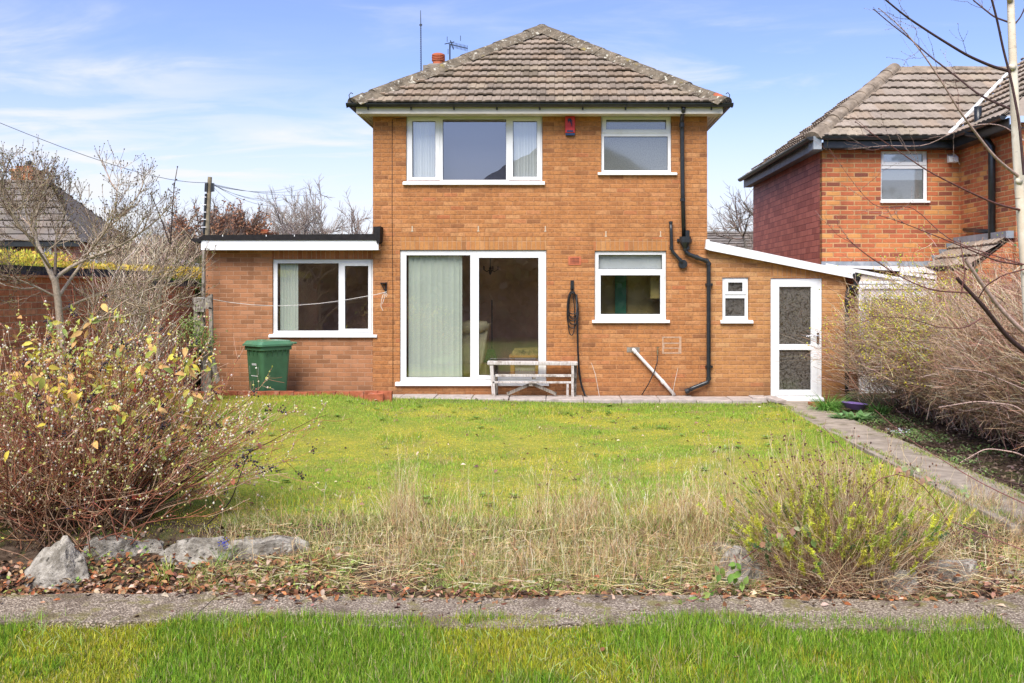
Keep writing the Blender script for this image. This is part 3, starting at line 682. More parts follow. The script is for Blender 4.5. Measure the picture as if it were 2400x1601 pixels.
# ---- chimney and aerials
CD = 21.0; CY = CD - 16
mb = MB(); x0, x1 = fx(995, CD), fx(1043, CD)
mb.box(x0, x1, CY, CY + .55, 5.0, fz(165, CD)); chim = mb.build('chimney', M['brick_annexe'], house)
mb = MB(); mb.box(x0 - .03, x1 + .03, CY - .03, CY + .58, fz(165, CD), fz(153, CD)); mb.prism([(x0 + .02, CY + .02, fz(153, CD)), (x1 - .02, CY + .02, fz(153, CD)), (x1 - .12, CY + .1, fz(146, CD)), (x0 + .1, CY + .1, fz(146, CD))], (0, .4, 0)); mb.build('chimney_cap', M['mortar'], chim)
mb = MB(); cpt = (fx(1024, CD), CY + .27, fz(150, CD)); h_ = (150 - 121) * CD / F
mb.lathe(cpt, [(.13, 0), (.125, h_*.45), (.15, h_*.47), (.15, h_*.53), (.125, h_*.56), (.15, h_*.6), (.15, h_*.66), (.125, h_*.69), (.15, h_*.73), (.15, h_*.79), (.125, h_*.82), (.15, h_*.86), (.145, h_), (.10, h_ + .02)], 16)
mb.build('chimney_pot', M['terracotta'], chim)
mb = MB(); xa = fx(987, CD); yy = CY - .05
mb.tube([(xa + .01, yy, fz(178, CD)), (xa, yy, fz(60, CD)), (xa - .005, yy, fz(26, CD))], [.011, .010, .006], 6)
for k in range(26): mb.lathe((xa, yy, fz(172 - k*4.3, CD)), [(.010, 0), (.019, .006), (.010, .014)], 6)
mb.box(xa - .03, xa + .03, yy - .008, yy + .008, fz(62, CD), fz(58, CD)); mb.build('whip_aerial', M['black_pl'], house)
mb = MB(); xa = fx(1052, CD); za = fz(100, CD)
mb.tube([(xa, CY + .2, fz(160, CD)), (xa, CY + .2, za)], .016, 6)
b0 = Vector((fx(1050, CD), CY + .2, za + .02)); b1 = Vector((fx(1099, CD), CY - .35, fz(123, CD))); mb.tube([b0, b1], .010, 6)
for k in range(13):
    q = b0.lerp(b1, 0.12 + k * .072); mb.tube([q + Vector((0, -.03, -.07)), q + Vector((0, .03, .07))], .005, 4)
for dx_, dz_ in ((-.06, .14), (-.04, -.14), (.24, .16)): mb.tube([(xa + dx_, CY + .2, za + dz_ - .07), (xa + dx_ + .0, CY + .2, za + dz_ + .05)], .006, 4)
mb.tube([b0 + Vector((.03, 0, .08)), b0 + Vector((.10, 0, -.12))], .012, 5); mb.tube([b0 + Vector((-.1, 0, .0)), b0 + Vector((.12, 0, .05))], .010, 5)
mb.build('tv_aerial', M['black_pl'], house)
# ---- rooms behind the glass
def room(px0, px1, z0, z1, y1, mat, nm='room'):
    mb = MB(); x0, x1 = fx(px0), fx(px1); y0 = .115
    mb.add([(x0,y1,z0),(x1,y1,z0),(x1,y1,z1),(x0,y1,z1)], [(0,1,2,3)]); mb.add([(x0,y0,z0),(x0,y1,z0),(x0,y1,z1),(x0,y0,z1)], [(0,1,2,3)])
    mb.add([(x1,y0,z0),(x1,y0,z1),(x1,y1,z1),(x1,y1,z0)], [(0,1,2,3)]); mb.add([(x0,y0,z1),(x1,y0,z1),(x1,y1,z1),(x0,y1,z1)], [(3,2,1,0)])
    mb.add([(x0,y0,z0),(x1,y0,z0),(x1,y1,z0),(x0,y1,z0)], [(0,1,2,3)])
    return mb.build(nm, M[mat], house)
room(890, 1340, 0.12, 2.55, 2.9, 'room'); room(480, 872, .12, 2.5, 2.6, 'room'); 
room(890, 1330, 2.75, 4.79, 3.5, 'room'); room(1345, 1640, 2.75, 4.79, 2.0, 'blind_white')
M['olive'] = mat_plain("olive_cupboards", (0.55, 0.42, 0.14), 0.6, 0.12, 3); M['green'] = mat_plain("green_curtain", (0.08, 0.28, 0.15), 0.8, 0.1, 5)
room(1345, 1640, .12, 2.6, .80, 'olive'); room(1665, 1975, .0, 2.0, 1.3, 'room')
mb = MB(); mb.box(fx(1448), fx(1475), .70, .76, fz(738), fz(630)); mb.build('curtain', M['green'], w4)
mb = MB(); mb.box(fx(1415), fx(1416), .77, .795, fz(738), fz(630)); mb.box(fx(1478), fx(1479), .77, .795, fz(738), fz(630)); mb.box(fx(1530), fx(1556), .35, .75, fz(700), fz(640)); mb.build('cupboard', M['olive'], w4)
# ---- paving in front of the house (structure)
mb = MB(); x = fx(862); k = 0
r_ = np.random.default_rng(2)
xe = fx(1768)
while x < xe - .05:
    w_ = min(0.62 + r_.normal(0, .02), xe - x); dz = r_.normal(0, .004) + .03 * (fx(1768) - x) / 5 - .02
    mb.box(x + .004, x + w_ - .004, -.60 + r_.normal(0, .008), -.002, -.25, .085 + dz); x += w_
props(mb.build('paving', M['concrete'], None, bevel=.012), kind='structure')
mb = MB(); mb.box(fx(1752), fx(1752) + .25, -.42, -.08, .0, .095); mb.bar((fx(1790), -.30, .09), (fx(1812), -.62, .05), .20, .05)
props(mb.build('paving_stub', M['concrete'], None, bevel=.01), kind='structure')
# ================================================================== TERRAIN
def ss(t): t = np.clip(t, 0, 1); return t * t * (3 - 2 * t)
def gz(x, y):
    x = np.asarray(x, float); y = np.asarray(y, float)
    z = np.full(np.broadcast(x, y).shape, -0.03)
    near = ss((y + 5.5) / 4.5); raise_ = 0.10 * ss((-2.70 - x) / 0.7) * ss((y + 5.2) / 3.6)
    z = z + np.where(x < 3.66, (.045 + .085 * ss((1.5 - x) / 4.5)) * near, 0)
    z = z + np.where(y < -1.02, raise_, 0.0)
    z = np.where((y >= -1.02) & (x < -3.1), 0.0, z)
    z = np.where((y >= -0.55) & (x >= -3.1), -0.03, z)
    z = z - 0.16 * ss((-8.38 - y) / 0.35) - 0.11 * ss((-8.7 - y) / 0.7)
    z = z + np.where(x > 4.4, 0.05 * ss((x - 4.4) / 1.5), 0)
    z = z + 0.018 * np.sin(x * 1.7 + y * 0.9) * np.sin(y * 1.3 - x * 0.4) * ((y < -1.2) & (y > -40))
    z = z - 0.25 * ss((np.abs(x) - 12) / 20) - 0.2 * ss((y - 9) / 20)
    return z
xs = np.concatenate([-np.geomspace(900, 8, 26), np.arange(-7.6, 8.01, .1), np.geomspace(8.4, 900, 26)])
ys = np.concatenate([-np.geomspace(900, 13, 24), np.arange(-12.6, .31, .1), np.geomspace(.6, 1200, 30)])
# a sharp step at the brick edging
X, Y = np.meshgrid(xs, ys); Z = gz(X, Y)
V0 = np.stack([X, Y, Z], -1).reshape(-1, 3); nx, ny = len(xs), len(ys)
I = np.arange(ny - 1)[:, None] * nx + np.arange(nx - 1)[None, :]
Q = np.stack([I, I + 1, I + nx + 1, I + nx], -1).reshape(-1, 4)
def mat_ground():
    t = NT("garden_ground"); p = t.pos(); sp = t.n("ShaderNodeSeparateXYZ"); t.l(p, sp.inputs[0]); x, y = sp.outputs[0], sp.outputs[1]
    nz = t.noise(p, 2.2, 5, 0.6); wob = t.math('MULTIPLY', t.math('SUBTRACT', nz, 0.5), 0.5)
    yy = t.math('ADD', y, wob); xx = t.math('ADD', x, t.math('MULTIPLY', wob, 0.5))
    soil = t.mix(t.rng(t.noise(p, 14, 7, .7), .35, .7), (0.055, 0.036, 0.024), (0.17, 0.12, 0.085))
    soil = t.mix(t.rng(t.noise(p, 3.1, 6, .65), .50, .62, 0, .55), soil, (0.10, 0.13, 0.035))
    moss = t.mix(t.rng(t.noise(p, 1.5, 6, .65), .38, .62), (0.26, 0.30, 0.05), (0.42, 0.38, 0.06))
    moss = t.mix(t.rng(t.noise(p, 22, 5, .7), .42, .62, 0, .7), moss, (0.16, 0.22, 0.04))
    up = t.math('MULTIPLY', t.rng(yy, -8.35, -7.9), t.rng(xx, 3.72, 3.62))
    lo = t.rng(yy, -9.70, -9.85)
    f = t.math('MAXIMUM', up, lo)
    gravel = t.rng(y, -1.05, -1.0)
    moss = t.mix(t.math('MULTIPLY', lo, .75), moss, (0.10, 0.16, 0.03)); c = t.mix(f, soil, moss)
    c = t.mix(gravel, c, t.mix(t.rng(t.noise(p, 0.3, 5), .4, .6), (0.12, 0.10, 0.08), (0.09, 0.10, 0.05)))
    return t.done(t.bsdf(c, 0.95, t.bump(t.noise(p, 30, 6, .7), .8, .03), .1))
M['ground'] = mat_ground()
props(nobj('ground', V0, Q, M['ground'], smooth=True), kind='structure')
# ---- concrete path along the right edge and chipping path across the front
M['path'] = mat_plain("path_concrete", (0.34, 0.285, 0.23), 0.95, 0.22, 5, .15, bump=.01, dirt=((0.15, 0.13, 0.07), 0.85))
mb = MB(); y = 0.0; r_ = np.random.default_rng(4)
for L in (0.75, .62, .62, .95, .68, 1.2, 1.2, 1.2, 1.3):
    y1 = y - L; xo = r_.normal(0, .012); z = -.005 + r_.normal(0, .003)
    mb.prism([(3.655 + xo, y1 + .008, z), (4.335 + xo, y1 + .008, z), (4.335 + xo, y - .006, z), (3.655 + xo, y - .006, z)], (0, 0, -.2)); y = y1
props(mb.build('path', M['path'], None, bevel=.008), kind='structure')
def mat_chip():
    t = NT("chipping_path"); p = t.pos()
    vo = t.n("ShaderNodeTexVoronoi"); vo.inputs['Scale'].default_value = 75; t.l(p, vo.inputs['Vector'])
    c = t.mix(t.rng(t.noise(p, 60, 3, .6), .38, .66), (0.20, 0.155, 0.11), (0.72, 0.60, 0.46))
    c = t.mix(t.rng(vo.outputs['Distance'], .25, .62, 0, .6), c, (0.10, 0.075, 0.06))
    c = t.mix(t.rng(t.noise(p, 4, 6, .7), .50, .64, 0, .85), c, (0.22, 0.19, 0.07)); c = t.mix(t.rng(t.noise(p, 2.3, 7, .7), .50, .66, 0, .75), c, (0.13, 0.095, 0.07))
    return t.done(t.bsdf(c, .95, t.bump(vo.outputs['Distance'], .8, .012), .15))
M['chip'] = mat_chip()
mb = MB(); x = -5.6; r_ = np.random.default_rng(5)
fr = lambda x: -9.44 - .02 * x + .03 * sin(x * 2.3) + .02 * sin(x * 7.1)
joints = {-3.9, -2.35, -.5, 1.15}
while x < 2.95:
    b_ = x + .05; g_ = .006 if any(abs(x - j) < .03 for j in joints) else 0; z = -.262 + .006 * sin(x * 1.7)
    zb = -.262 + .006 * sin(b_ * 1.7)
    mb.prism([(x + g_, fr(x) - .56, z), (b_, fr(b_) - .56, zb), (b_, fr(b_), zb), (x + g_, fr(x), z)], (0, 0, -.1)); x = b_
mb.prism([(2.93, -10.4, -.255), (3.9, -10.6, -.255), (4.4, -9.2, -.255), (3.35, -9.33, -.25), (2.85, -9.62, -.255)], (0, 0, -.1))
props(mb.build('garden_path', M['chip'], None), kind='structure')
# ---- brick edging below the bin
mb = MB(); x = -5.9
M['edge_brick'] = mat_plain("edging_brick", (0.36, 0.11, 0.055), .9, .3, 9, .2, bump=.01, dirt=((0.40, 0.33, 0.26), .5))
while x < fx(893, 14.95):
    mb.box(x + .004, x + .218, -1.10 + random.gauss(0, .004), -.99, -.1, .262 + random.gauss(0, .005)); x += .222
mb.prism([(fx(862, 14.9), -1.0, .255), (fx(895, 14.9), -.98, .26), (fx(893, 14.6), -1.2, .235), (fx(856, 14.6), -1.22, .225)], (0, 0, -.2))
props(mb.build('brick_edging', M['edge_brick'], None), 'low row of red bricks edging the lawn below the green wheelie bin', 'edging')
# ---- small brick block beside the path
mb = MB(); mb.box(fx(1903, 15.2), fx(1948, 15.2), -.9, -.72, -.05, .045); mb.box(fx(1903, 15.2), fx(1932, 15.2), -.72, -.55, -.05, .042)
props(mb.build('loose_brick', M['edge_brick'], None, bevel=.008), 'dark red bricks lying beside the concrete path below the grass tuft', 'brick')

# ================================================================== NEIGHBOUR HOUSE (right)
nb = thing('brick_house', (8.0, 4.5, 0.0), 'neighbouring red brick house with hung tile side wall seen behind the birch branches', 'house')
ND = 17.6; NY = ND - 16; nx0 = fx(1927, ND); nx1 = 7.59; NT_ = 4.63
wh = (fx(2064.6, ND), fx(2174.5, ND), fz(474, ND), fz(353, ND))
mb = MB(); panel(mb, nx0, nx1, -.5, NT_, NY, NY + .1, [wh]); mb.build('rear_wall', M['brick_nb'], nb)
mb = MB(); mb.box(nx0, nx0 + .1, NY + .1, NY + .16, -.5, NT_); mb.build('quoin', M['brick_nb'], nb)
mb = MB(); mb.box(nx0 + .01, nx0 + .09, NY + .16, 7.75, -.5, NT_ - .14); mb.build('tile_hung_wall', M['tile_hang'], nb)
mb = MB(); mb.box(nx0 - .005, nx0 + .09, NY + .1, 7.76, NT_ - .14, NT_); mb.build('side_fascia', M['lead'], nb)
mb = MB(); mb.box(nx1, nx1 + .1, -.39, NY, -.5, NT_); mb.box(nx1, nx1 + 4.6, -.51, -.39, -.5, NT_); mb.box(nx0 + .1, 12.2, 7.65, 7.75, -.5, NT_); mb.box(12.2, 12.3, -.39, 7.7, -.5, NT_)
mb.build('wing_wall', M['brick_nb'], nb)
wn_ = window(nb, 'window', (2064.6, 2174.5, 353, 471), [(2072, 2164, 360, 379), (2067.5, 2166, 395, 466.5)], D=ND, sashes=[(2067, 2172, 355, 387)], sill=(2062, 2178, 470, 476), Y=NY, glass='glass_ob')
eY = NY - .26; eX = nx0 - .24; eZ = 4.686; tn = .775; nl = math.hypot(1, tn)
RH = 2.32; Lr = RH * nl; GX_ = 7.30
vy = lambda v: v / nl
tiled_slope('roof', (eX, eY, eZ), (1, 0, 0), (0, 1, tn), Lr, lambda v: (vy(v), GX_ - eX + vy(v)), M['roof_nb'], nb, gauge=.33, tw=.33, seed=21)
DL2 = 8.0 - eY
tiled_slope('roof', (eX, eY + DL2, eZ), (0, -1, 0), (1, 0, tn), Lr, lambda v: (vy(v) * .6, DL2 - vy(v)), M['roof_nb'], nb, gauge=.33, tw=.33, seed=22)
RW = 3.75; Lw = RW * nl; wy0 = -.78
tiled_slope('roof', (GX_, wy0, eZ), (0, 1, 0), (1, 0, tn), Lw, lambda v: (vy(v), (eY - wy0) + vy(v)), M['roof_nb'], nb, gauge=.33, tw=.33, seed=23)
obj('roof', [(GX_, wy0, eZ), (GX_ + RW, wy0 + RW, eZ + RW*tn), (GX_ + 2*RW, wy0, eZ)], [(0, 1, 2)], M['roof_nb'], nb, col=[(1,1,1)]*3)
obj('roof', [(GX_ + 2*RW, wy0, eZ), (GX_ + RW, wy0 + RW, eZ + RW*tn), (GX_ + RW, eY + RW, eZ + RW*tn), (GX_ + 2*RW, eY + RW*2, eZ)], [(0, 1, 2, 3)], M['roof_nb'], nb, col=[(1,1,1)]*4)
obj('roof', [(eX + RH, eY + RH, eZ + RH*tn - .03), (GX_ + RH, eY + RH, eZ + RH*tn - .03), (GX_ + RH, eY + DL2 - .3, eZ + RH*tn - .03), (eX + RH, eY + DL2 - .3, eZ + RH*tn - .03)], [(0, 1, 2, 3)], M['roof_nb'], nb, col=[(1,1,1)]*4)
mb = MB(); mb.box(eX + .06, nx0 - .006, NY - .1, 7.9, eZ - .215, eZ - .20); mb.box(eX + .04, eX + .058, eY + .3, 7.9, eZ - .22, eZ - .02); mb.build('side_soffit', M['lead'], nb)
M['ridge_nb'] = mat_plain("neighbour_hip_tile", (0.25, 0.20, 0.15), .95, .3, 6, .15, bump=.01, dirt=((0.45, 0.42, 0.36), .5))
ridge_run('hip_tiles', (eX, eY, eZ + .02), (eX + RH, eY + RH, eZ + RH*tn + .03), M['ridge_nb'], nb, r=.145, seed=8, bed=.02)
ridge_run('ridge_tiles', (eX + RH, eY + RH, eZ + RH*tn - .02), (GX_ + RH, eY + RH, eZ + RH*tn - .02), M['ridge_nb'], nb, r=.11, seed=9, bed=.02)
mb = MB(); mb.bar((GX_ - .02, eY, eZ + .07), (GX_ + RH, eY + RH, eZ + RH*tn + .07), .08, .03); mb.build('valley', M['upvc'], nb)
mb = MB(); gutter(mb, (eX + .14, eY - .05, eZ), (GX_ + .04, eY - .05, eZ), out=(0, -1, 0)); gutter(mb, (eX - .05, eY - .05, eZ), (eX - .05, 7.9, eZ), r=.065, out=(-1, 0, 0)); gutter(mb, (GX_ - .05, wy0, eZ), (GX_ - .05, eY - .05, eZ), out=(-1, 0, 0))
mb.box(eX + .2, GX_ + .08, eY + .03, eY + .05, eZ - .19, eZ - .03); mb.box(GX_ + .04, GX_ + .06, wy0, eY + .04, eZ - .19, eZ - .03); mb.box(eX + .24, GX_ + .08, eY + .05, NY, eZ - .20, eZ - .185); mb.box(GX_ + .04, nx1, wy0, NY, eZ - .20, eZ - .185)
mb.build('gutter', M['black_pl'], nb)
mb = MB(); mb.box(eX - .01, eX + .14, eY - .06, eY + .28, eZ - .23, eZ + .01); mb.build('box_end', M['lead'], nb)
pipe('downpipe', [(GX_ - .06, .55, eZ - .05), (7.35, .42, eZ - .10), (7.45, .26, eZ - .2), (7.50, .15, eZ - .36), (7.50, .15, 2.75)], .06, parent=nb)
pipe('flue_pipe', [(fx(2292, 16.7), .7, fz(318, 16.7)), (fx(2292, 16.7), .7, fz(250, 16.7))], .065, parent=nb)
pipe('waste_pipe', [(7.53, 1.3, fz(538, 17.2)), (7.53, .2, fz(542, 16.1))], .035, parent=nb)
mb = MB(); mb.prism([(fx(2219, ND), NY - .002, fz(382, ND)), (fx(2219, ND), NY - .13, fz(382, ND)), (fx(2219, ND), NY - .11, fz(369, ND)), (fx(2219, ND), NY - .002, fz(362, ND))], (.17, 0, 0)); mb.build('vent_cowl', M['upvc'], nb, bevel=.006)
la = (6.92, 2.26); lb = (7.59, 2.80)
Lc = math.hypot(lb[0] - la[0], lb[1] - la[1])
tiled_slope('catslide_roof', (la[0], -.42, la[1]), (0, 1, 0), (lb[0] - la[0], 0, lb[1] - la[1]), Lc, lambda v: (0, 2.0), M['roof_nb'], nb, gauge=.28, tw=.33, seed=24)
mb = MB(); zsteps = []
for k in range(5):
    xk = la[0] + .06 + k * .135; zk = la[1] + .07 + k * .109
    zsteps += [(xk - .07, NY - .003, zk + .085), (xk + .088, NY - .003, zk + .085)]
pl = [(la[0] - .01, NY - .003, la[1] - .08)] + zsteps + [(nx1, NY - .003, lb[1] + .05), (nx1, NY - .003, lb[1] - .08)]
mb.prism(pl, (0, -.015, 0)); mb.build('stepped_flashing', M['lead'], nb)
mb = MB(); mb.box(7.46, 7.588, -.45, NY - .03, 2.73, 2.85); mb.build('apron_flashing', M['lead'], nb)
mb = MB(); mb.prism([(6.87, -.40, -.5), (7.588, -.40, -.5), (7.588, -.40, 2.72), (6.94, -.40, 2.22)], (0, .1, 0)); mb.build('porch_front_wall', M['brick_nb'], nb)
mb = MB(); mb.box(6.87, 6.97, -.298, NY - .002, -.5, 2.2); mb.build('porch_side_wall', M['brick_nb'], nb)
mb = MB(); mb.box(nx0 - .02, fx(2174, ND), NY - .03, NY - .003, fz(631, ND), fz(613, ND)); mb.build('lead_flashing', M['lead'], nb)
# white lean-to passage roof between the two houses
cs = thing('side_passage', (6.0, 1.1, 0), 'white framed lean-to passage between the two houses above the forsythia', 'lean-to')
CDD = 16.95; q = CDD - 16
def PB(mb, a, b, h, th=.05, y=q, col=None): mb.bar((fx(a[0], CDD), y, fz(a[1], CDD)), (fx(b[0], CDD), y, fz(b[1], CDD)), th, h)
mb = MB(); PB(mb, (1935, 621), (2112, 655), .06); PB(mb, (2108, 638), (2226, 656), .065); PB(mb, (2003, 662), (2224, 662), .05); PB(mb, (2008, 672), (2236, 672), .075, .06)
PB(mb, (2015, 676), (2015, 940), .065); PB(mb, (2112, 640), (2112, 672), .06); PB(mb, (2222, 650), (2222, 940), .06); mb.build('frame', M['upvc'], cs)
M['cream_sheet'] = mat_plain("cream_roof_sheet", (0.62, 0.53, 0.42), .6, .05, 3)
for pl in ([(2015, 664), (2110, 664), (2110, 656), (1990, 633)], [(2114, 664), (2215, 664), (2118, 643)]):
    mb = MB(); mb.prism([(fx(a, CDD), q + .03, fz(b, CDD)) for a, b in pl], (0, .01, 0)); mb.build('gable_sheet', M['cream_sheet'], cs)
mb = MB(); mb.prism([(nx0 - .1, NY - .05, fz(628, ND)), (fx(2172, ND), NY - .05, fz(628, ND)), (fx(2172, ND), q, fz(642, CDD)), (nx0 - .1, q, fz(624, CDD))], (0, 0, .015)); mb.build('roof_sheet', M['upvc'], cs)
mb = MB(); mb.box(fx(2020, CDD), fx(2218, CDD), q + .01, q + .03, 0, fz(676, CDD)); mb.build('door_panel', M['upvc'], cs)
mb = MB(); mb.box(fx(2042, CDD), fx(2120, CDD), q + .0, q + .009, .9, fz(700, CDD)); mb.build('pane', M['glass_door'], cs)
# rainwater outlet at the corner of the lean-to (part of the main house)
mb = MB(); c0 = W(2007, 655, -.10); mb.lathe(c0, [(.035, -.12), (.04, -.06), (.07, .0), (.085, .06), (.085, .10), (.07, .10), (.03, .02)], 12); mb.build('hopper', M['black_pl'], house)
pipe('downpipe', [W(2007, 652, -.10), W(2006, 668, -.10), W(2000, 672, -.08), W(1990, 678, -.06), W(1986, 684, -.05), W(1985, 705, -.05), W(1985, 925, -.05)], .034, collars=[(W(2006, 662, -.10), W(2006, 668, -.10)), (W(1985, 702, -.05), W(1985, 708, -.05)), (W(1985, 790, -.05), W(1985, 796, -.05))])

# ================================================================== BOUNDARY WALL (left)
bw = thing('boundary_wall', (-6.3, -5.0, 0), 'long red brick garden wall with dark blue brick coping behind the bare tree', 'wall')
mb = MB(); mb.box(-6.42, -6.20, -8.8, -1.6, -.6, 2.02); mb.box(-6.42, -6.20, -1.598, .25, -.6, 1.90); mb.build('brickwork', M['brick_wall'], bw)
M['coping'] = mat_brick("coping_brick", [(0.0, (0.035, 0.035, 0.045)), (1.0, (0.085, 0.085, 0.10))], (0.11, 0.10, 0.09), w=.075, h=.6, v0=.3, offset=0, m=.01, edge=0)
mb = MB(); mb.box(-6.46, -6.16, -8.8, -1.58, 2.05, 2.155); mb.box(-6.46, -6.16, -1.578, .26, 1.93, 2.03); mb.build('coping', M['coping'], bw)
M['creasing'] = mat_plain("tile_creasing", (0.42, 0.17, 0.09), .9, .3, 18)
mb = MB(); mb.box(-6.49, -6.13, -8.8, -1.575, 2.021, 2.049); mb.box(-6.49, -6.13, -1.573, .27, 1.901, 1.929); mb.build('tile_creasing', M['creasing'], bw)
# old timber posts at the corner of the annexe
M['wood_old'] = None
def mat_wood(name, a, b, dirt):
    t = NT(name); p = t.pos(); sc = t.scalev(p, (22, 22, 2.2)); c = t.mix(t.rng(t.noise(sc, 3, 6, .7), .35, .65), a, b)
    c = t.mix(t.rng(t.noise(p, 5, 6, .7), .50, .64, 0, .8), c, dirt); return t.done(t.bsdf(c, .9, t.bump(t.noise(sc, 4, 5), .6, .008), .15))
M['wood_old'] = mat_wood("weathered_timber", (0.13, 0.105, 0.085), (0.40, 0.36, 0.30), (0.025, 0.02, 0.018))
M['wood_bench'] = mat_wood("bench_timber", (0.42, 0.37, 0.33), (0.66, 0.62, 0.58), (0.22, 0.17, 0.13))
gp = thing('fence_post', (fx(473, 14.2), -1.8, 0), 'rotten grey timber gate post stump with green climber between wall and house', 'post')
PD = 14.2; PY = PD - 16
def pp(px, py, dy=0): return (fx(px, PD), PY + dy, fz(py, PD))
mb = MB()
mb.prism([pp(450, 698), pp(479, 700), pp(479, 722), pp(452, 722)], (0, .03, 0)); mb.prism([pp(478, 700), pp(496, 689), pp(497, 724), pp(478, 724)], (0, .05, 0))
mb.build('plank', M['wood_old'], gp)
mb = MB(); mb.prism([pp(453, 726, .02), pp(474, 726, .02), pp(478, 780, .02), pp(476, 815, .02), pp(455, 818, .02), pp(452, 770, .02)], (0, .07, 0))
mb.prism([pp(489, 720), pp(497, 722), pp(498, 810), pp(490, 812)], (0, .05, 0)); mb.prism([pp(474, 812), pp(494, 808), pp(495, 960), pp(480, 962)], (0, .09, 0)); mb.build('post', M['wood_old'], gp)
mb = MB(); mb.prism([pp(453, 722), pp(480, 722), pp(480, 731), pp(460, 731)], (0, -.04, 0)); mb.build('broken_rail', M['wood_old'], gp); mb = MB(); mb.prism([pp(486, 815, -.03), pp(497, 812, -.03), pp(517, 890, -.03), pp(508, 900, -.03)], (0, .02, 0)); mb.build('broken_rail', M['wood_old'], gp)
mb = MB(); mb.prism([(fx(473.5, 15.7), -.3, fz(588, 15.7)), (fx(479, 15.7), -.3, fz(588, 15.7)), (fx(478.5, 15.7), -.3, -.1), (fx(470.5, 15.7), -.3, -.1)], (0, .06, 0))
props(mb.build('timber_post', M['wood_old'], None), 'thin upright grey timber post against the left corner of the flat roofed room', 'post')

# ================================================================== WHEELIE BIN
BX, BY = fx(621, 15.2), -.62
bn = thing('wheelie_bin', (BX, BY, 0), 'green plastic wheelie bin with closed lid standing against the left brick wall', 'bin')
M['bin'] = mat_plain("bin_green", (0.055, 0.145, 0.07), .42, .12, 6, .45, dirt=((0.10, 0.16, 0.09), .3)); M['bin_lid'] = mat_plain("bin_lid_green", (0.085, 0.22, 0.12), .4, .08, 6, .45, dirt=((0.15, 0.24, 0.14), .4))
th_ = radians(-42)
def BR(x, y, z): return (BX + x * cos(th_) - y * sin(th_), BY + x * sin(th_) + y * cos(th_), z)
def bprism(mb, pts2, z0, z1, s0=1, s1=1, c0=(0,0), c1=(0,0)):
    n = len(pts2); vs = [BR(c0[0] + x*s0, c0[1] + y*s0, z0) for x, y in pts2] + [BR(c1[0] + x*s1, c1[1] + y*s1, z1) for x, y in pts2]
    mb.add(vs, [tuple(range(n-1, -1, -1)), tuple(range(n, 2*n))] + [(i, (i+1) % n, n + (i+1) % n, n + i) for i in range(n)])
def rrect(w_, d_, r, n=4):
    o = []
    for cx, cy, a0 in ((w_/2 - r, d_/2 - r, 0), (-w_/2 + r, d_/2 - r, 90), (-w_/2 + r, -d_/2 + r, 180), (w_/2 - r, -d_/2 + r, 270)):
        for k in range(n + 1):
            a = radians(a0 + 90 * k / n); o.append((cx + r * cos(a), cy + r * sin(a)))
    return o
mb = MB(); rr_ = rrect(.50, .56, .06); bprism(mb, rr_, .06, .90, .80, .97); bprism(mb, rrect(.53, .59, .06), .901, .965)
for sx in (-1, 1):
    for yk in (-.18, -.09, .0, .09, .18): mb.add([BR(sx * .245, yk - .008, .90), BR(sx * .245, yk + .008, .90), BR(sx * .268, yk + .008, .90), BR(sx * .268, yk - .008, .90), BR(sx * .243, yk, .80)], [(0, 1, 2, 3), (0, 4, 1), (1, 4, 2), (2, 4, 3), (3, 4, 0)])
for xk in (-.12, .0, .12): mb.add([BR(xk - .008, -.275, .90), BR(xk + .008, -.275, .90), BR(xk + .008, -.298, .90), BR(xk - .008, -.298, .90), BR(xk, -.27, .80)], [(0, 1, 2, 3), (0, 4, 1), (1, 4, 2), (2, 4, 3), (3, 4, 0)])
mb.build('body', M['bin'], bn)
mb = MB(); bprism(mb, rrect(.57, .64, .07), .967, .995, 1, 1, (0, -.01), (0, -.01)); bprism(mb, rrect(.57, .64, .07), .996, 1.05, .97, .86, (0, -.01), (0, .0))
bprism(mb, rrect(.16, .10, .02), 1.045, 1.062, 1, .9, (-.10, -.06), (-.10, -.06)); mb.build('lid', M['bin_lid'], bn)
mb = MB(); mb.tube([BR(-.22, .33, 1.0), BR(-.22, .38, 1.0), BR(.22, .38, 1.0), BR(.22, .33, 1.0)], .016, 8); mb.build('handle', M['bin_lid'], bn)
for sx in (-1, 1):
    mb = MB(); mb.tube([BR(sx * .20, .25, .1), BR(sx * .25, .25, .1)], .10, 16); mb.build('wheel', M['black_rub'], bn)
M['white_print'] = mat_plain("white_print", (0.70, 0.72, 0.72), .6, .03, 5)
mb = MB()
def tag_face(x0, x1, z0, z1):    # on the tapering front face
    f = lambda z: -(.56/2) * (.80 + .17 * (z - .06) / .84) - .004
    mb.add([BR(x0, f(z0), z0), BR(x1, f(z0), z0), BR(x1, f(z1), z1), BR(x0, f(z1), z1)], [(0, 1, 2, 3)])
for xk in (-.055, -.02, .015, .05): tag_face(xk, xk + .022, .655, .69)
tag_face(-.10, .10, .480, .492); tag_face(-.13, -.125, .51, .64); tag_face(.125, .13, .51, .64)
mb.build('printed_mark', M['white_print'], bn)

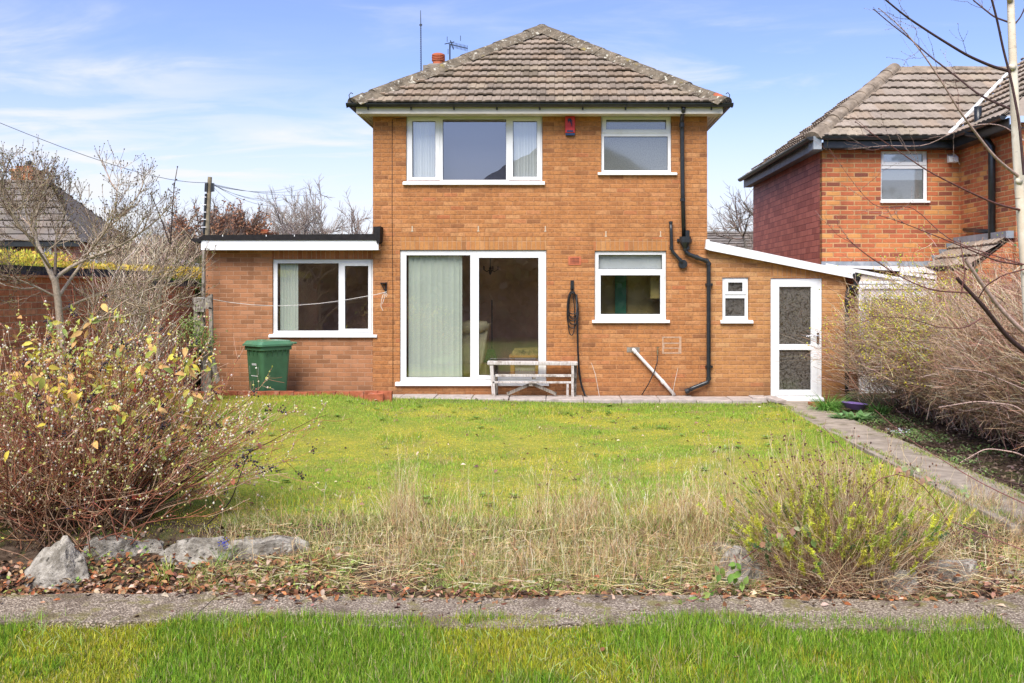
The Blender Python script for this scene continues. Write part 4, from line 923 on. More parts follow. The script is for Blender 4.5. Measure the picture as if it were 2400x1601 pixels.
# ================================================================== OLD BENCH FRAME
be = thing('bench', (fx(1250, 15.7), -.25, .085), 'weathered grey wooden bench frame without its seat in front of the patio door', 'bench')
BD = 15.70; b_y = BD - 16
def bp(px, py, dy=0): return (fx(px, BD), b_y + dy, fz(py, BD))
mb = MB(); mb.prism([bp(1142, 855.5), bp(1354, 857), bp(1354, 848.5), bp(1142, 847)], (0, .20, 0)); mb.build('top_rail', M['wood_bench'], be, bevel=.01)
zf = .087
for x0, x1, x2, x3, dy in ((1148, 1156, 1153, 1161, 0), (1157, 1164, 1159, 1166, .17), (1339, 1345, 1339, 1345, 0), (1345, 1353, 1343, 1351, .17)):
    m2 = MB(); t_ = bp(x0, 857, dy); u_ = bp(x1, 857, dy); D2 = BD + dy
    m2.prism([t_, u_, (fx(x3, BD), b_y + dy, zf), (fx(x2, BD), b_y + dy, zf)], (0, .035, 0)); m2.build('leg', M['wood_bench' if dy == 0 else 'wood_old'], be)
for (py0, py1, dy, xa, xb) in ((878, 884, .05, 1160, 1341), (894, 898.5, .0, 1154, 1339)):
    m2 = MB(); m2.prism([bp(xa, py1, dy), bp(xb, py1 + .5, dy), bp(xb, py0 + .5, dy), bp(xa, py0, dy)], (0, .05, 0)); m2.build('rail', M['wood_bench'], be, bevel=.004)
m2 = MB(); m2.prism([bp(1328, 900), bp(1333, 900), (fx(1333, BD), b_y, zf), (fx(1327, BD), b_y, zf)], (0, .03, 0)); m2.build('short_leg', M['wood_bench'], be)
for sx in (-1, 1):
    m2 = MB(); m2.bar(bp(1246 + sx * 2, 901, .09), bp(1246 + sx * 58, 925, .09), .035, .05, up=(0, 0, 1)); m2.build('brace', M['wood_old'], be)
m2 = MB(); m2.prism([bp(1246, 884), bp(1256, 884), bp(1256, 889), bp(1247, 889)], (0, .04, 0)); m2.prism([bp(1238, 899, .02), bp(1249, 899, .02), bp(1247, 905, .02), bp(1240, 905, .02)], (0, .05, 0)); m2.build('bracket', M['wood_old'], be)

# ================================================================== HOSE, LINE, BOWL
mb = MB(); hy = -.07
mb.box(fx(1337), fx(1345), -.03, -.002, fz(680), fz(657)); mb.bar((fx(1341), -.03, fz(676)), (fx(1341), -.11, fz(674)), .02, .012); mb.bar((fx(1341), -.11, fz(676)), (fx(1341), -.115, fz(668)), .02, .012)
props(mb.build('hose_hook', M['black_pl'], None), 'black hook on the orange brick wall holding the coiled hose', 'hook')
mb = MB(); r_ = np.random.default_rng(12)
for k in range(7):
    bot = 745 + r_.uniform(-12, 28) + (48 if k == 3 else 0); hw = 10 + r_.uniform(-1.5, 3); cx = 1342 + r_.uniform(-1.5, 1.5); top = 683 + r_.uniform(-1.5, 4)
    if k == 3: hw = 8; cx = 1339
    pts = []
    for j in range(25):
        t = 2*pi*j/24; c_ = cos(t); yy = (top + bot)/2 - (bot - top)/2 * c_
        ww = hw * (abs(sin(t)) ** .75) * (1 if sin(t) > 0 else -1) * (0.75 + .35 * (yy - top)/(bot - top))
        pts.append((fx(cx + ww), -.05 - .012 * k + .004 * sin(3*t + k), fz(yy)))
    mb.tube(pts, .0085, 6, cap=False)
mb.tube([(fx(1352), -.10, fz(690)), (fx(1354), -.10, fz(760)), (fx(1355), -.11, fz(820)), (fx(1358), -.12, fz(870)), (fx(1363), -.13, fz(900)), (fx(1372), -.14, fz(926)), (fx(1384), -.25, fz(934, 15.8))], .010, 7)
mb.tube([(fx(1350), -.12, fz(690)), (fx(1352), -.12, fz(760)), (fx(1353), -.13, fz(820)), (fx(1356), -.14, fz(875)), (fx(1362), -.15, fz(905)), (fx(1370), -.15, fz(926))], .010, 7)
props(mb.build('garden_hose', M['black_rub'], None, smooth=True), 'coiled black garden hose hanging from its hook right of the patio door', 'hose')
mb = MB(); mb.tube([W(1541, 834, -.09), W(1540, 850, -.10), W(1533, 872, -.12), W(1520, 900, -.13), W(1504, 926, -.14)], .009, 7)
props(mb.build('garden_hose', M['black_rub'], None, smooth=True), 'short black hose hanging from the outdoor tap by the white pipe', 'hose')
M['line'] = mat_plain("line_cord", (0.70, 0.66, 0.60), .8, .1, 10)
mb = MB(); ln = [(906, 684, 15.9), (884, 690, 15.85), (861, 694, 15.75), (805, 704, 15.6), (748, 711.5, 15.4), (690, 716, 15.2), (643, 717, 15.05), (590, 714.5, 14.8), (539, 709, 14.6), (495, 701, 14.3), (470, 698, 14.17), (452, 697, 14.17)]
mb.tube([P(*q) for q in ln], .0045, 5)
for e in ([(905, 684), (900, 692), (897, 705), (896, 718), (901, 728)], [(905, 685), (903, 700), (899, 712)], [(904, 684), (910, 690), (909, 696), (905, 688)]): mb.tube([(fx(a), -.10 - .01*i, fz(b)) for i, (a, b) in enumerate(e)], .004, 4)
props(mb.build('washing_line', M['line'], None), 'slack white cord strung from the wall bracket to the rotten gate post', 'washing line')
M['purple'] = mat_plain("purple_plastic", (0.24, 0.16, 0.42), .4, .06, 5)
mb = MB(); c0 = (fx(2003, 14.6), 14.6 - 16, .0); pr = [(.10, .0), (.13, .01), (.19, .095), (.20, .10), (.19, .105), (.12, .02), (.0, .018)]
n = 28; vs = []; fs = []
for (r, z) in pr:
    for k in range(n):
        t = 2*pi*k/n; vs.append((c0[0] + r*1.05*cos(t), c0[1] + r*.8*sin(t), c0[2] + .02 + z - .02*cos(t)))
for i in range(len(pr)-1):
    for k in range(n): fs.append((i*n+k, i*n+(k+1) % n, (i+1)*n+(k+1) % n, (i+1)*n+k))
mb.add(vs, fs); props(mb.build('bowl', M['purple'], None, smooth=True), 'purple plastic washing up bowl on the soil beside the grass tuft', 'bowl')
M['shard'] = mat_plain("white_shards", (0.66, 0.70, 0.72), .5, .1, 10)
mb = MB(); r_ = np.random.default_rng(9)
for k in range(60):
    px = 2108 + r_.normal(0, 12); D2 = 12.6 + r_.normal(0, .13); x_, y_ = fx(px, D2), D2 - 16; z_ = float(gz(x_, y_)) + .005
    a = r_.uniform(0, 6.28); s_ = r_.uniform(.012, .035); e = r_.uniform(.004, .02)
    mb.add([(x_ + s_*cos(a), y_ + s_*sin(a), z_), (x_ - s_*sin(a), y_ + s_*cos(a), z_ + e), (x_ - s_*cos(a), y_ - s_*sin(a), z_ + .003), (x_ + s_*sin(a)*.7, y_ - s_*cos(a)*.7, z_ + e)], [(0, 1, 2, 3)])
props(mb.build('white_debris', M['shard'], None), 'scatter of broken white bits on the soil beside the path', 'debris', kind='stuff')

# ================================================================== THINGS INSIDE THE PATIO ROOM
M['armchair'] = mat_plain("cream_leather", (0.70, 0.60, 0.38), .55, .08, 5)
ac = thing('armchair', (fx(1110, 16.9), 1.0, .12), 'cream leather armchair back seen through the patio door glass', 'armchair')
def pi_(px, py, D=16.8, dy=0): return (fx(px, D), D - 16 + dy, fz(py, D))
mb = MB(); mb.prism([pi_(1083, 778), pi_(1137, 778), pi_(1126, 868), pi_(1083, 878)], (0, .16, 0)); mb.build('backrest', M['armchair'], ac, bevel=.04, smooth=True)
mb = MB(); mb.tube([pi_(1080, 770), pi_(1100, 766), pi_(1125, 766), pi_(1143, 762)], [.10, .12, .11, .07], 12); mb.build('head_roll', M['armchair'], ac, smooth=True)
mb = MB(); mb.prism([pi_(1136, 760), pi_(1147, 758), pi_(1132, 850), pi_(1124, 860)], (0, .55, 0)); mb.build('arm', M['armchair'], ac, bevel=.03, smooth=True)
mb = MB(); mb.box(fx(1085, 17), fx(1140, 17), 1.1, 1.6, .14, .55); mb.build('seat', M['armchair'], ac, bevel=.03)
M['pine'] = mat_plain("pine_wood", (0.50, 0.25, 0.07), .5, .15, 8); M['pine_dark'] = mat_plain("carved_top", (0.34, 0.24, 0.09), .7, .4, 12, dirt=((0.05, 0.03, .02), .9))
tb = thing('side_table', (fx(1230, 16.5), .6, .12), 'pine side table with carved top behind the patio door glass', 'table')
mb = MB(); mb.prism([pi_(1204, 819, 16.5), pi_(1260, 817, 16.5), pi_(1264, 833, 16.5), pi_(1196, 833, 16.5)], (0, .4, 0)); mb.build('carved_top', M['pine_dark'], tb)
mb = MB(); mb.prism([pi_(1193, 833.5, 16.45), pi_(1264, 833.5, 16.45), pi_(1264, 838, 16.45), pi_(1194, 838, 16.45)], (0, .45, 0)); mb.build('table_top', M['pine'], tb)
for a, b in ((1196, 1205), (1255, 1262)):
    for yo in (0, .35): mb = MB(); z0 = .125; mb.box(fx(a, 16.5), fx(b, 16.5), .5 + yo, .54 + yo, z0, fz(838, 16.5)); mb.build('leg', M['pine'], tb)
mb = MB()
for k in range(9):
    x_ = 1208 + k * 5; mb.bar(pi_(x_, 878, 16.52), pi_(x_ + 4, 862, 16.52), .008, .008); mb.bar(pi_(x_ + 4, 878, 16.53), pi_(x_, 862, 16.53), .008, .008)
mb.build('lattice', M['cream'], tb)
M['dkgreen'] = mat_plain("dark_green", (0.045, 0.085, 0.02), .8, .3, 12)
br = thing('broom', (fx(1150, 16.7), .7, .12), 'thin dark pole with green fan shaped head behind the patio glass', 'broom')
mb = MB(); mb.tube([pi_(1153, 818, 16.7), pi_(1153, 703, 16.7)], [.008, .012], 6); mb.build('pole', M['black_rub'], br)
mb = MB(); mb.prism([pi_(1132, 850, 16.7), pi_(1168, 850, 16.7), pi_(1158, 820, 16.7), pi_(1143, 819, 16.7)], (0, .08, 0)); mb.build('head', M['dkgreen'], br)
ch = thing('chandelier', (fx(1149, 18.2), 2.2, fz(647, 18.2)), 'small dark chandelier hanging inside behind the sliding door', 'chandelier')
mb = MB(); c0 = Vector(pi_(1149, 632, 18.2)); mb.tube([c0 + Vector((0, 0, .22)), c0], .008, 5); mb.lathe(c0, [(.01, -.10), (.03, -.06), (.02, 0), (.03, .03), (.01, .06)], 8); mb.build('stem', M['black_pl'], ch)
for k in range(5):
    a = 2*pi*k/5; mb = MB(); mb.tube([c0, c0 + Vector((.08*cos(a), .08*sin(a), -.04)), c0 + Vector((.15*cos(a), .15*sin(a), 0)), c0 + Vector((.15*cos(a), .15*sin(a), .07))], .008, 5); mb.build('arm', M['black_pl'], ch)

# ================================================================== FAR HOUSES, POLE, WIRES
def hipped(name, label, x0, x1, y0, y1, ez, rz, wallm, roofm, hip0=True, hip1=True, parts=True):
    t_ = thing(name, ((x0+x1)/2, (y0+y1)/2, -.3), label, 'house')
    mb = MB(); mb.box(x0 + .3, x1 - .3, y0 + .3, y1 - .3, -.6, ez); mb.build('wall', M[wallm], t_)
    hy_ = (y1 - y0) / 2; nl_ = math.hypot(hy_, rz - ez); W_ = x1 - x0
    a = hy_ if hip0 else 0; b = hy_ if hip1 else 0
    tiled_slope('roof', (x0, y0, ez), (1, 0, 0), (0, hy_, rz - ez), nl_, lambda v: (a * v / nl_, W_ - b * v / nl_), M[roofm], t_, gauge=.33, tw=.33, seed=31, detail=False)
    tiled_slope('roof', (x1, y1, ez), (-1, 0, 0), (0, -hy_, rz - ez), nl_, lambda v: (b * v / nl_, W_ - a * v / nl_), M[roofm], t_, gauge=.33, tw=.33, seed=32, detail=False)
    if hip1: obj('roof', [(x1, y0, ez), (x1, y1, ez), (x1 - b, y0 + hy_, rz)], [(0, 1, 2)], M[roofm], t_, col=[(.8,.8,.8)]*3)
    if hip0: obj('roof', [(x0, y1, ez), (x0, y0, ez), (x0 + a, y0 + hy_, rz)], [(0, 1, 2)], M[roofm], t_, col=[(.8,.8,.8)]*3)
    mb = MB(); mb.box(x0 + .05, x1 - .05, y0 + .02, y0 + .10, ez - .16, ez - .01); mb.build('fascia', M['black_pl'], t_)
    return t_
bg1 = hipped('bungalow', 'brick bungalow with brown roof and chimney behind the left boundary wall', -26, -15.1, 14, 18.4, 3.42, 5.62, 'brick_wall', 'roof_far')
D3 = 32.5; Yc = D3 - 16
mb = MB(); mb.box(fx(26, D3), fx(76, D3), Yc, Yc + .7, 4.6, fz(398, D3)); mb.box(fx(23, D3), fx(79, D3), Yc - .05, Yc + .75, fz(402, D3), fz(396, D3)); mb.box(fx(34, D3), fx(66, D3), Yc + .1, Yc + .5, fz(396, D3), fz(388, D3)); chb = mb.build('chimney', M['brick_nb'], bg1)
mb = MB(); c0 = (fx(57, D3), Yc + .3, fz(389, D3)); mb.lathe(c0, [(.12, 0), (.11, .1), (.15, .11), (.15, .15), (.10, .16), (.10, .2)], 10); mb.build('chimney_pot', M['black_pl'], chb)
D4 = 30.3; Y4 = D4 - 16
for (a, b, c, d, m_) in ((-6, 26, 572, 603, 'green'), (105, 122, 572, 600, 'glass_ob'), (212, 250, 592, 640, 'glass_ob')):
    mb = MB(); panel(mb, fx(a, D4), fx(b, D4), fz(d, D4), fz(c, D4), Y4 - .06, Y4 + .0, [(fx(a + 3.5, D4), fx(b - 4, D4), fz(d - 3, D4), fz(c + 3, D4))]); wq = mb.build('window', M['upvc'], bg1)
    mb = MB(); mb.box(fx(a + 3, D4), fx(b - 3.5, D4), Y4 - .02, Y4 - .005, fz(d - 2, D4), fz(c + 2, D4)); mb.build('pane', M[m_], wq)
pipe('downpipe', [(fx(42, D4), Y4 - .08, fz(568, D4)), (fx(42, D4), Y4 - .08, 0)], .05, parent=bg1)
xm = fx(395, 42)
hipped('outbuilding', 'low mauve roofed building beyond the boundary wall, right of the bungalow', xm - 4.5, fx(456, 40), 24, 28.4, fz(631, 40), fz(598, 42.2), 'cream', 'roof_mauve')
hipped('terrace_house', 'distant house with only its chimney showing over the flat roof', fx(560, 60), fx(700, 60), 44, 52, 3.5, 5.2, 'brick_wall', 'roof_far')
D6 = 60
th2 = [o for o in COL.objects if o.name.startswith('terrace_house')][0]
mb = MB(); mb.box(fx(601, D6), fx(624, D6), 44, 45, 3.5, fz(545, D6)); mb.box(fx(598, D6), fx(627, D6), 43.9, 45.1, fz(547, D6), fz(543, D6)); cc = mb.build('chimney', M['brick_nb'], th2)
for px in (607, 613, 619): mb = MB(); mb.lathe((fx(px, D6), 44.5, fz(543, D6)), [(.12, 0), (.11, .18)], 8); mb.build('chimney_pot', M['terracotta'], cc)
hipped('distant_house', 'distant brown tiled roof glimpsed between the two brick houses', fx(1600, 42), fx(1790, 42), 24, 30, fz(605, 40), fz(543, 43), 'brick_wall', 'roof_far', False, False)
po = thing('utility_pole', (fx(480, 40), 24, -.3), 'leaning wooden telephone pole with black boxes behind the flat roof', 'pole')
PDp = 40
def pq(px, py, dy=0): return (fx(px, PDp), PDp - 16 + dy, fz(py, PDp))
M['pole'] = mat_plain("pole_timber", (0.27, 0.22, 0.14), .9, .2, 3)
mb = MB(); mb.tube([(fx(470, 40), 24, -.4), pq(484, 550), pq(492, 415)], [.16, .125, .09], 10); mb.build('pole_shaft', M['pole'], po)
for a in (482, 496): mb = MB(); mb.prism([pq(a, 450, -.15), pq(a + 7, 449, -.15), pq(a + 7, 430, -.15), pq(a + 1, 430, -.15)], (0, .14, 0)); mb.build('junction_box', M['black_pl'], po)
mb = MB(); mb.tube([pq(480, 549, -.13), pq(485, 455, -.13)], .05, 6); mb.build('cable_duct', M['black_pl'], po)
for py in (463, 481, 498, 515, 533): mb = MB(); mb.box(pq(481.5, py)[0] - .10, pq(481.5, py)[0] + .10, 23.8, 23.83, pq(481, py)[2] - .015, pq(481, py)[2] + .015); mb.build('cable_clip', M['upvc'], po)
for k, (ex, ey, ed) in enumerate(((670, 482, 52), (665, 468, 60), (760, 452, 75), (660, 462, 60), (720, 440, 66), (640, 520, 50), (690, 436, 70))):
    a = Vector(pq(494, 429 + k * .8)); b = Vector(P(ex, ey, ed)); mb = MB()
    mb.tube([a.lerp(b, t) - Vector((0, 0, .35 * 4 * t * (1 - t))) for t in np.linspace(0, 1, 9)], .009, 4)
    props(mb.build('overhead_wire', M['lead'], None), 'thin grey telephone wire fanning right from the leaning wooden pole', 'wire', 'telephone wires running right from the pole')
a = Vector(pq(488, 428)); b = Vector(P(-40, 272, 14)); mb = MB(); mb.tube([a.lerp(b, t) - Vector((0, 0, .28 * 4 * t * (1 - t))) for t in np.linspace(0, 1, 14)], [.012 - .007*t for t in np.linspace(0, 1, 14)], 4)
props(mb.build('overhead_wire', M['lead'], None), 'single thin wire running from the pole to the upper left over the bungalow', 'wire')

# ================================================================== ROCKS
def mat_rock():
    t = NT("limestone_rock"); p = t.pos()
    c = t.mix(t.rng(t.noise(p, 9, 8, .68), .35, .68), (0.17, 0.15, 0.12), (0.52, 0.48, 0.41))
    c = t.mix(t.rng(t.noise(p, 26, 5, .6), .60, .66, 0, .85), c, (0.05, 0.045, 0.035))
    c = t.mix(t.rng(t.noise(p, 5, 5, .6), .60, .68, 0, .7), c, (0.16, 0.16, 0.06))
    return t.done(t.bsdf(c, .95, t.bump(t.noise(p, 24, 8, .7), .9, .03), .15))
M['rock'] = mat_rock()
def rock(px0, px1, pyt, pyb, D, depth, label, seed, flat=.5, peak=None):
    n1, n2 = 44, 20; r_ = np.random.default_rng(seed); x0, x1 = fx(px0, D), fx(px1, D); y0 = D - 16; xm_ = (x0+x1)/2; ex_ = 1.05 if flat < .95 else 1.1; x0 = xm_ + (x0-xm_)*ex_; x1 = xm_ + (x1-xm_)*ex_; pyt += 15 if flat < .85 else 2
    zt, zb = fz(pyt, D), fz(pyb, D) - .05; cx, cz = (x0+x1)/2, zb; rx = (x1-x0)/2; rz_ = zt - zb
    planes = []                                     # a few cut planes make the flat faces
    for k in range(11):
        d = Vector(r_.normal(0, 1, 3)); d.z = abs(d.z); d.normalize(); planes.append((d, r_.uniform(.58, .86)))
    off = Vector(r_.uniform(0, 50, 3)); vs = []; fs = []
    for i in range(n2 + 1):
        th = (i / n2) * pi / 2 * 1.0
        for j in range(n1):
            ph = 2*pi*j/n1; d = Vector((cos(ph)*cos(th), sin(ph)*cos(th), sin(th))); rad = 1.0
            for pn, pd in planes:
                k_ = d.dot(pn)
                if k_ > pd: rad = min(rad, pd / k_)
            rad *= 1.12 + .20 * mnoise.noise(d * 1.6 + off) + .09 * mnoise.noise(d * 4 + off) + .06 * mnoise.noise(d * 9 + off) + .03 * mnoise.noise(d * 19 + off)
            zz = d.z * rad; xo = d.x * rad
            if peak is not None: xo += (peak - xo) * .42 * max(0, zz) ** 1.2
            fl = flat + .10 * mnoise.noise(Vector((xo*2, d.y*2, seed))); zz = zz if zz < fl else fl + (zz - fl) * .18
            vs.append((cx + rx * xo, y0 + depth * d.y * rad, cz + rz_ * zz / (flat * .97)))
    for i in range(n2):
        for j in range(n1): fs.append((i*n1+j, i*n1+(j+1) % n1, (i+1)*n1+(j+1) % n1, (i+1)*n1+j))
    o = obj('rock', vs, fs, M['rock'])
    return props(o, label, 'rock', 'rockery stones edging the lawn')
rock(52, 238, 1262, 1366, 6.95, .22, 'largest pale grey boulder, left of the bed under the reddish shrub', 23, .94, -.05)
rock(395, 560, 1250, 1306, 7.2, .12, 'flat grey stone behind the small blue flowers', 2, .75)
rock(540, 730, 1252, 1300, 7.35, .16, 'long low stone slab right of the blue flowers', 3, .5)
rock(175, 330, 1250, 1292, 7.35, .14, 'dark stone half hidden behind the large pale boulder', 4, .55)
rock(300, 405, 1258, 1288, 7.4, .10, 'narrow whitish stone between two larger lawn edge stones', 5, .5)
rock(768, 826, 1268, 1298, 7.35, .07, 'small pale stone at the left end of the dry grass', 6, .8)
rock(850, 918, 1240, 1272, 7.6, .08, 'small white stone lying in the dry grass', 7, .7)
rock(520, 600, 1226, 1252, 7.7, .09, 'flat pale stone on the lawn edge behind the slab', 8, .5)
rock(1662, 1806, 1288, 1368, 6.95, .18, 'pale boulder left of the yellow green bush', 9, .9, -.2)
rock(1640, 1730, 1266, 1300, 7.3, .10, 'flat stone just behind the pale boulder by the bush', 10, .5)
rock(2010, 2160, 1318, 1386, 6.85, .18, 'dark mossy stone under the yellow green bush', 11, .8)
rock(2150, 2306, 1306, 1348, 7.0, .15, 'low pale stone right of the yellow green bush', 12, .6)
rock(2335, 2425, 1318, 1352, 7.0, .13, 'pale stone at the right end of the rockery', 13, .7)
# ================================================================== VEGETATION TOOLS (numpy)
def nrm(v): return v / np.maximum(np.linalg.norm(v, axis=-1, keepdims=True), 1e-9)
class NM:
    """gathers big quad meshes"""
    def __init__(s): s.V = []; s.Q = []; s.C = []; s.n = 0
    def put(s, V, Q, C):
        V = V.reshape(-1, 3); s.V.append(V); s.Q.append(Q + s.n); s.C.append(C.reshape(-1, 3)); s.n += len(V)
    def tubes(s, P, R, C, sides=3):
        """P (N,K,3) R (N,K) C (N,3) or (N,K,3)"""
        N, K, _ = P.shape
        if N == 0: return
        T = nrm(np.gradient(P, axis=1)); ref = np.zeros((N, 1, 3)); mt = np.abs(T.mean(1)); ax = mt.argmin(1); ref[np.arange(N), 0, ax] = 1
        e1 = nrm(np.cross(T, ref)); e2 = np.cross(T, e1)
        a = np.arange(sides) * 2*np.pi/sides
        V = P[:, :, None] + (e1[:, :, None] * np.cos(a)[:, None] + e2[:, :, None] * np.sin(a)[:, None]) * R[:, :, None, None]
        i = np.arange(N)[:, None, None] * K * sides + np.arange(K-1)[None, :, None] * sides + np.arange(sides)[None, None, :]
        j = np.arange(N)[:, None, None] * K * sides + np.arange(K-1)[None, :, None] * sides + ((np.arange(sides)+1) % sides)[None, None, :]
        Q = np.stack([i, j, j + sides, i + sides], -1).reshape(-1, 4)
        if C.ndim == 2: C = np.repeat(C[:, None], K, 1)
        s.put(V, Q, np.repeat(C[:, :, None], sides, 2))
    def ribbons(s, P, Wd, C, side=None, seed=0):
        N, K, _ = P.shape
        if N == 0: return
        if side is None:
            r = np.random.default_rng(seed); a = r.uniform(0, 2*np.pi, N); side = np.stack([np.cos(a), np.sin(a), 0*a], -1)
        if side.ndim == 2: side = side[:, None]
        V = np.stack([P - side * Wd[:, :, None], P + side * Wd[:, :, None]], 2)
        i = np.arange(N)[:, None] * K * 2 + np.arange(K-1)[None] * 2
        Q = np.stack([i, i+1, i+3, i+2], -1).reshape(-1, 4)
        if C.ndim == 2: C = np.repeat(C[:, None], K, 1)
        s.put(V, Q, np.repeat(C[:, :, None], 2, 2))
    def leaves(s, B, D, Nn, L, Wd, C, fold=.25, droop=.15):
        """B base (N,3), D direction, Nn normal; 3x3 grid leaf, pointed"""
        D = nrm(D); S = nrm(np.cross(D, Nn)); U = np.cross(S, D); N = len(B); V = []
        for t, wv in ((0, .08), (.3, .85), (.62, .8), (1, .04)):
            for sd in (-1, 0, 1):
                V.append(B + D * (L*t)[:, None] + S * (Wd*wv*sd*.5)[:, None] + U * (abs(sd) * fold * Wd * wv * .5 - droop * L * t*t)[:, None])
        V = np.stack(V, 1); q = []
        for r in range(3):
            for c in range(2): q.append([r*3+c, r*3+c+1, (r+1)*3+c+1, (r+1)*3+c])
        Q = (np.arange(N)[:, None, None] * 12 + np.array(q)[None]).reshape(-1, 4)
        s.put(V, Q, np.repeat(C[:, None], 12, 1))
    def quads(s, B, D, Nn, L, Wd, C, fold=.3):
        D = nrm(D); S = nrm(np.cross(D, Nn)); U = np.cross(S, D)
        V = np.stack([B, B + D*(L*.5)[:, None] - S*(Wd*.5)[:, None] + U*(fold*Wd*.5)[:, None], B + D*L[:, None], B + D*(L*.5)[:, None] + S*(Wd*.5)[:, None] + U*(fold*Wd*.5)[:, None]], 1)
        s.put(V, (np.arange(len(B))[:, None] * 4 + np.arange(4)[None]), np.repeat(C[:, None], 4, 1))
    def octa(s, B, r, C):
        """small bead: 6 points, 8 tris as degenerate-free quads (4 side kites)"""
        N = len(B); o = np.array([[1,0,0],[0,1,0],[-1,0,0],[0,-1,0],[0,0,1.15],[0,0,-1.15],[.62,.62,.1],[-.62,.62,.1],[-.62,-.62,.1],[.62,-.62,.1]], float)
        V = B[:, None] + o[None] * r[:, None, None]
        q = [[4,0,6,1],[4,1,7,2],[4,2,8,3],[4,3,9,0],[5,1,6,0],[5,2,7,1],[5,3,8,2],[5,0,9,3]]
        Q = (np.arange(N)[:, None, None] * 10 + np.array(q)[None]).reshape(-1, 4); s.put(V, Q, np.repeat(C[:, None], 10, 1))
    def build(s, name, mat, parent=None, smooth=False):
        return nobj(name, np.concatenate(s.V), np.concatenate(s.Q), mat, parent, col=np.concatenate(s.C), smooth=smooth)
def pal(r, cols, N, jit=.12, p=None):
    c = np.array(cols, float)[r.choice(len(cols), N, p=p)]
    return np.clip(c * r.normal(1, jit, (N, 1)) * r.normal(1, jit*.3, (N, 3)), .002, .95)
M['blade'] = mat_attr("grass_blade", .6, .35, .3); M['straw'] = mat_attr("dry_straw", .8, .25, .15); M['bark'] = mat_attr("twig_bark", .85, 0, .2, 40, .35)
M['leaf'] = mat_attr("leaf", .55, .35, .35, 30, .15); M['berry'] = mat_attr("berry", .35, 0, .5); M['litter'] = mat_attr("leaf_litter", .85, .12, .15, 25, .3)

def arcs(r, B, dirs, L, K, bend=(0, 0, -1), amt=.25, wig=.03, tpow=2.0):
    """curved strands from base B along dirs, bent by amt*L towards `bend`"""
    N = len(B); t = np.linspace(0, 1, K); d = nrm(dirs)
    P = B[:, None] + d[:, None] * (L[:, None] * t)[:, :, None]
    P = P + np.array(bend, float)[None, None] * ((amt if np.ndim(amt) else np.full(N, amt)) * L)[:, None, None] * (t ** tpow)[None, :, None]
    w1 = r.normal(0, 1, (N, K, 3)).cumsum(1) * (wig * L / math.sqrt(K))[:, None, None]; w1 -= w1[:, :1]
    return P + w1
def at(P, idx, t):
    """points and tangents on strands P[idx] at parameter t"""
    K = P.shape[1]; f = t * (K - 1); i = np.clip(f.astype(int), 0, K - 2); u = (f - i)[:, None]
    a = P[idx, i]; b = P[idx, i + 1]; return a * (1-u) + b * u, nrm(b - a)
def in_view(x, y, z=0.0, m=60):
    D = y + 16; px = CXP + x * F / np.maximum(D, .1); py = CYP - (z - CAMZ) * F / np.maximum(D, .1)
    return (D > .5) & (px > -m) & (px < 2400 + m) & (py < 1601 + m)

# ================================================================== LAWN GRASS
def fbm(x, y, s, seed=0):
    o = Vector((seed * 7.3, seed * 3.1, 0)); return np.array([mnoise.fractal(Vector((a * s, b * s, 0)) + o, 1.0, 2.0, 3) for a, b in zip(x, y)])
def fgrid(s, seed, x0=-8, x1=8, y0=-13, y1=1, st=.12):
    gx = np.arange(x0, x1, st); gy = np.arange(y0, y1, st); A, B_ = np.meshgrid(gx, gy); v = fbm(A.ravel(), B_.ravel(), s, seed).reshape(A.shape)
    def f(x, y):
        i = np.clip((x - x0) / st, 0, len(gx) - 1.01); j = np.clip((y - y0) / st, 0, len(gy) - 1.01); a = i.astype(int); b = j.astype(int); u = i - a; w_ = j - b
        return (v[b, a] * (1-u) + v[b, a+1] * u) * (1-w_) + (v[b+1, a] * (1-u) + v[b+1, a+1] * u) * w_
    return f
nA = fgrid(.55, 1); nB = fgrid(1.7, 2); nC = fgrid(.9, 3)
fbmL = fgrid(2.6, 9)
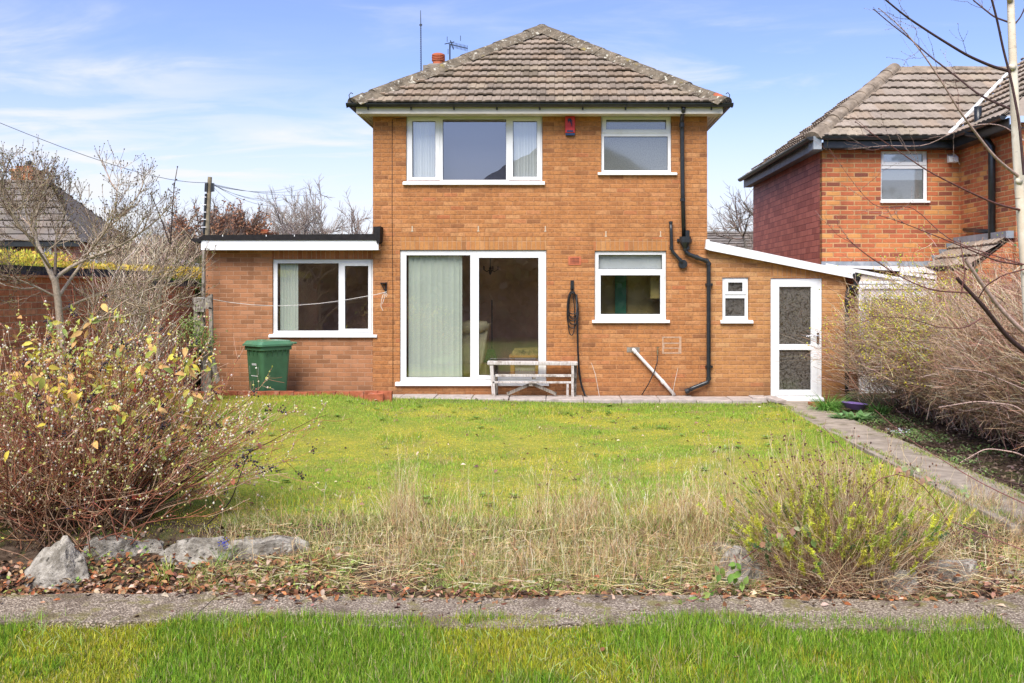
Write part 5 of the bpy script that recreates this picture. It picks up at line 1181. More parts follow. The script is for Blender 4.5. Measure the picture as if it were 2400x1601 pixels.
def lawn(name, N, reg, hgt, wid, label, K=3, seed=1, mossy=.5, lean=.45, edge=None):
    r = np.random.default_rng(seed); x0, x1, y0, y1 = reg
    # density grows towards the camera
    u = r.random(N * 2); y = y0 + (y1 - y0) * u ** 1.1
    x = r.uniform(x0, x1, N * 2); k = in_view(x, y, -.1)
    if edge is not None: k &= edge(x, y, r)
    x, y = x[k][:N], y[k][:N]; n = len(x)
    moss = nA(x, y) * .9 + nB(x, y) * .5 + (mossy - .5) + (.35 * ss((-1.6 - x) / 1.2) if name == 'foreground_grass' else 0)
    tuft = nC(x, y) + .6 * nB(y * .9, x * .9)
    hh = hgt * r.uniform(.55, 1.25, n) * (1 + .55 * np.clip(tuft, -.7, 1.3)) * np.where(moss > .12, .62, 1.0)
    a = r.uniform(0, 2*np.pi, n); ln = np.abs(r.normal(0, lean, n)); d = np.stack([np.cos(a) * ln, np.sin(a) * ln, np.ones(n)], -1)
    P = arcs(r, np.stack([x, y, gz(x, y) - .005], -1), d, hh, K, amt=r.uniform(.05, .5, n), wig=.02)
    t = np.linspace(0, 1, K); W_ = wid * r.uniform(.6, 1.3, n)[:, None] * (1 - t[None] ** 1.5 * .9)
    C = np.where((moss + r.normal(0, .12, n) > .12)[:, None], pal(r, [(.60, .54, .05), (.52, .52, .055), (.68, .55, .07), (.40, .46, .05), (.66, .56, .16)], n, .18), pal(r, [(.27, .44, .05), (.36, .50, .07), (.19, .35, .04), (.44, .52, .09)], n, .18))
    if name == 'foreground_grass': C = C * np.array([.88, .98, .62]) * r.uniform(.45, 1.22, (n, 1))
    if name == 'lawn_grass' and hgt < .05:
        C *= 1.12; th = np.clip((fbmL(x, y) - .16) * 2.6, 0, .55); kk = r.random(n) < th; C[kk] = pal(r, [(.46, .36, .18), (.36, .27, .13), (.56, .48, .22)], kk.sum(), .15)
    dead = r.random(n) < .07; C[dead] = pal(r, [(.62, .54, .28), (.50, .40, .20)], dead.sum(), .1)
    m = NM(); m.ribbons(P, W_, C, seed=seed + 5)
    return props(m.build(name, M['blade']), label, 'grass', kind='stuff')
e_up = lambda x, y, r: (x < 3.71 + r.normal(0, .035, len(x)) + .04*np.sin(y*3) + .05*nB(y, y)) & ~((x > -2.95) & (y > -.64)) & ~((x < -2.9) & (y > -1.10)) & (y > -8.42 + .12*np.sin(x*2.1) - np.abs(r.normal(0, .30, len(x))))
lawn('lawn_grass', 230000, (-5.9, 3.75, -.60, -8.6), .040, .0034, 'short yellow green mossy lawn between the house and the rockery', seed=1, mossy=.62, edge=e_up)
def e_tall(x, y, r): return e_up(x, y, r) & ((y > -1.5 - .6*np.abs(nB(x, y))) | (x > 3.35 + .2*nB(y, x)) | (nC(x, y) > .55))
lawn('lawn_grass', 36000, (-5.9, 3.75, -.62, -8.0), .075, .0036, 'longer bright green lawn fringe along the house wall and path', seed=2, mossy=.05, edge=e_tall)
e_lo = lambda x, y, r: (y < -9.72 - .06*ss((-x-1)/2.5) - .18*ss((x-.5)/1.5) + .03*np.sin(x*5) + .05*nB(x, x*.2) + np.where(x > 2.9, -.50, 0) + np.abs(r.normal(0, .03, len(x))))
lawn('foreground_grass', 125000, (-4.3, 4.6, -9.85, -12.2), .105, .0030, 'lush green grass in the nearest strip in front of the chipping path', K=4, seed=3, mossy=.34, lean=.5, edge=e_lo)
# longer arching tufts in the foreground
r = np.random.default_rng(33); n = 2200; x = r.uniform(-3.6, 3.6, n); y = -9.86 - .18*ss((x-.5)/1.5) - np.abs(r.normal(0, .75, n)); k = (nC(x, y) > .05) & in_view(x, y, -.2); x, y = x[k], y[k]; n = len(x)
a = r.uniform(0, 6.28, n); P_ = arcs(r, np.stack([x, y, gz(x, y)], -1), np.stack([np.cos(a)*.7, np.sin(a)*.5, np.ones(n)], -1), r.uniform(.11, .21, n), 6, amt=r.uniform(.2, .8, n), wig=.02)
m = NM(); m.ribbons(P_, .0028 * (1 - np.linspace(0, 1, 6) ** 2 * .9)[None] * np.ones((n, 1)), pal(r, [(.28, .46, .09), (.34, .50, .12), (.45, .54, .20)], n), seed=4)
props(m.build('grass_tufts', M['blade']), 'longer arching grass blades rising from the nearest green strip', 'grass', kind='stuff')

# ================================================================== LEAF LITTER, WEEDS
def litter(name, x, y, size, cols, label, seed, lift=.02):
    r = np.random.default_rng(seed); n = len(x); a = r.uniform(0, 6.28, n); el_ = r.normal(.15, .35, n)
    D = np.stack([np.cos(a)*np.cos(el_), np.sin(a)*np.cos(el_), np.sin(el_)], -1); N_ = nrm(np.stack([r.normal(0, .5, n), r.normal(-.2, .5, n), np.ones(n)], -1))
    L = size * r.uniform(.6, 1.4, n); m = NM(); m.leaves(np.stack([x, y, gz(x, y) + np.abs(r.normal(0, lift, n)) + .004], -1), D, N_, L, L * r.uniform(.45, .7, n), pal(r, cols, n, .22), fold=r.uniform(-.2, .9), droop=.3)
    return props(m.build(name, M['litter']), label, 'leaf litter', kind='stuff')
brown = [(.24, .12, .06), (.32, .16, .08), (.15, .08, .05), (.38, .23, .14), (.50, .36, .26), (.38, .14, .06), (.10, .06, .04)]
r = np.random.default_rng(50); n = 11000; x = r.uniform(-4.2, 4.3, n); y = -9.45 - .02*x + np.abs(r.normal(0, .40, n)) - r.exponential(.07, n); dens = np.where(x < -1.6, 1.25, np.where(x < 1.2, .16 + .5*(y < -9.25), .55)) * (.6 + .6 * nB(x, y)); k = (r.random(n) < dens) & (y < -8.4); 
litter('leaf_litter', x[k], y[k], .05, brown, 'brown dead leaves drifted over the flower bed behind the chipping path', 51, .03)
n = 420; x = r.uniform(-3.9, 3.7, n); y = np.where(r.random(n) < .75, r.uniform(-9.85, -9.42, n), r.uniform(-11.2, -9.8, n)); litter('leaf_litter', x, y, .045, [(.13, .06, .05), (.30, .17, .13), (.22, .09, .05)], 'few dark dead leaves scattered on the chipping path and near grass', 52, .02)
n = 3600; x = 4.36 + np.abs(r.normal(0, 1.1, n)); y = r.uniform(-9.0, -.7, n); litter('leaf_litter', x, y, .045, [(.09, .06, .04), (.16, .11, .08), (.24, .17, .13), (.05, .035, .025)], 'dark leaf litter and soil crumbs under the twiggy hedge', 53, .015)
n = 5200; x = 4.36 + np.abs(r.normal(0, .55, n)); y = r.uniform(-9.0, -1.2, n); k = nB(x, y) + .5*nA(y, x) > .02; x, y = x[k], y[k]; n = len(x); a = r.uniform(0, 6.28, n); L = r.uniform(.02, .05, n)
m = NM(); m.quads(np.stack([x, y, gz(x, y) + r.uniform(.01, .05, n)], -1), np.stack([np.cos(a), np.sin(a), r.uniform(.1, .8, n)], -1), np.stack([np.zeros(n), np.zeros(n) - .3, np.ones(n)], -1), L, L*.6, pal(r, [(.18, .30, .08), (.26, .36, .12), (.12, .22, .07), (.34, .40, .20)], n))
props(m.build('ground_weeds', M['leaf']), 'low green weeds creeping over the soil beside the path', 'weeds', kind='stuff')
n = 2600; x = r.uniform(-4, 4.2, n); y = r.uniform(-9.4, -8.5, n); k = nC(x, y) + .5*nB(x, y) > .12; x, y = x[k], y[k]; n = len(x); a = r.uniform(0, 6.28, n); L = r.uniform(.02, .045, n)
m = NM(); m.quads(np.stack([x, y, gz(x, y) + r.uniform(.0, .06, n)], -1), np.stack([np.cos(a), np.sin(a), r.uniform(.1, 1.2, n)], -1), np.stack([np.zeros(n), np.zeros(n) - .3, np.ones(n)], -1), L, L*.6, pal(r, [(.24, .40, .08), (.34, .46, .10), (.46, .48, .12)], n))
props(m.build('bed_weeds', M['leaf']), 'small green weeds and moss among the dead leaves of the bed', 'weeds', kind='stuff')

# ================================================================== DRY GRASS in the bed
def drygrass(name, label, xr, yr, N, hmax, seed, cols, dens=None, lean=.60, green=.15, rad=.0022, K=6):
    r = np.random.default_rng(seed); nc = max(8, N // 55); cx = r.uniform(*xr, nc); cy = r.uniform(*yr, nc); ch_ = r.uniform(.45, 1.0, nc)
    if dens is not None:
        k = r.random(nc) < dens(cx, cy); cx, cy, ch_ = cx[k], cy[k], ch_[k]; nc = len(cx)
    i = r.integers(0, nc, N); x = cx[i] + r.normal(0, .07, N); y = cy[i] + r.normal(0, .06, N)
    u = r.random(N); H = hmax * ch_[i] * np.where(u < .25, r.uniform(.7, 1.0, N), r.uniform(.2, .65, N))
    a = r.uniform(0, 6.28, N); ln = np.abs(r.normal(0, lean, N)); d = np.stack([np.cos(a)*ln, np.sin(a)*ln, np.ones(N)], -1)
    P = arcs(r, np.stack([x, y, gz(x, y) - .01], -1), d, H, K, amt=np.where(r.random(N) < .42, r.uniform(.25, 1.0, N), r.uniform(0, .25, N)), wig=.07)
    P[:, :, 2] = np.maximum(P[:, :, 2], gz(P[:, :, 0], P[:, :, 1]) + .004)
    C = pal(r, cols, N, .16); g = r.random(N) < green; H2 = H.copy()
    C[g] = pal(r, [(.30, .42, .09), (.44, .48, .15), (.20, .32, .07)], g.sum())
    P[g] = P[g][:, :1] + (P[g] - P[g][:, :1]) * .45
    m = NM(); t = np.linspace(0, 1, K); m.ribbons(P, rad * r.uniform(.5, 1.2, N)[:, None] * (1 - .75*t[None]), C, seed=seed+1)
    # seed heads with short side hairs
    tall = np.where((u < .25) & ~g)[0]; nn = len(tall) * 6; idx = np.repeat(tall, 6); tt = r.uniform(.68, .98, nn); b, tg = at(P, idx, tt)
    dd = tg + r.normal(0, .45, (nn, 3)); S = arcs(r, b, dd, r.uniform(.02, .06, nn), 3, amt=.1)
    m.ribbons(S, .0011 * np.array([[1, .8, .3]]) * np.ones((nn, 1)), C[idx] * 1.05, seed=seed+2)
    return props(m.build(name, M['straw']), label, 'dry grass', kind='stuff')
straw = [(.82, .62, .34), (.90, .74, .46), (.74, .52, .28), (.60, .38, .20), (.84, .74, .52), (.36, .20, .12), (.62, .58, .24), (.26, .14, .09)]
drygrass('dry_grass', 'tall straw coloured dry grass standing across the middle of the bed', (-1.75, 1.30), (-9.15, -8.2), 9500, .62, 61, straw, dens=lambda x, y: .12 + .25*(x > -1.3) + .63 * (np.abs(x - .3) < .95), green=.38)
drygrass('dry_grass', 'thin scattered dry stalks between the stones and the reddish shrub', (-2.7, -1.0), (-9.0, -8.2), 2200, .48, 62, straw, green=.35)
drygrass('dry_grass', 'straw coloured grass at the right end of the bed by the path', (2.9, 4.6), (-9.1, -7.6), 5200, .42, 63, straw, green=.22)
drygrass('dry_grass', 'fine tall pale stalks rising behind the dry grass against the lawn', (-1.4, 1.6), (-8.7, -7.7), 2400, .88, 64, straw, green=.04, rad=.0014, lean=.22)
# matted straw on the ground
r = np.random.default_rng(70); n = 2600; x = np.concatenate([r.uniform(-2.6, 4.4, n)]); y = r.uniform(-9.35, -8.45, n); a = r.uniform(0, 6.28, n)
P_ = arcs(r, np.stack([x, y, gz(x, y) + r.uniform(.005, .05, n)], -1), np.stack([np.cos(a), np.sin(a)*.6, r.normal(.12, .18, n)], -1), r.uniform(.08, .30, n), 5, amt=.15, wig=.06); P_[:, :, 2] = np.maximum(P_[:, :, 2], gz(P_[:, :, 0], P_[:, :, 1]) + .004)
m = NM(); m.ribbons(P_, .0016 * np.ones((n, 5)), pal(r, straw + [(.20, .12, .08)], n, .2), side=np.array([[0, .5, .87]]) * np.ones((n, 1)))
props(m.build('matted_straw', M['straw']), 'flattened pale straw and stalks lying over the bed', 'straw', kind='stuff')
# fresh green bed tufts, each one a plant
def tuft(px, py, D, n, h, label, seed, cols=((.24, .44, .07), (.34, .52, .10), (.50, .54, .14)), w_=.004, spread=.5, name='grass_tuft', cat='grass tuft', group=None, amt=.5):
    r = np.random.default_rng(seed); x, y = fx(px, D), D - 16; b = np.stack([x + r.normal(0, .03 + h*.06, n), y + r.normal(0, .03 + h*.06, n)], -1); z = gz(b[:, 0], b[:, 1]); a = r.uniform(0, 6.28, n)
    P = arcs(r, np.column_stack([b, z]), np.stack([np.cos(a)*spread, np.sin(a)*spread, np.ones(n)], -1), h * r.uniform(.5, 1.15, n), 6, amt=r.uniform(.1, amt, n), wig=.02)
    P[:, :, 2] = np.maximum(P[:, :, 2], z[:, None] + .002)
    t = np.linspace(0, 1, 6); m = NM(); m.ribbons(P, w_ * r.uniform(.6, 1.2, n)[:, None] * (1 - t[None]**2 * .92), pal(r, list(cols), n), seed=seed)
    return props(m.build(name, M['blade']), label, cat, group)
tuft(525, 1300, 7.15, 60, .19, 'green blade tuft with small blue flowers in front of the flat stone', 81)
tuft(395, 1350, 6.95, 40, .20, 'upright green blades right of the largest pale boulder', 82)
tuft(365, 1380, 6.85, 26, .17, 'yellowish curved blades beside the largest boulder', 83, ((.35, .36, .08), (.25, .33, .07)))
tuft(240, 1265, 7.3, 20, .15, 'small green blades behind the largest pale boulder', 84)
tuft(1940, 945, 14.75, 420, .50, 'dense bright green strappy tuft beside the back door', 85, ((.12, .30, .05), (.20, .42, .08), (.30, .50, .13)), .007, .9, amt=.9)
tuft(2060, 948, 14.3, 160, .34, 'dark green strappy leaves behind the purple bowl', 86, ((.09, .22, .05), (.15, .30, .07)), .010, 1.0, amt=.9)
r = np.random.default_rng(87); m = NM(); c0 = np.array(P(528, 1272, 7.12)); b = c0 + r.normal(0, 1, (26, 3)) * np.array([.014, .012, .022]); m.octa(b, np.full(26, .0055), pal(r, [(.05, .06, .35), (.09, .10, .45)], 26)); m.octa(b[:12] + np.array([-.035, 0, .004]), np.full(12, .005), pal(r, [(.05, .06, .35)], 12))
props(m.build('grape_hyacinth', M['berry']), 'two tiny deep blue flower spikes in the bed by the flat stone', 'flower')
# broad leaved rosette beside the path
def rosette(px0, px1, py, D, label, seed, n=60, L0=.22):
    r = np.random.default_rng(seed); cs_ = np.array([[fx(px0 + (px1-px0)*q, D), D - 16 + dy] for q, dy in ((.15, .05), (.45, -.05), (.75, .0), (.95, -.1))]); i = r.integers(0, 4, n); B = cs_[i] + r.normal(0, .03, (n, 2)); a = r.uniform(0, 6.28, n); e = r.uniform(.15, .9, n)
    m = NM(); L = L0 * r.uniform(.6, 1.1, n); D_ = np.stack([np.cos(a)*np.cos(e), np.sin(a)*np.cos(e), np.sin(e)], -1); U_ = np.stack([-np.cos(a)*np.sin(e), -np.sin(a)*np.sin(e), np.cos(e)], -1)
    m.leaves(np.column_stack([B, gz(B[:, 0], B[:, 1]) + .02]), D_, U_, L, L*.42, pal(r, [(.24, .42, .16), (.32, .52, .22), (.18, .34, .12)], n), fold=.35, droop=.35)
    return props(m.build('broad_leaf_plant', M['leaf']), label, 'plant')
rosette(1955, 2035, 985, 13.75, 'low rosette of broad pale green leaves at the path edge', 88)

# ================================================================== BARE TREES
def poly_smooth(pts, K):
    pts = np.array(pts, float); d = np.r_[0, np.cumsum(np.linalg.norm(np.diff(pts, axis=0), axis=1))]; t = np.linspace(0, d[-1], K)
    o = np.stack([np.interp(t, d, pts[:, k]) for k in range(3)], -1)
    for _ in range(2): o[1:-1] = (o[:-2] + 2*o[1:-1] + o[2:]) / 4
    return o
def twigs(r, P, n, L, spread=.8, K=6, up=(0, 0, 1), upamt=.2, t0=.2, wig=.04, t1=1.0):
    """n side shoots per strand"""
    N = P.shape[0]; idx = np.repeat(np.arange(N), n); t = r.uniform(t0, t1, len(idx)); b, tg = at(P, idx, t)
    d = tg + r.normal(0, spread, (len(idx), 3)); Ls = L * r.uniform(.4, 1.2, len(idx)) * (1.15 - .5*t)
    return arcs(r, b, d, Ls, K, bend=up, amt=upamt, wig=wig), idx
def tree_bg(name, label, px, pyt, D, seed, wide=1.0, cols=((.16, .12, .10), (.22, .17, .14)), brown_tips=False, group=None, stems=1, base_z=-.4, dens=1.25, spread=1.0):
    r = np.random.default_rng(seed); x, y = fx(px, D), D - 16; H = (fz(pyt, D) - base_z) * 1.0
    root = thing(name, (x, y, base_z), label, 'tree', group)
    m = NM(); tp = []
    for s_ in range(stems):
        xo = (s_ - (stems-1)/2) * .10 * H
        tp.append(poly_smooth([(x + xo*.4, y, base_z), (x + xo + r.normal(0, .02*H), y, base_z + H*.35), (x + xo*1.4 + r.normal(0, .03*H), y + r.normal(0, .02*H), base_z + H*.66)], 10))
    T = np.stack(tp); t = np.linspace(0, 1, 10); m.tubes(T, np.ones((stems, 1)) * (H * .020 / math.sqrt(stems)) * (1.1 - .75*t)[None], pal(r, cols, stems), 5)
    n1 = int(16 * dens); L1, i1 = twigs(r, T, n1, H*.40*wide, spread, 8, upamt=.16, t0=.3, t1=1.0)
    m.tubes(L1, H * .0062 * (1.1 - .8*np.linspace(0, 1, 8))[None] * np.ones((len(L1), 1)), pal(r, cols, len(L1)), 3); m.build('trunk', M['bark'], root)
    m = NM(); L2, _ = twigs(r, L1, int(10*dens), H*.16, .65, 6, upamt=.2, t0=.2)
    m.tubes(L2, H * .0028 * (1.1 - .8*np.linspace(0, 1, 6))[None] * np.ones((len(L2), 1)), pal(r, cols, len(L2)), 3)
    L3, _ = twigs(r, L2, int(8*dens), H*.075, .6, 4, upamt=.15, t0=.2)
    m.tubes(L3, H * .0016 * (1.1 - .7*np.linspace(0, 1, 4))[None] * np.ones((len(L3), 1)), pal(r, cols, len(L3)), 3)
    m.build('crown', M['bark'], root)
    if brown_tips:
        m = NM(); idx = r.integers(0, len(L3), 15000); b, tg = at(L3, idx, r.random(15000)); keep = r.random(15000) < np.clip(.35 + 1.2 * np.array([mnoise.noise(Vector(q) * (3.2 / H * 3)) for q in b]), 0, 1); b = b[keep]; nn = len(b)
        m.quads(b + r.normal(0, H*.006, (nn, 3)), r.normal(0, 1, (nn, 3)) + np.array([0, 0, -.6]), r.normal(0, 1, (nn, 3)), np.full(nn, H*.020)*r.uniform(.5, 1.4, nn), np.full(nn, H*.013), pal(r, [(.34, .16, .09), (.26, .12, .07), (.44, .22, .12)], nn)); m.build('dead_leaves', M['litter'], root)
    return root
G = 'bare trees beyond the flat roof'
tree_bg('brown_leaved_tree', 'tree with clusters of brown dead leaves, farthest right of its kind beyond the pole', 600, 448, 62, 101, 1.0, brown_tips=True, group='brown leaved trees behind the pole')
tree_bg('brown_leaved_tree', 'tree with brown dead leaves just right of the leaning pole', 545, 452, 60, 102, 1.0, brown_tips=True, stems=2, group='brown leaved trees behind the pole')
tree_bg('brown_leaved_tree', 'spreading brown leaved tree just left of the leaning pole', 448, 470, 58, 103, 1.35, brown_tips=True, stems=2, group='brown leaved trees behind the pole')
tree_bg('bare_tree', 'wide grey bare tree midway between pole and brick house', 715, 438, 66, 104, 1.15, cols=((.34, .28, .24), (.42, .36, .31)), stems=3, group=G, dens=1.1)
tree_bg('bare_tree', 'dark bare tree right against the edge of the orange house', 828, 452, 60, 105, 1.0, cols=((.24, .17, .14), (.32, .24, .19)), group=G, dens=1.05)
tree_bg('bare_tree', 'pale hazy bare tree low on the skyline left of the pole', 392, 505, 80, 106, 1.2, cols=((.26, .24, .22), (.32, .29, .27)), stems=2, group=G)
tree_bg('bare_tree', 'bare tree leaning in from behind the tile hung wall', 1790, 395, 38, 107, .95, cols=((.20, .16, .13), (.28, .22, .18)), stems=2, dens=.8)
# dense brown-green thicket and conifers
def thicket(name, label, x0, x1, y0, y1, z0, ztop, N, L, cols, seed, K=4, rad=.012, parent=None, mat='bark', leafy=0, leafcols=None, leafsize=.08, cat='thicket', kind=None):
    r = np.random.default_rng(seed); x = r.uniform(x0, x1, N); y = r.uniform(y0, y1, N); h = ztop(x) if callable(ztop) else ztop
    z = z0 + (h - z0) * r.random(N) ** .8 - L*.6; a = r.uniform(0, 6.28, N)
    P = arcs(r, np.stack([x, y, np.maximum(z, z0)], -1), np.stack([np.cos(a)*.7, np.sin(a)*.7, np.ones(N)], -1), L * r.uniform(.5, 1.2, N), K, amt=.1, wig=.08)
    m = NM(); m.tubes(P, rad * (1.1 - .8*np.linspace(0, 1, K))[None] * np.ones((N, 1)), pal(r, cols, N, .2), 3)
    if leafy:
        idx = r.integers(0, N, leafy); b, tg = at(P, idx, r.random(leafy)); m.quads(b, tg + r.normal(0, .7, (leafy, 3)), r.normal(0, 1, (leafy, 3)) + np.array([0, -.5, .5]), leafsize * r.uniform(.6, 1.4, leafy), leafsize * .55 * np.ones(leafy), pal(r, leafcols, leafy, .18))
    return props(m.build(name, M[mat], parent), label, cat, kind=kind)
thicket('thicket', 'dense brown thicket between the bungalow and the leaning pole', fx(330, 46), fx(500, 46), 28, 33, -.4, lambda x: fz(545, 46) + .5*np.sin(x*1.1), 4200, 1.7, [(.26, .18, .12), (.36, .27, .18), (.18, .15, .10)], 111, leafy=6000, leafcols=[(.16, .14, .06), (.24, .16, .08)], leafsize=.14, kind='stuff', rad=.02)
thicket('dark_thicket', 'dark olive shrubs low behind the flat roofed room corner', fx(400, 38), fx(490, 38), 20, 23, -.4, lambda x: fz(612, 38), 2200, 1.2, [(.09, .09, .05), (.13, .11, .06)], 112, leafy=9000, leafcols=[(.06, .08, .025), (.11, .12, .04), (.16, .14, .06)], leafsize=.12, kind='stuff', rad=.015)
thicket('thicket', 'hazy grey twigs low on the skyline between the two brick houses', fx(1660, 50), fx(1800, 50), 32, 38, -.4, lambda x: fz(500, 50), 900, 2.4, [(.30, .27, .25), (.36, .33, .31)], 113, kind='stuff', rad=.008)
# hedges behind the boundary wall
def hedge(name, label, x0, x1, y0, y1, ztop, N, seed, cols, tops, size=.05):
    r = np.random.default_rng(seed); x = r.uniform(x0, x1, N); y = r.uniform(y0, y1, N); z = ztop - np.abs(r.normal(0, .22, N)); n_ = nB(x * 2, y * 2) * .06; z = z + n_
    top = (z > ztop - .16)
    C = np.where(top[:, None], pal(r, tops, N, .18), pal(r, cols, N, .2)); m = NM()
    m.quads(np.stack([x, y, z], -1), np.stack([r.normal(0, .5, N), r.normal(0, .5, N), np.abs(r.normal(.8, .5, N))], -1), r.normal(0, 1, (N, 3)), size * r.uniform(.6, 1.6, N), size * .4 * np.ones(N), C)
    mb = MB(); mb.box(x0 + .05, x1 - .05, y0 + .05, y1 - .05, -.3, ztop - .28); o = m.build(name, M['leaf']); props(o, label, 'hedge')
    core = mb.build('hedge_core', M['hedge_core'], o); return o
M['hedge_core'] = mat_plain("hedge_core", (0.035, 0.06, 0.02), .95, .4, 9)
hedge('conifer_hedge', 'green hedge with golden top behind the lower end of the brick wall', -7.3, -6.45, -3.2, 2.4, 2.22, 26000, 121, [(.12, .26, .05), (.20, .38, .06), (.08, .18, .04)], [(.74, .54, .08), (.62, .54, .08), (.84, .60, .12)], .055)
hedge('golden_hedge', 'golden yellow hedge top showing over the brick wall coping at the left', -7.6, -6.5, -9.0, -3.3, 2.34, 20000, 122, [(.34, .40, .06), (.44, .46, .07)], [(.74, .66, .08), (.58, .60, .08), (.80, .52, .12)], .045)

# mixed green and yellow rough grass between the stalks
def rough(name, label, N, xr, yr, h, cols, seed, dens):
    r = np.random.default_rng(seed); x = r.uniform(*xr, N); y = r.uniform(*yr, N); k = dens(x, y, r); x, y = x[k], y[k]; n = len(x); a = r.uniform(0, 6.28, n)
    P_ = arcs(r, np.stack([x, y, gz(x, y)], -1), np.stack([np.cos(a)*.7, np.sin(a)*.5, np.ones(n)], -1), h * r.uniform(.4, 1.3, n), 5, amt=r.uniform(.1, .8, n), wig=.04); P_[:, :, 2] = np.maximum(P_[:, :, 2], gz(P_[:, :, 0], P_[:, :, 1]) + .003)
    m = NM(); m.ribbons(P_, .0021 * (1 - .8*np.linspace(0, 1, 5)**2)[None] * np.ones((n, 1)), pal(r, cols, n, .16), seed=seed); return props(m.build(name, M['blade']), label, 'grass', kind='stuff')
rough('rough_grass', 'yellow green rough grass filling the bed below the dry stalks', 36000, (-2.7, 1.5), (-9.33, -8.25), .11, [(.42, .46, .10), (.30, .42, .08), (.60, .54, .20), (.72, .62, .34), (.24, .36, .07)], 91, lambda x, y, r: r.random(len(x)) < np.clip(.55 + 1.1*nB(x, y) + .3*(y > -8.7) + .25*(x > -.8), 0, 1))
rough('rough_grass', 'sparse yellow green grass among the leaves at the right of the bed', 9000, (1.4, 4.4), (-9.3, -8.0), .10, [(.42, .46, .10), (.30, .42, .08), (.60, .54, .20), (.72, .62, .34)], 92, lambda x, y, r: r.random(len(x)) < np.clip(.35 + 1.1*nB(x, y), 0, 1))
rough('rough_grass', 'uneven green tufts overhanging both edges of the chipping path', 9000, (-4.2, 3.4), (-10.0, -9.36), .075, [(.34, .46, .08), (.26, .40, .07), (.50, .48, .16), (.60, .50, .28)], 93, lambda x, y, r: ((y < -9.72 - .12*ss((x-.5)/1.5) + .16*nB(x, x*.3)) | (y > -9.52 - .02*x - .14*nB(x*1.3, x))) & (r.random(len(x)) < np.clip(.45 + 1.5*nB(x*1.4, y), 0, 1)))

r = np.random.default_rng(57); n = 420; x = r.uniform(-4.5, 3.6, n); y = -.8 - 7.6 * r.random(n) ** 1.4; litter('leaf_litter', x, y, .045, [(.20, .11, .07), (.34, .22, .13), (.12, .07, .05), (.55, .45, .30)], 'few curled dead leaves dotted over the upper lawn', 58, .025)
# flat weed rosettes breaking up the turf
n = 1000; cxw = r.uniform(-4.4, 3.5, 60); cyw = -.9 - 7.2 * r.random(60); i = (60 * r.random(n) ** 1.6).astype(int); a = r.uniform(0, 6.28, n); L = r.uniform(.03, .075, n)
x = cxw[i] + r.normal(0, .01, n); y = cyw[i] + r.normal(0, .01, n)
m = NM(); m.leaves(np.stack([x, y, gz(x, y) + .02], -1), np.stack([np.cos(a), np.sin(a), r.uniform(.15, .6, n)], -1), np.stack([np.zeros(n), np.zeros(n), np.ones(n)], -1), L, L*.4, pal(r, [(.24, .40, .06), (.32, .46, .09), (.20, .34, .06)], n)); props(m.build('lawn_weeds', M['leaf']), 'dark green flat weed rosettes scattered in the upper lawn', 'weeds', kind='stuff')

# weeds and grass creeping over both edges of the concrete path
r = np.random.default_rng(59); n = 3800; y = -.8 - 8.3 * r.random(n); sd_ = r.random(n) < .5; x = np.where(sd_, 3.70 + np.abs(r.normal(0, .05, n)) + .05*nB(y, y), 4.32 - np.abs(r.normal(0, .06, n)) + .10*nC(y, y)); k = nB(y*1.7, x) > -.12; x, y = x[k], y[k]; n = len(x); a = r.uniform(0, 6.28, n)
P_ = arcs(r, np.stack([x, y, np.full(n, -.004)], -1), np.stack([np.cos(a)*.9, np.sin(a)*.6, np.ones(n)], -1), r.uniform(.03, .08, n), 4, amt=r.uniform(.1, .6, n), wig=.03); m = NM(); m.ribbons(P_, .0034 * np.array([[1, .9, .6, .1]]) * np.ones((n, 1)), pal(r, [(.30, .44, .07), (.42, .46, .12), (.22, .32, .08), (.46, .36, .20)], n), seed=9)
props(m.build('path_edge_weeds', M['blade']), 'short grass and weeds creeping over the edges of the concrete path', 'weeds', kind='stuff')
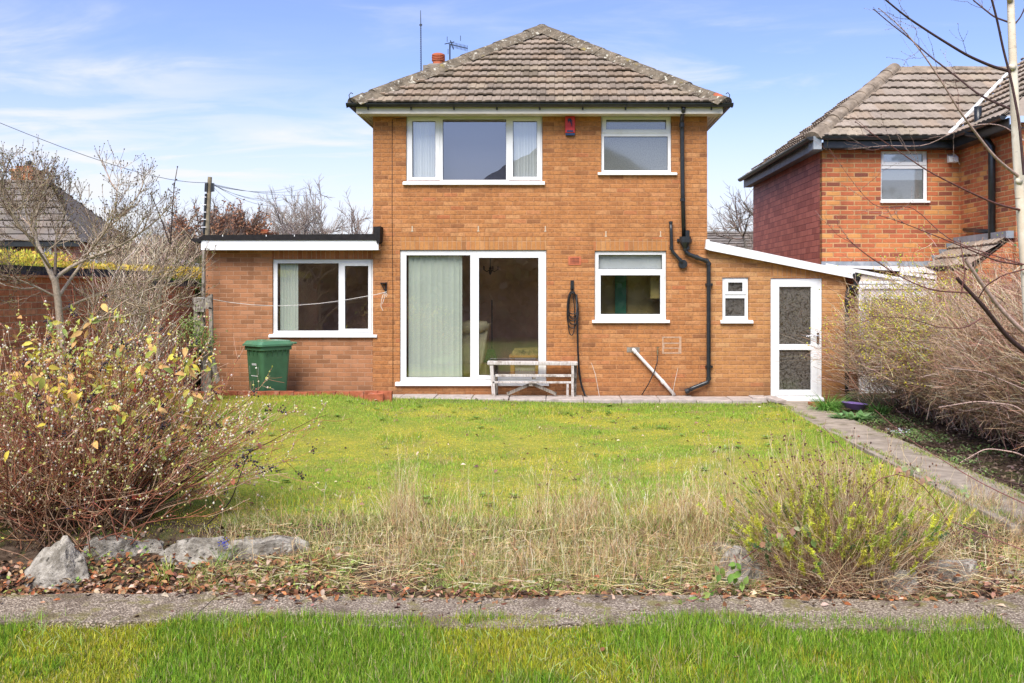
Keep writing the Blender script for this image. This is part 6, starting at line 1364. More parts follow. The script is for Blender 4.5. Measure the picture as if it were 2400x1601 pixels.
# ================================================================== REDDISH SHRUB (left foreground)
def big_shrub():
    r = np.random.default_rng(200); D0 = 7.75; cx, cy = fx(190, D0), D0 - 16
    root = thing('shrub', (cx, cy, -.1), 'large reddish twiggy shrub with yellow leaves, pale buds and dark berries at the left', 'shrub')
    N = 560; B = np.stack([cx + r.uniform(-.62, .55, N), cy + r.normal(0, .22, N), np.zeros(N)], -1); B[:, 2] = gz(B[:, 0], B[:, 1]) - .02
    ang = r.uniform(-1.25, 1.30, N) * (1 - .15*r.random(N)); d = np.stack([np.sin(ang), r.normal(0, .38, N), np.cos(ang) + .08], -1)
    L = r.uniform(1.15, 2.15, N) * np.where(ang < -.2, .92, 1.0) * (1 - .12*np.abs(ang)) ; L = np.where(r.random(N) < .35, L*.7, L)
    P = arcs(r, B, d, L, 10, amt=r.uniform(.04, .24, N), wig=.035); P[:, :, 2] = np.maximum(P[:, :, 2], gz(P[:, :, 0], P[:, :, 1]) + .02)
    cols = [(.15, .075, .045), (.22, .11, .065), (.08, .05, .035), (.32, .20, .12), (.28, .11, .07), (.48, .34, .22)]
    t = np.linspace(0, 1, 10); m = NM(); m.tubes(P, .0056 * (1.05 - .75*t)[None] * r.uniform(.6, 1.25, (N, 1)), pal(r, cols, N), 4)
    T2, i2 = twigs(r, P, 6, .42, .42, 6, upamt=.22, t0=.30, wig=.05); n2 = len(T2)
    c2 = pal(r, [(.38, .13, .07), (.50, .19, .10), (.18, .08, .055), (.54, .36, .22), (.40, .20, .11)], n2); m.tubes(T2, .0024 * (1.05 - .6*np.linspace(0, 1, 6))[None] * np.ones((n2, 1)), c2, 3)
    T3, i3 = twigs(r, T2, 2, .20, .5, 4, upamt=.15, t0=.3, wig=.05); n3 = len(T3); m.tubes(T3, .0014 * np.ones((n3, 4)), pal(r, [(.52, .18, .12), (.40, .15, .09), (.62, .42, .3)], n3), 3)
    m.build('stems', M['bark'], root)
    m = NM(); budc = [(.86, .80, .56), (.84, .70, .60), (.70, .72, .22), (.80, .80, .35), (.90, .86, .74), (.60, .28, .20)]
    for T_, k in ((T2, 4), (T3, 3)):
        i = np.repeat(np.arange(len(T_)), k); b, tg = at(T_, i, r.uniform(.2, 1, len(i))); kz = r.random(len(i)) < np.clip(.10 + .55*(b[:, 2] + .1) + .45*np.clip(np.abs(b[:, 0] - cx) - .5, 0, 1), .05, .95) * np.clip(.55 + 1.6*nB(b[:, 0]*2, b[:, 2]*2 - 5), .15, 1); b, tg = b[kz], tg[kz]; n = len(b)
        m.octa(b + r.normal(0, .004, (n, 3)), r.uniform(.004, .0115, n), pal(r, budc, n))
    m.build('buds', M['leaf'], root)
    # small opening leaves
    m = NM(); i = r.integers(0, n2, 8200); b, tg = at(T2, i, r.uniform(.3, 1, 8200)); k = r.random(8200) < np.clip(.15 + .5*b[:, 2], .05, .9); b, tg = b[k], tg[k]; n = len(b)
    m.quads(b, tg + r.normal(0, .6, (n, 3)), r.normal(0, 1, (n, 3)), r.uniform(.018, .042, n), r.uniform(.012, .024, n), pal(r, [(.66, .68, .12), (.78, .76, .24), (.52, .62, .14), (.80, .72, .42)], n))
    # big hanging yellow leaves, gathered in clumps
    nL = 820; c = r.integers(0, len(T2), 90); sel = c[(P[i2[c], -1, 2] > .3)]
    w_ = np.clip((T2[:, -1, 2] - .55), 0, 2) * (T2[:, -1, 0] < cx + 1.2) * (nB(T2[:, -1, 0]*2.2, T2[:, -1, 2]*3 - 6) > .02) + 1e-4; w_ /= w_.sum(); i = r.choice(n2, nL, p=w_)
    b, tg = at(T2, i, r.uniform(.5, 1, nL)); Dn = tg*.4 + r.normal(0, .5, (nL, 3)) + np.array([0, 0, -.45]); L_ = r.uniform(.04, .105, nL)
    m.leaves(b, Dn, r.normal(0, .6, (nL, 3)) + np.array([0, -.5, .8]), L_, L_*r.uniform(.38, .62, nL), pal(r, [(.80, .66, .10), (.74, .66, .12), (.56, .62, .12), (.84, .52, .18), (.42, .54, .14), (.78, .46, .16)], nL), droop=.35)
    i = r.choice(n2, 50); b, tg = at(T2, i, r.uniform(.5, 1, 50)); L_ = r.uniform(.04, .07, 50)
    m.leaves(b, tg*.3 + r.normal(0, .5, (50, 3)) - np.array([0, 0, .5]), r.normal(0, .5, (50, 3)) + np.array([0, -1, .3]), L_, L_*.7, pal(r, [(.50, .10, .05), (.60, .22, .12), (.45, .16, .10)], 50))
    m.build('leaves', M['leaf'], root)
    m = NM(); nB_ = 330; i = r.choice(n2, nB_, p=(np.clip(T2[:, -1, 2] + .1, .05, 2) / np.clip(T2[:, -1, 2] + .1, .05, 2).sum())); b, tg = at(T2, i, r.uniform(.8, 1, nB_)); b = np.repeat(b, 9, 0) + r.normal(0, .017, (nB_*9, 3)); m.octa(b, r.uniform(.006, .0105, len(b)), pal(r, [(.022, .016, .030), (.05, .03, .05), (.03, .015, .02)], len(b)))
    m.build('berries', M['berry'], root)
big_shrub()
# dark bare stem with berries leaning right out of the shrub
def limb(m, r, pts, r0, r1, col, K=14, sides=6, wig=0.0):
    p = poly_smooth([P(*q) for q in pts], K)
    m.tubes(p[None], (r0 + (r1 - r0) * np.linspace(0, 1, K) ** .9)[None], np.array([col]), sides); return p
r = np.random.default_rng(210); root = thing('berry_branch', P(480, 1225, 7.4), 'dark leaning stem with black berries between the shrub and dry grass', 'branch')
m = NM(); l1 = limb(m, r, [(478, 1236, 7.45), (540, 1180, 7.4), (575, 1080, 7.3), (588, 1052, 7.25)], .006, .003, (.05, .035, .03)); l2 = limb(m, r, [(505, 1205, 7.4), (495, 1160, 7.35), (560, 1090, 7.25)], .004, .002, (.06, .04, .03)); limb(m, r, [(560, 1130, 7.35), (600, 1140, 7.3)], .002, .001, (.1, .06, .05))
m.build('stem', M['bark'], root); m = NM(); b = np.concatenate([np.array(P(px, py, 7.26))[None] + r.normal(0, .018, (11, 3)) for px, py in ((585, 1058), (575, 1075), (560, 1092), (640, 1098), (615, 1103), (598, 1085))]); m.octa(b, r.uniform(.006, .010, len(b)), pal(r, [(.02, .015, .025), (.04, .03, .045)], len(b))); m.build('berries', M['berry'], root)

# ================================================================== BARE GARDEN TREE (left, in front of the wall)
def garden_tree():
    r = np.random.default_rng(220); D = 10.4
    root = thing('bare_tree', (fx(150, D), D - 16, .1), 'pale barked bare garden tree with wide spreading twigs in front of the brick wall', 'tree')
    m = NM(); bark = (.42, .34, .25); bk2 = (.34, .27, .18); P_ = []
    m_ = lambda *a, **k: P_.append(limb(m, r, *a, **k))
    m_([(150, 1120, D), (150, 900, D), (143, 800, D), (139, 720, D-.05), (128, 650, D-.1)], .052, .036, bark, sides=8)
    m_([(146, 860, D), (165, 800, D-.2), (190, 765, D-.3), (250, 742, D-.4), (340, 738, D-.3), (425, 690, D-.2)], .026, .006, bk2)
    m_([(126, 655, D-.1), (104, 606, D-.1), (82, 560, D), (76, 518, D+.1), (92, 487, D+.1), (103, 447, D+.2), (124, 415, D+.2)], .032, .006, bark)
    m_([(84, 565, D), (50, 540, D-.2), (10, 480, D-.3), (-30, 440, D-.4)], .018, .006, bark)
    m_([(118, 630, D-.1), (92, 590, D-.4), (40, 520, D-.6), (5, 455, D-.7), (-8, 390, D-.7)], .014, .004, bk2)
    m_([(128, 645, D-.1), (131, 600, D), (128, 560, D+.2), (150, 520, D+.3), (158, 470, D+.4)], .018, .004, (.16, .12, .09))
    m_([(125, 655, D-.1), (160, 628, D+.1), (200, 606, D+.2), (255, 590, D+.3), (310, 560, D+.3), (365, 520, D+.3), (402, 480, D+.3)], .026, .005, bark)
    m_([(135, 700, D), (170, 645, D+.2), (205, 605, D+.3), (225, 550, D+.4), (270, 520, D+.5), (310, 490, D+.5), (336, 432, D+.5)], .022, .004, bark)
    m_([(138, 730, D), (200, 700, D+.3), (290, 672, D+.5), (400, 640, D+.6)], .018, .005, bk2)
    m_([(138, 700, D), (85, 672, D-.2), (30, 650, D-.3), (-20, 640, D-.4)], .016, .006, bark)
    m_([(195, 608, D+.2), (250, 540, D-.1), (272, 490, D-.2), (275, 445, D-.2)], .012, .003, bk2)
    m_([(82, 560, D), (60, 500, D+.3), (52, 450, D+.4), (45, 395, D+.4)], .012, .003, bk2)
    m_([(240, 745, D-.4), (300, 700, D-.5), (380, 665, D-.6), (430, 660, D-.6)], .010, .003, bark)
    A = np.stack(P_)
    A = A[1:]
    T1, _ = twigs(r, A, 12, .42, .7, 9, upamt=.30, t0=.2, wig=.05); c1 = pal(r, [(.46, .36, .25), (.34, .26, .17), (.56, .46, .34)], len(T1)); m.tubes(T1, .0062 * (1.05 - .65*np.linspace(0, 1, 9))[None] * r.uniform(.6, 1.2, (len(T1), 1)), c1, 4)
    T2, _ = twigs(r, T1, 7, .25, .6, 7, upamt=.30, t0=.2, wig=.06); c2 = pal(r, [(.40, .30, .20), (.26, .19, .13), (.52, .42, .30)], len(T2)); m.tubes(T2, .0033 * (1.05 - .6*np.linspace(0, 1, 7))[None] * np.ones((len(T2), 1)), c2, 3)
    T3, _ = twigs(r, T2, 3, .13, .6, 4, upamt=.3, t0=.3, wig=.06); m.tubes(T3, .0024 * np.ones((len(T3), 4)) * np.array([[1, .9, .8, .6]]), pal(r, [(.20, .14, .10), (.30, .22, .15)], len(T3)), 3)
    m.build('branches', M['bark'], root)
    m = NM(); e = np.concatenate([T3[:, -1], T2[:, -1]]); m.octa(e, r.uniform(.005, .009, len(e)), pal(r, [(.12, .08, .06), (.30, .28, .10), (.16, .10, .07)], len(e)))
    i = r.integers(0, len(T2), 900); b, tg = at(T2, i, r.random(900)); m.quads(b, tg + r.normal(0, .6, (900, 3)), r.normal(0, 1, (900, 3)), r.uniform(.012, .026, 900), r.uniform(.008, .014, 900), pal(r, [(.42, .46, .12), (.50, .46, .18)], 900)); m.build('buds', M['leaf'], root)
garden_tree()
# young shoot tree
r = np.random.default_rng(230); D = 11.2; root = thing('sapling', (fx(372, D), D - 16, .1), 'young bare tree with two dark upright shoots against the sky left of the pole', 'tree')
m = NM(); pale = (.42, .33, .24); dk = (.075, .05, .045)
limb(m, r, [(368, 900, D), (372, 720, D), (380, 640, D), (386, 596, D), (399, 572, D)], .022, .014, pale, sides=7)
A = [limb(m, r, [(399, 572, D), (403, 520, D-.05), (405, 470, D-.1), (409, 430, D-.1), (416, 391, D-.1)], .011, .004, dk), limb(m, r, [(398, 572, D), (384, 530, D), (368, 490, D), (354, 452, D)], .010, .004, dk), limb(m, r, [(399, 574, D), (425, 545, D+.1), (448, 520, D+.2), (466, 488, D+.2)], .008, .002, pale),
     limb(m, r, [(394, 584, D), (420, 572, D-.1), (448, 561, D-.2)], .007, .002, pale), limb(m, r, [(400, 560, D), (392, 540, D+.2), (384, 505, D+.3), (378, 498, D+.3)], .006, .002, pale)]
sh = []
for (a, b) in (((405, 452), (396, 445)), ((406, 452), (421, 445)), ((404, 470), (401, 464)), ((404, 500), (392, 493)), ((410, 422), (414, 421)), ((407, 442), (408, 430))):
    sh.append(limb(m, r, [(*a, D-.1), (*b, D-.12)], .004, .003, dk, K=4))
m.build('branches', M['bark'], root); m = NM(); e = np.array([s_[-1] for s_ in sh] + [a_[-1] for a_ in A]); m.octa(e, np.full(len(e), .011), pal(r, [dk], len(e))); m.build('buds', M['bark'], root)
# more twiggy tangle in the middle distance left of the annexe
thicket('bare_bush', 'tan bare twiggy bush filling the gap between garden tree and gate post', fx(265, 12.4), fx(385, 12.4), -4.3, -3.2, .9, lambda x: fz(590, 12.2) - .35*np.abs((x - fx(330, 12.4)))*1.2, 700, .55, [(.56, .46, .34), (.42, .32, .22), (.64, .54, .40)], 231, K=6, rad=.005, cat='bush')
thicket('bare_bush', 'tan twiggy bush in front of the mauve roof beyond the boundary wall', fx(215, 22), fx(400, 22), 5, 7, .2, lambda x: fz(520, 22) - .3*np.abs(x - fx(300, 22)), 1500, 1.0, [(.52, .42, .30), (.38, .28, .20), (.60, .50, .36)], 232, K=6, rad=.010, cat='bush')

# climber on the gate post
def climber():
    r = np.random.default_rng(240); D = 14.0; n = 620; c = [(455, 752), (470, 775), (445, 770), (480, 790), (430, 760), (462, 800), (425, 790), (490, 800)]
    C = np.array([P(a, b, D) for a, b in c])[r.integers(0, len(c), n)] + r.normal(0, 1, (n, 3)) * np.array([.07, .06, .08])
    root = thing('climber', P(460, 880, D), 'green leafy climber tangled on the rotten gate post', 'climber')
    m = NM(); m.leaves(C, r.normal(0, 1, (n, 3)) + np.array([0, 0, -.2]), r.normal(0, .6, (n, 3)) + np.array([0, -1, .5]), r.uniform(.03, .06, n), r.uniform(.016, .026, n), pal(r, [(.22, .32, .07), (.32, .40, .12), (.12, .22, .05), (.44, .46, .18)], n)); m.build('leaves', M['leaf'], root)
    S = arcs(r, np.array(P(445, 900, D))[None] + r.normal(0, .05, (16, 3)), r.normal(0, .18, (16, 3)) + np.array([.05, 0, 1]), r.uniform(.6, 1.0, 16), 8, wig=.08, amt=.05); m = NM(); m.tubes(S, .004*np.ones((16, 8)), pal(r, [(.30, .22, .15)], 16), 4); m.build('stems', M['bark'], root)
climber()

# ================================================================== TWIGGY HEDGE (right)
def right_hedge():
    r = np.random.default_rng(250); root = thing('twiggy_hedge', (6.1, -3.6, 0), 'large overgrown bare brown hedge spilling over the soil right of the path', 'hedge')
    cols = [(.52, .36, .24), (.40, .26, .17), (.64, .48, .35), (.30, .18, .12), (.56, .34, .23), (.72, .57, .43)]
    N = 4600; y = -.75 - 7.2 * r.random(N) ** .9; x = 5.25 + r.random(N) ** 1.1 * 1.9; B = np.stack([x, y, gz(x, y)], -1)
    d = np.stack([r.normal(-.55, .42, N), r.normal(-.12, .40, N), np.abs(r.normal(1.0, .25, N))], -1); H = 1.9 + .75 * (x - 5.2) / 2 + .12*np.sin(y*2.2); L = H * r.uniform(.65, 1.18, N)
    Pm = arcs(r, B, d, L, 9, bend=(-.75, -.1, -.65), amt=r.uniform(.10, .55, N), wig=.03); lim = lambda q: ((q[:, :, 2] < .50 - .06*(-q[:, :, 1] - 1.5)) & (q[:, :, 0] < np.where(q[:, :, 1] > -1.7, 4.80, 4.95))).any(1) | (q[:, :, 2] < .02).any(1) | ((q[:, :, 0] < 4.42 + .12*np.sin(q[:, :, 1]*2.6)) & (q[:, :, 1] < -1.0)).any(1)
    Pm[:, 0, 2] += .03; Pm = Pm[~lim(Pm)]; N = len(Pm)
    m = NM(); m.tubes(Pm, .0052 * (1.05 - .75*np.linspace(0, 1, 9))[None] * r.uniform(.5, 1.6, (N, 1)), pal(r, cols, N, .3), 3); m.build('stems', M['bark'], root)
    T, _ = twigs(r, Pm, 9, .52, .62, 6, up=(-.25, 0, .15), upamt=.25, t0=.22, wig=.08)
    k = (T[:, -1, 0] > 4.45 + .10*np.sin(T[:, -1, 1]*3) - (T[:, -1, 2] > .7)*.25) & (T[:, :, 2].min(1) > .05) & ~lim(T); T = T[k]; n = len(T)
    m = NM(); m.tubes(T, .0032 * (1.05 - .6*np.linspace(0, 1, 6))[None] * r.uniform(.5, 1.5, (n, 1)), pal(r, cols, n, .32), 3)
    T3, _ = twigs(r, T[r.random(n) < .5], 2, .26, .5, 4, up=(-.3, 0, -.2), upamt=.15, t0=.4, wig=.05); m.tubes(T3, .0018*np.ones((len(T3), 4)), pal(r, cols, len(T3), .2), 3); m.build('twigs', M['bark'], root)
    # fine sprays reaching over the door and towards the path
    n = 150; x = r.uniform(4.9, 5.4, n); y = r.uniform(-2.4, -.9, n); z = r.uniform(.7, 1.6, n)
    S = arcs(r, np.stack([x, y, z], -1), np.stack([-np.abs(r.normal(1, .3, n)), r.normal(0, .3, n), r.normal(.25, .4, n)], -1), r.uniform(.4, 1.05, n), 7, bend=(0, 0, 1), amt=r.normal(0, .22, n), wig=.05)
    m = NM(); m.tubes(S, .0018 * (1.05 - .5*np.linspace(0, 1, 7))[None] * np.ones((n, 1)), pal(r, cols, n), 3); m.build('sprays', M['bark'], root)
    # yellow forsythia buds at the house end
    m = NM(); A = np.concatenate([T[:, -1], T[:, 3], T3[:, -1]]); k = (A[:, 1] > -4.2) & (A[:, 1] < -.4) & (A[:, 2] > .55) & (A[:, 0] < 6.2) & (r.random(len(A)) < np.clip((A[:, 2] - .5)*.9, 0, .8) * np.clip((6.3 - A[:, 0])*.8, .1, 1) * .55); A = A[k]; n = len(A)
    A = np.repeat(A, 2, 0) + r.normal(0, .02, (2*n, 3)); m.octa(A, r.uniform(.007, .014, 2*n), pal(r, [(.78, .72, .09), (.86, .78, .10), (.62, .60, .10), (.50, .54, .16)], 2*n)); m.build('yellow_buds', M['leaf'], root)
    n = 900; x = r.uniform(4.85, 6.4, n); y = r.uniform(-1.5, -.35, n); Q_ = arcs(r, np.stack([x, y, r.uniform(0, .9, n)], -1), np.stack([r.normal(-.5, .6, n), r.normal(0, .5, n), np.abs(r.normal(.9, .4, n))], -1), r.uniform(.4, .9, n), 7, bend=(-.4, 0, -.4), amt=.2, wig=.07); m = NM(); m.tubes(Q_, .0030*np.ones((n, 7)) * r.uniform(.5, 1.4, (n, 1)), pal(r, cols, n, .3), 3); m.build('twigs', M['bark'], root)
    # a few greyish green bramble leaves caught in it
    n = 260; i = r.integers(0, len(Pm), n); b, tg = at(Pm, i, r.uniform(.4, 1, n)); m = NM(); k = b[:, 1] < -2.2; b, tg = b[k], tg[k]; n = len(b); m.leaves(b, r.normal(0, 1, (n, 3)), r.normal(0, .5, (n, 3)) + np.array([-.4, -.6, 1]), r.uniform(.04, .07, n), r.uniform(.025, .04, n), pal(r, [(.20, .26, .14), (.30, .34, .20), (.12, .20, .07)], n)); m.build('leaves', M['leaf'], root)
right_hedge()
# reddish upright stems behind the hedge
thicket('red_stemmed_shrub', 'fine reddish upright stems above the right hedge against the neighbouring wall', 5.9, 7.6, -3.4, -1.4, .8, lambda x: 2.35 + .25*(x - 6), 900, 1.3, [(.34, .15, .11), (.42, .22, .16), (.28, .12, .09)], 251, K=6, rad=.0035, cat='shrub')

# ================================================================== BIRCH (right edge)
def birch_mat():
    t = NT("birch_bark"); p = t.pos(); sc = t.scalev(p, (3, 3, 30)); c = t.mix(t.rng(t.noise(p, 6, 5, .6), .35, .65), (.66, .56, .42), (.80, .72, .58))
    c = t.mix(t.rng(t.noise(sc, 2.2, 4, .6), .62, .68, 0, .75), c, (.16, .11, .08)); c = t.mix(t.rng(t.noise(p, 3.0, 5, .6), .58, .68, 0, .55), c, (.42, .24, .13))
    return t.done(t.bsdf(c, .8, t.bump(t.noise(p, 30, 4), .4, .004), .2))
M['birch'] = birch_mat()
def birch():
    r = np.random.default_rng(260); D = 7.3; root = thing('birch_tree', (fx(2425, D), D - 16, -.1), 'pale barked birch at the right edge with dark red twigs reaching left over the sky', 'tree')
    tr = poly_smooth([P(*q) for q in [(2440, 1290, D), (2432, 1050, D), (2420, 850, D), (2408, 650, D), (2398, 540, D), (2390, 440, D), (2381, 300, D), (2376, 200, D), (2371, 60, D), (2366, -60, D), (2372, -240, D+.1)]], 30)
    mb = MB(); mb.tube(tr.tolist(), list(np.linspace(.062, .020, 30)), 12)
    for k in (6, 12, 16, 21, 24): q = tr[k]; mb.tube([tuple(q + np.array([-.01, -.02, .03])), tuple(q + np.array([-.045, -.035, .05]))], [.03, .012], 8)
    mb.build('trunk', M['birch'], root, smooth=True)
    m = NM(); red = (.15, .065, .055); dk = (.07, .040, .038); pl = (.46, .32, .27); A = []; a_ = lambda *q, **k: A.append(limb(m, r, *q, K=22, **k))
    a_([(2378, 170, D), (2330, 158, D-.05), (2268, 131, D-.2), (2193, 85, D-.3), (2123, 39, D-.4), (2070, -5, D-.5)], .013, .006, dk)
    a_([(2384, 262, D), (2297, 226, D+.1), (2240, 178, D+.2), (2185, 137, D+.2), (2131, 89, D+.3), (2085, 54, D+.3), (2048, 22, D+.3)], .010, .004, dk)
    a_([(2392, 418, D), (2330, 369, D-.2), (2284, 307, D-.3), (2251, 265, D-.4), (2202, 182, D-.5), (2150, 108, D-.6), (2110, 60, D-.6), (2060, 20, D-.7)], .014, .003, pl)
    a_([(2394, 493, D), (2330, 477, D-.3), (2251, 440, D-.5), (2168, 398, D-.6), (2098, 348, D-.7), (2044, 315, D-.8), (2005, 285, D-.9)], .010, .002, red)
    a_([(2372, 55, D), (2330, 40, D+.1), (2280, 0, D+.2), (2250, -40, D+.2)], .009, .004, dk)
    a_([(2322, -10, D-.2), (2338, 50, D-.15), (2351, 116, D-.1), (2368, 178, D-.08), (2388, 280, D-.1), (2400, 410, D-.1)], .009, .012, dk)
    a_([(2376, 60, D), (2392, 40, D), (2410, 0, D)], .006, .004, dk)
    a_([(2400, 622, D), (2335, 612, D-.2), (2251, 576, D-.4), (2148, 535, D-.5), (2094, 514, D-.6), (2060, 505, D-.6)], .008, .002, red)
    a_([(2400, 620, D-.1), (2300, 590, D+.3), (2215, 560, D+.5), (2130, 470, D+.6), (2060, 500, D+.6), (2000, 430, D+.7), (1945, 350, D+.8)], .006, .0015, red)
    a_([(2268, 686, D-.5), (2190, 682, D-.6), (2130, 660, D-.6), (2080, 630, D-.6), (2020, 590, D-.7), (1985, 558, D-.7)], .006, .003, red)
    a_([(2440, 850, D), (2400, 822, D-.1), (2362, 791, D-.2), (2302, 715, D-.4), (2243, 652, D-.5)], .022, .014, dk, sides=8)
    a_([(2445, 800, D), (2400, 780, D), (2343, 722, D-.1), (2301, 665, D-.2), (2262, 608, D-.3)], .020, .014, pl, sides=8)
    a_([(2302, 745, D-.45), (2260, 770, D-.6), (2200, 768, D-.7), (2130, 745, D-.8), (2050, 742, D-.9)], .005, .002, red)
    a_([(2293, 700, D-.4), (2310, 670, D-.5), (2350, 645, D-.6), (2405, 630, D-.6)], .005, .005, red)
    a_([(2252, 690, D-.5), (2262, 640, D-.5), (2255, 590, D-.4), (2250, 565, D-.4)], .006, .003, red)
    a_([(2400, 330, D), (2350, 290, D+.2), (2290, 290, D+.3), (2230, 310, D+.3), (2170, 345, D+.4), (2080, 340, D+.5), (1990, 350, D+.5)], .005, .0015, pl)
    a_([(2440, 1000, D-.2), (2380, 950, D-.3), (2290, 940, D-.4), (2200, 955, D-.5)], .008, .003, pl); a_([(2440, 1090, D-.1), (2380, 1060, D-.3), (2310, 1050, D-.3), (2250, 1085, D-.4)], .008, .003, pl)
    a_([(2440, 930, D-.2), (2370, 900, D-.4), (2300, 870, D-.5), (2210, 862, D-.6)], .007, .002, pl); a_([(2440, 1150, D-.3), (2330, 1120, D-.4), (2210, 1050, D-.5), (2100, 960, D-.5)], .005, .002, dk)
    A = np.stack(A); sub = A[[0, 1, 2, 3, 4, 7, 8, 9, 12, 15, 16, 17, 18]]
    T1, _ = twigs(r, sub, 5, .38, .55, 9, upamt=.05, t0=.3, wig=.06); c = pal(r, [(.20, .09, .08), (.34, .24, .20), (.12, .07, .06), (.42, .33, .28)], len(T1)); m.tubes(T1, .0019 * (1.05 - .6*np.linspace(0, 1, 9))[None] * np.ones((len(T1), 1)), c, 3)
    T2, _ = twigs(r, T1, 2, .18, .5, 6, upamt=.05, t0=.3, wig=.05); m.tubes(T2, .0010*np.ones((len(T2), 6)), pal(r, [(.30, .20, .17), (.40, .32, .28)], len(T2)), 3)
    m.build('branches', M['bark'], root)
    m = NM(); 
    for T_, k, s_ in ((A, 22, .0062), (T1, 9, .0038), (T2, 4, .0028)):
        i = np.repeat(np.arange(len(T_)), k); b, _t = at(T_, i, np.tile(np.linspace(.12, 1, k), len(T_)) ); m.octa(b + r.normal(0, .002, b.shape), np.full(len(b), s_) * r.uniform(.6, 1.15, len(b)), pal(r, [(.10, .055, .05), (.16, .09, .07)], len(b)))
    m.build('buds', M['bark'], root)
birch()

# ================================================================== YELLOW GREEN BUSH (right foreground)
def bush():
    r = np.random.default_rng(270); D = 6.95; cx, cy = fx(1970, D), D - 16
    root = thing('flowering_bush', (cx, cy, -.2), 'wide straw stemmed bush with yellow green needle tips and brown seed heads', 'bush')
    N = 1350; B = np.stack([cx + r.normal(0, .20, N), cy + r.normal(0, .12, N), np.zeros(N)], -1); B[:, 2] = gz(B[:, 0], B[:, 1]) - .01
    ang = r.uniform(-1.15, .95, N); d = np.stack([np.sin(ang), r.normal(0, .42, N), np.cos(ang) + .05], -1); L = r.uniform(.5, 1.04, N) * np.where(ang > .2, .86, 1.0)
    Pm = arcs(r, B, d, L, 8, bend=(0, 0, .5), amt=r.uniform(-.18, .30, N), wig=.035); Pm[:, :, 2] = np.maximum(Pm[:, :, 2], gz(Pm[:, :, 0], Pm[:, :, 1]) + .01)
    cols = [(.68, .52, .30), (.56, .38, .22), (.78, .64, .44), (.42, .25, .15), (.30, .16, .11)]
    m = NM(); m.tubes(Pm, .0022 * (1.05 - .6*np.linspace(0, 1, 8))[None] * r.uniform(.6, 1.3, (N, 1)), pal(r, cols, N), 3)
    T, _ = twigs(r, Pm, 2, .2, .5, 5, upamt=.2, t0=.2, wig=.06); m.tubes(T, .0013*np.ones((len(T), 5)), pal(r, cols, len(T)), 3)
    n = 1600; a = r.uniform(0, 6.28, n); B2 = np.stack([cx + r.normal(0, .42, n), cy + r.normal(0, .16, n), np.full(n, -.2)], -1); B2[:, 2] = gz(B2[:, 0], B2[:, 1]) + r.uniform(0, .16, n)
    S = arcs(r, B2, np.stack([np.cos(a), np.sin(a)*.6, r.normal(.1, .35, n)], -1), r.uniform(.12, .4, n), 6, amt=.2, wig=.10); m.tubes(S, .0016*np.ones((n, 6)), pal(r, cols, n), 3); m.build('stems', M['bark'], root)
    # needle plumes
    m = NM(); 
    def plumes(sel, L_, cols_, cnt, nl):
        b = Pm[sel, -1] * 1.0; u = r.uniform(.45, .92, len(sel)); b, tg = at(Pm, sel, u); Q = arcs(r, b, tg + r.normal(0, .35, (len(sel), 3)) + np.array([0, 0, .35]), L_ * r.uniform(.5, 1.2, len(sel)), 5, bend=(0, 0, 1), amt=.15, wig=.04)
        cl = pal(r, cols_, len(sel), .14); i = np.repeat(np.arange(len(sel)), cnt); bb, tt = at(Q, i, r.uniform(0, 1, len(i))); n_ = len(i)
        m.quads(bb, tt*.7 + r.normal(0, .62, (n_, 3)), r.normal(0, 1, (n_, 3)), nl * r.uniform(.6, 1.2, n_), np.full(n_, .0062), cl[i] * r.uniform(.8, 1.2, (n_, 1)))
    w_ = (Pm[:, -1, 2] < .62); s1 = np.where(w_)[0]
    plumes(r.choice(s1, 470), .12, [(.60, .62, .07), (.50, .58, .08), (.68, .68, .10), (.40, .50, .08)], 90, .026)
    plumes(r.choice(s1, 200), .07, [(.66, .70, .08), (.76, .78, .09)], 50, .024)
    kk = np.where(np.abs(ang) > .62)[0]; plumes(r.choice(kk, 46), .15, [(.12, .26, .07), (.17, .32, .09), (.10, .20, .08)], 90, .026)
    m.build('needle_tips', M['leaf'], root)
    m = NM(); top = np.where((Pm[:, -1, 2] > .42))[0]; s_ = r.choice(top, 330); b = Pm[s_, -1]; m.octa(b + r.normal(0, .004, b.shape), r.uniform(.005, .0095, len(b)), pal(r, [(.15, .075, .055), (.24, .13, .09), (.09, .05, .04)], len(b))); m.build('seed_heads', M['bark'], root)
bush()
# bramble arching over the bush
def bramble(name, label, stems, leafpts, seed, Ls=.07, cols=((.30, .38, .16), (.42, .46, .24), (.22, .32, .10), (.48, .28, .18))):
    r = np.random.default_rng(seed); root = thing(name, P(*stems[0][0]), label, 'bramble'); m = NM()
    for st in stems: limb(m, r, st, .0045, .0025, (.22, .09, .08), K=14, sides=5)
    m.build('stem', M['bark'], root); m = NM()
    for q in leafpts:
        n = 3; b = np.repeat(np.array(P(*q[:3]))[None], n, 0) + r.normal(0, .012, (n, 3)); D_ = r.normal(0, .7, (n, 3)) + np.array([0, -.2, -.45]); L_ = Ls * r.uniform(.7, 1.1, n) * (q[3] if len(q) > 3 else 1)
        m.leaves(b, D_, np.array([[0, -1, .55]]) + r.normal(0, .3, (n, 3)), L_, L_*.68, pal(r, list(cols), n, .12), fold=.2, droop=.2)
    m.build('leaves', M['leaf'], root)
bramble('bramble', 'reddish bramble stem arching over the bush with grey green leaves at its crest', [[(1988, 1265, 6.9), (2005, 1190, 6.75), (2035, 1130, 6.7), (2080, 1105, 6.7), (2120, 1100, 6.7), (2160, 1125, 6.7), (2200, 1185, 6.75), (2260, 1290, 6.85)]], [(2098, 1095, 6.7, .85), (2135, 1098, 6.68, .9), (2165, 1120, 6.68, .9), (2150, 1108, 6.7, .7)], 281)
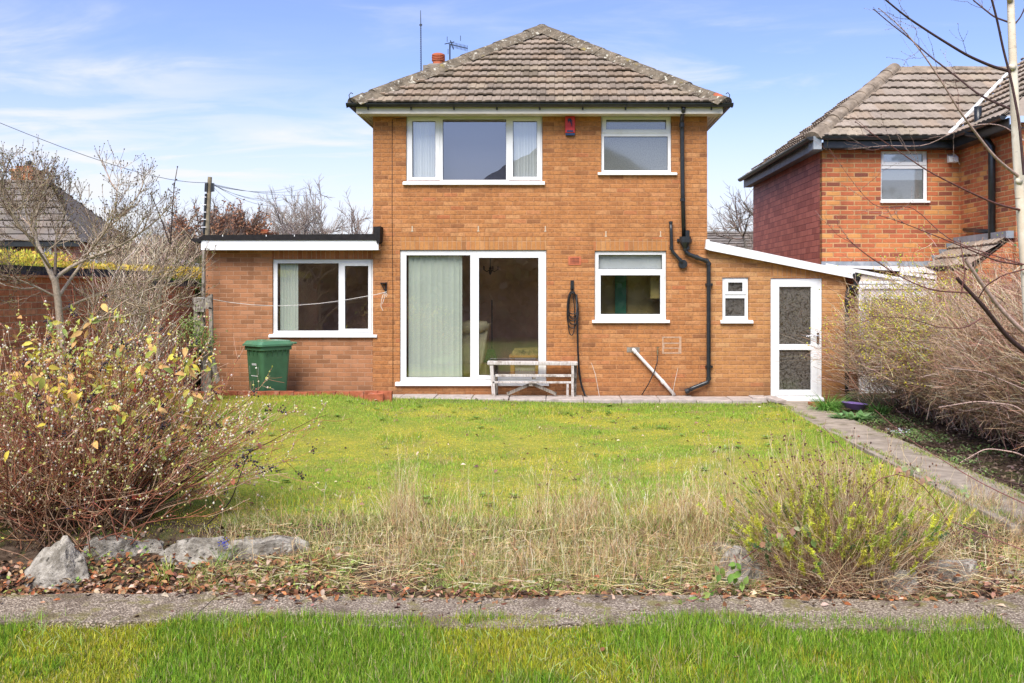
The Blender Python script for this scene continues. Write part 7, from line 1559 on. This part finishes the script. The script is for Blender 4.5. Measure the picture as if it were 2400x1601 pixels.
bramble('bramble', 'low bramble shoot with paired green leaves crossing the front of the bush', [[(1740, 1310, 6.75), (1800, 1270, 6.65), (1850, 1245, 6.6), (1900, 1250, 6.6), (1960, 1285, 6.7)]], [(1800, 1272, 6.62), (1830, 1252, 6.6), (1862, 1238, 6.58), (1885, 1246, 6.58), (1900, 1262, 6.6), (1840, 1270, 6.6, .8)], 282)
bramble('bramble', 'bright green bramble leaves in front of the pale boulder and on the path edge', [[(1720, 1300, 6.7), (1735, 1340, 6.65), (1700, 1380, 6.6)], [(1600, 1420, 6.4), (1640, 1400, 6.45), (1680, 1380, 6.55)]], [(1722, 1322, 6.62), (1740, 1335, 6.6), (1715, 1355, 6.6), (1742, 1372, 6.58), (1690, 1340, 6.62), (1660, 1392, 6.5, 1.1), (1640, 1410, 6.48, 1.1), (1600, 1415, 6.42, 1.0), (1590, 1432, 6.4, 1.1)], 283, .078, ((.20, .34, .06), (.28, .40, .09), (.14, .26, .05)))
bramble('bramble', 'long thin dark bramble stems trailing across the path from the hedge', [[(2400, 1180, 7.2), (2300, 1135, 7.3), (2220, 1085, 7.6), (2130, 1030, 8.2), (2050, 960, 9.0)], [(2400, 1290, 6.9), (2280, 1245, 7.0), (2180, 1200, 7.1), (2090, 1150, 7.2), (2000, 1080, 7.5), (1930, 1000, 8.2)]], [(2270, 1165, 7.2, .6), (2260, 1150, 7.2, .6)], 284)
# two thin dead canes in front of the brick wall
for (a, b, lb) in (((1386, 850), (1405, 905), 'thin pale dry stalk leaning on the wall right of the bench'), ((1589, 862), (1575, 925), 'thin pale dry stalk standing beside the white waste pipe')):
    mb = MB(); mb.tube([(fx(b[0], 15.8), -.2, .085), (fx((a[0]+b[0])/2, 15.75), -.25, fz((a[1]+b[1])/2, 15.75)), (fx(a[0], 15.8), -.2, fz(a[1], 15.8))], [.004, .0035, .002], 5); props(mb.build('dry_stalk', M['line'], None), lb, 'stalk')

# ================================================================== what stands behind the camera (seen only in the window glass)
tree_back = []
hb = thing('brick_house', (0.8, -36.0, -.4), 'house across the gardens seen only reflected in the window glass', 'house')
mb = MB(); mb.box(-7.0, 8.6, -38, -31, -.5, 5.0); mb.build('wall', M['brick_wall'], hb)
mb = MB(); mb.prism([(-7.6, -30.7, 5.0), (9.2, -30.7, 5.0), (1.0, -34.7, 10.7)], (0, -4.0, 0)); mb.build('roof', M['ridge_nb'], hb)
def backhedge():
    r = np.random.default_rng(300); N = 9000; x = r.uniform(-22, 22, N); y = r.uniform(-28, -25.5, N); h = 5.2 + 1.2*np.sin(x*.5) + .6*np.sin(x*1.7); z = -.3 + h * r.random(N)
    m = NM(); m.quads(np.stack([x, y, z], -1), r.normal(0, 1, (N, 3)), r.normal(0, 1, (N, 3)), r.uniform(.4, .9, N), r.uniform(.2, .5, N), pal(r, [(.30, .23, .17), (.38, .28, .20), (.22, .22, .13), (.16, .12, .09)], N)); root = m.build('tall_hedge', M['litter']); props(root, 'tall dark brown hedge across the gardens, reflected in the ground floor glass', 'hedge')
    mb = MB(); mb.box(-22, 22, -28, -26.5, -.4, 4.4); mb.build('hedge_core', M['hedge_core2'], root)
M['hedge_core2'] = mat_plain("brown_core", (0.26, 0.19, 0.15), .95, .5, 1.5)
backhedge()
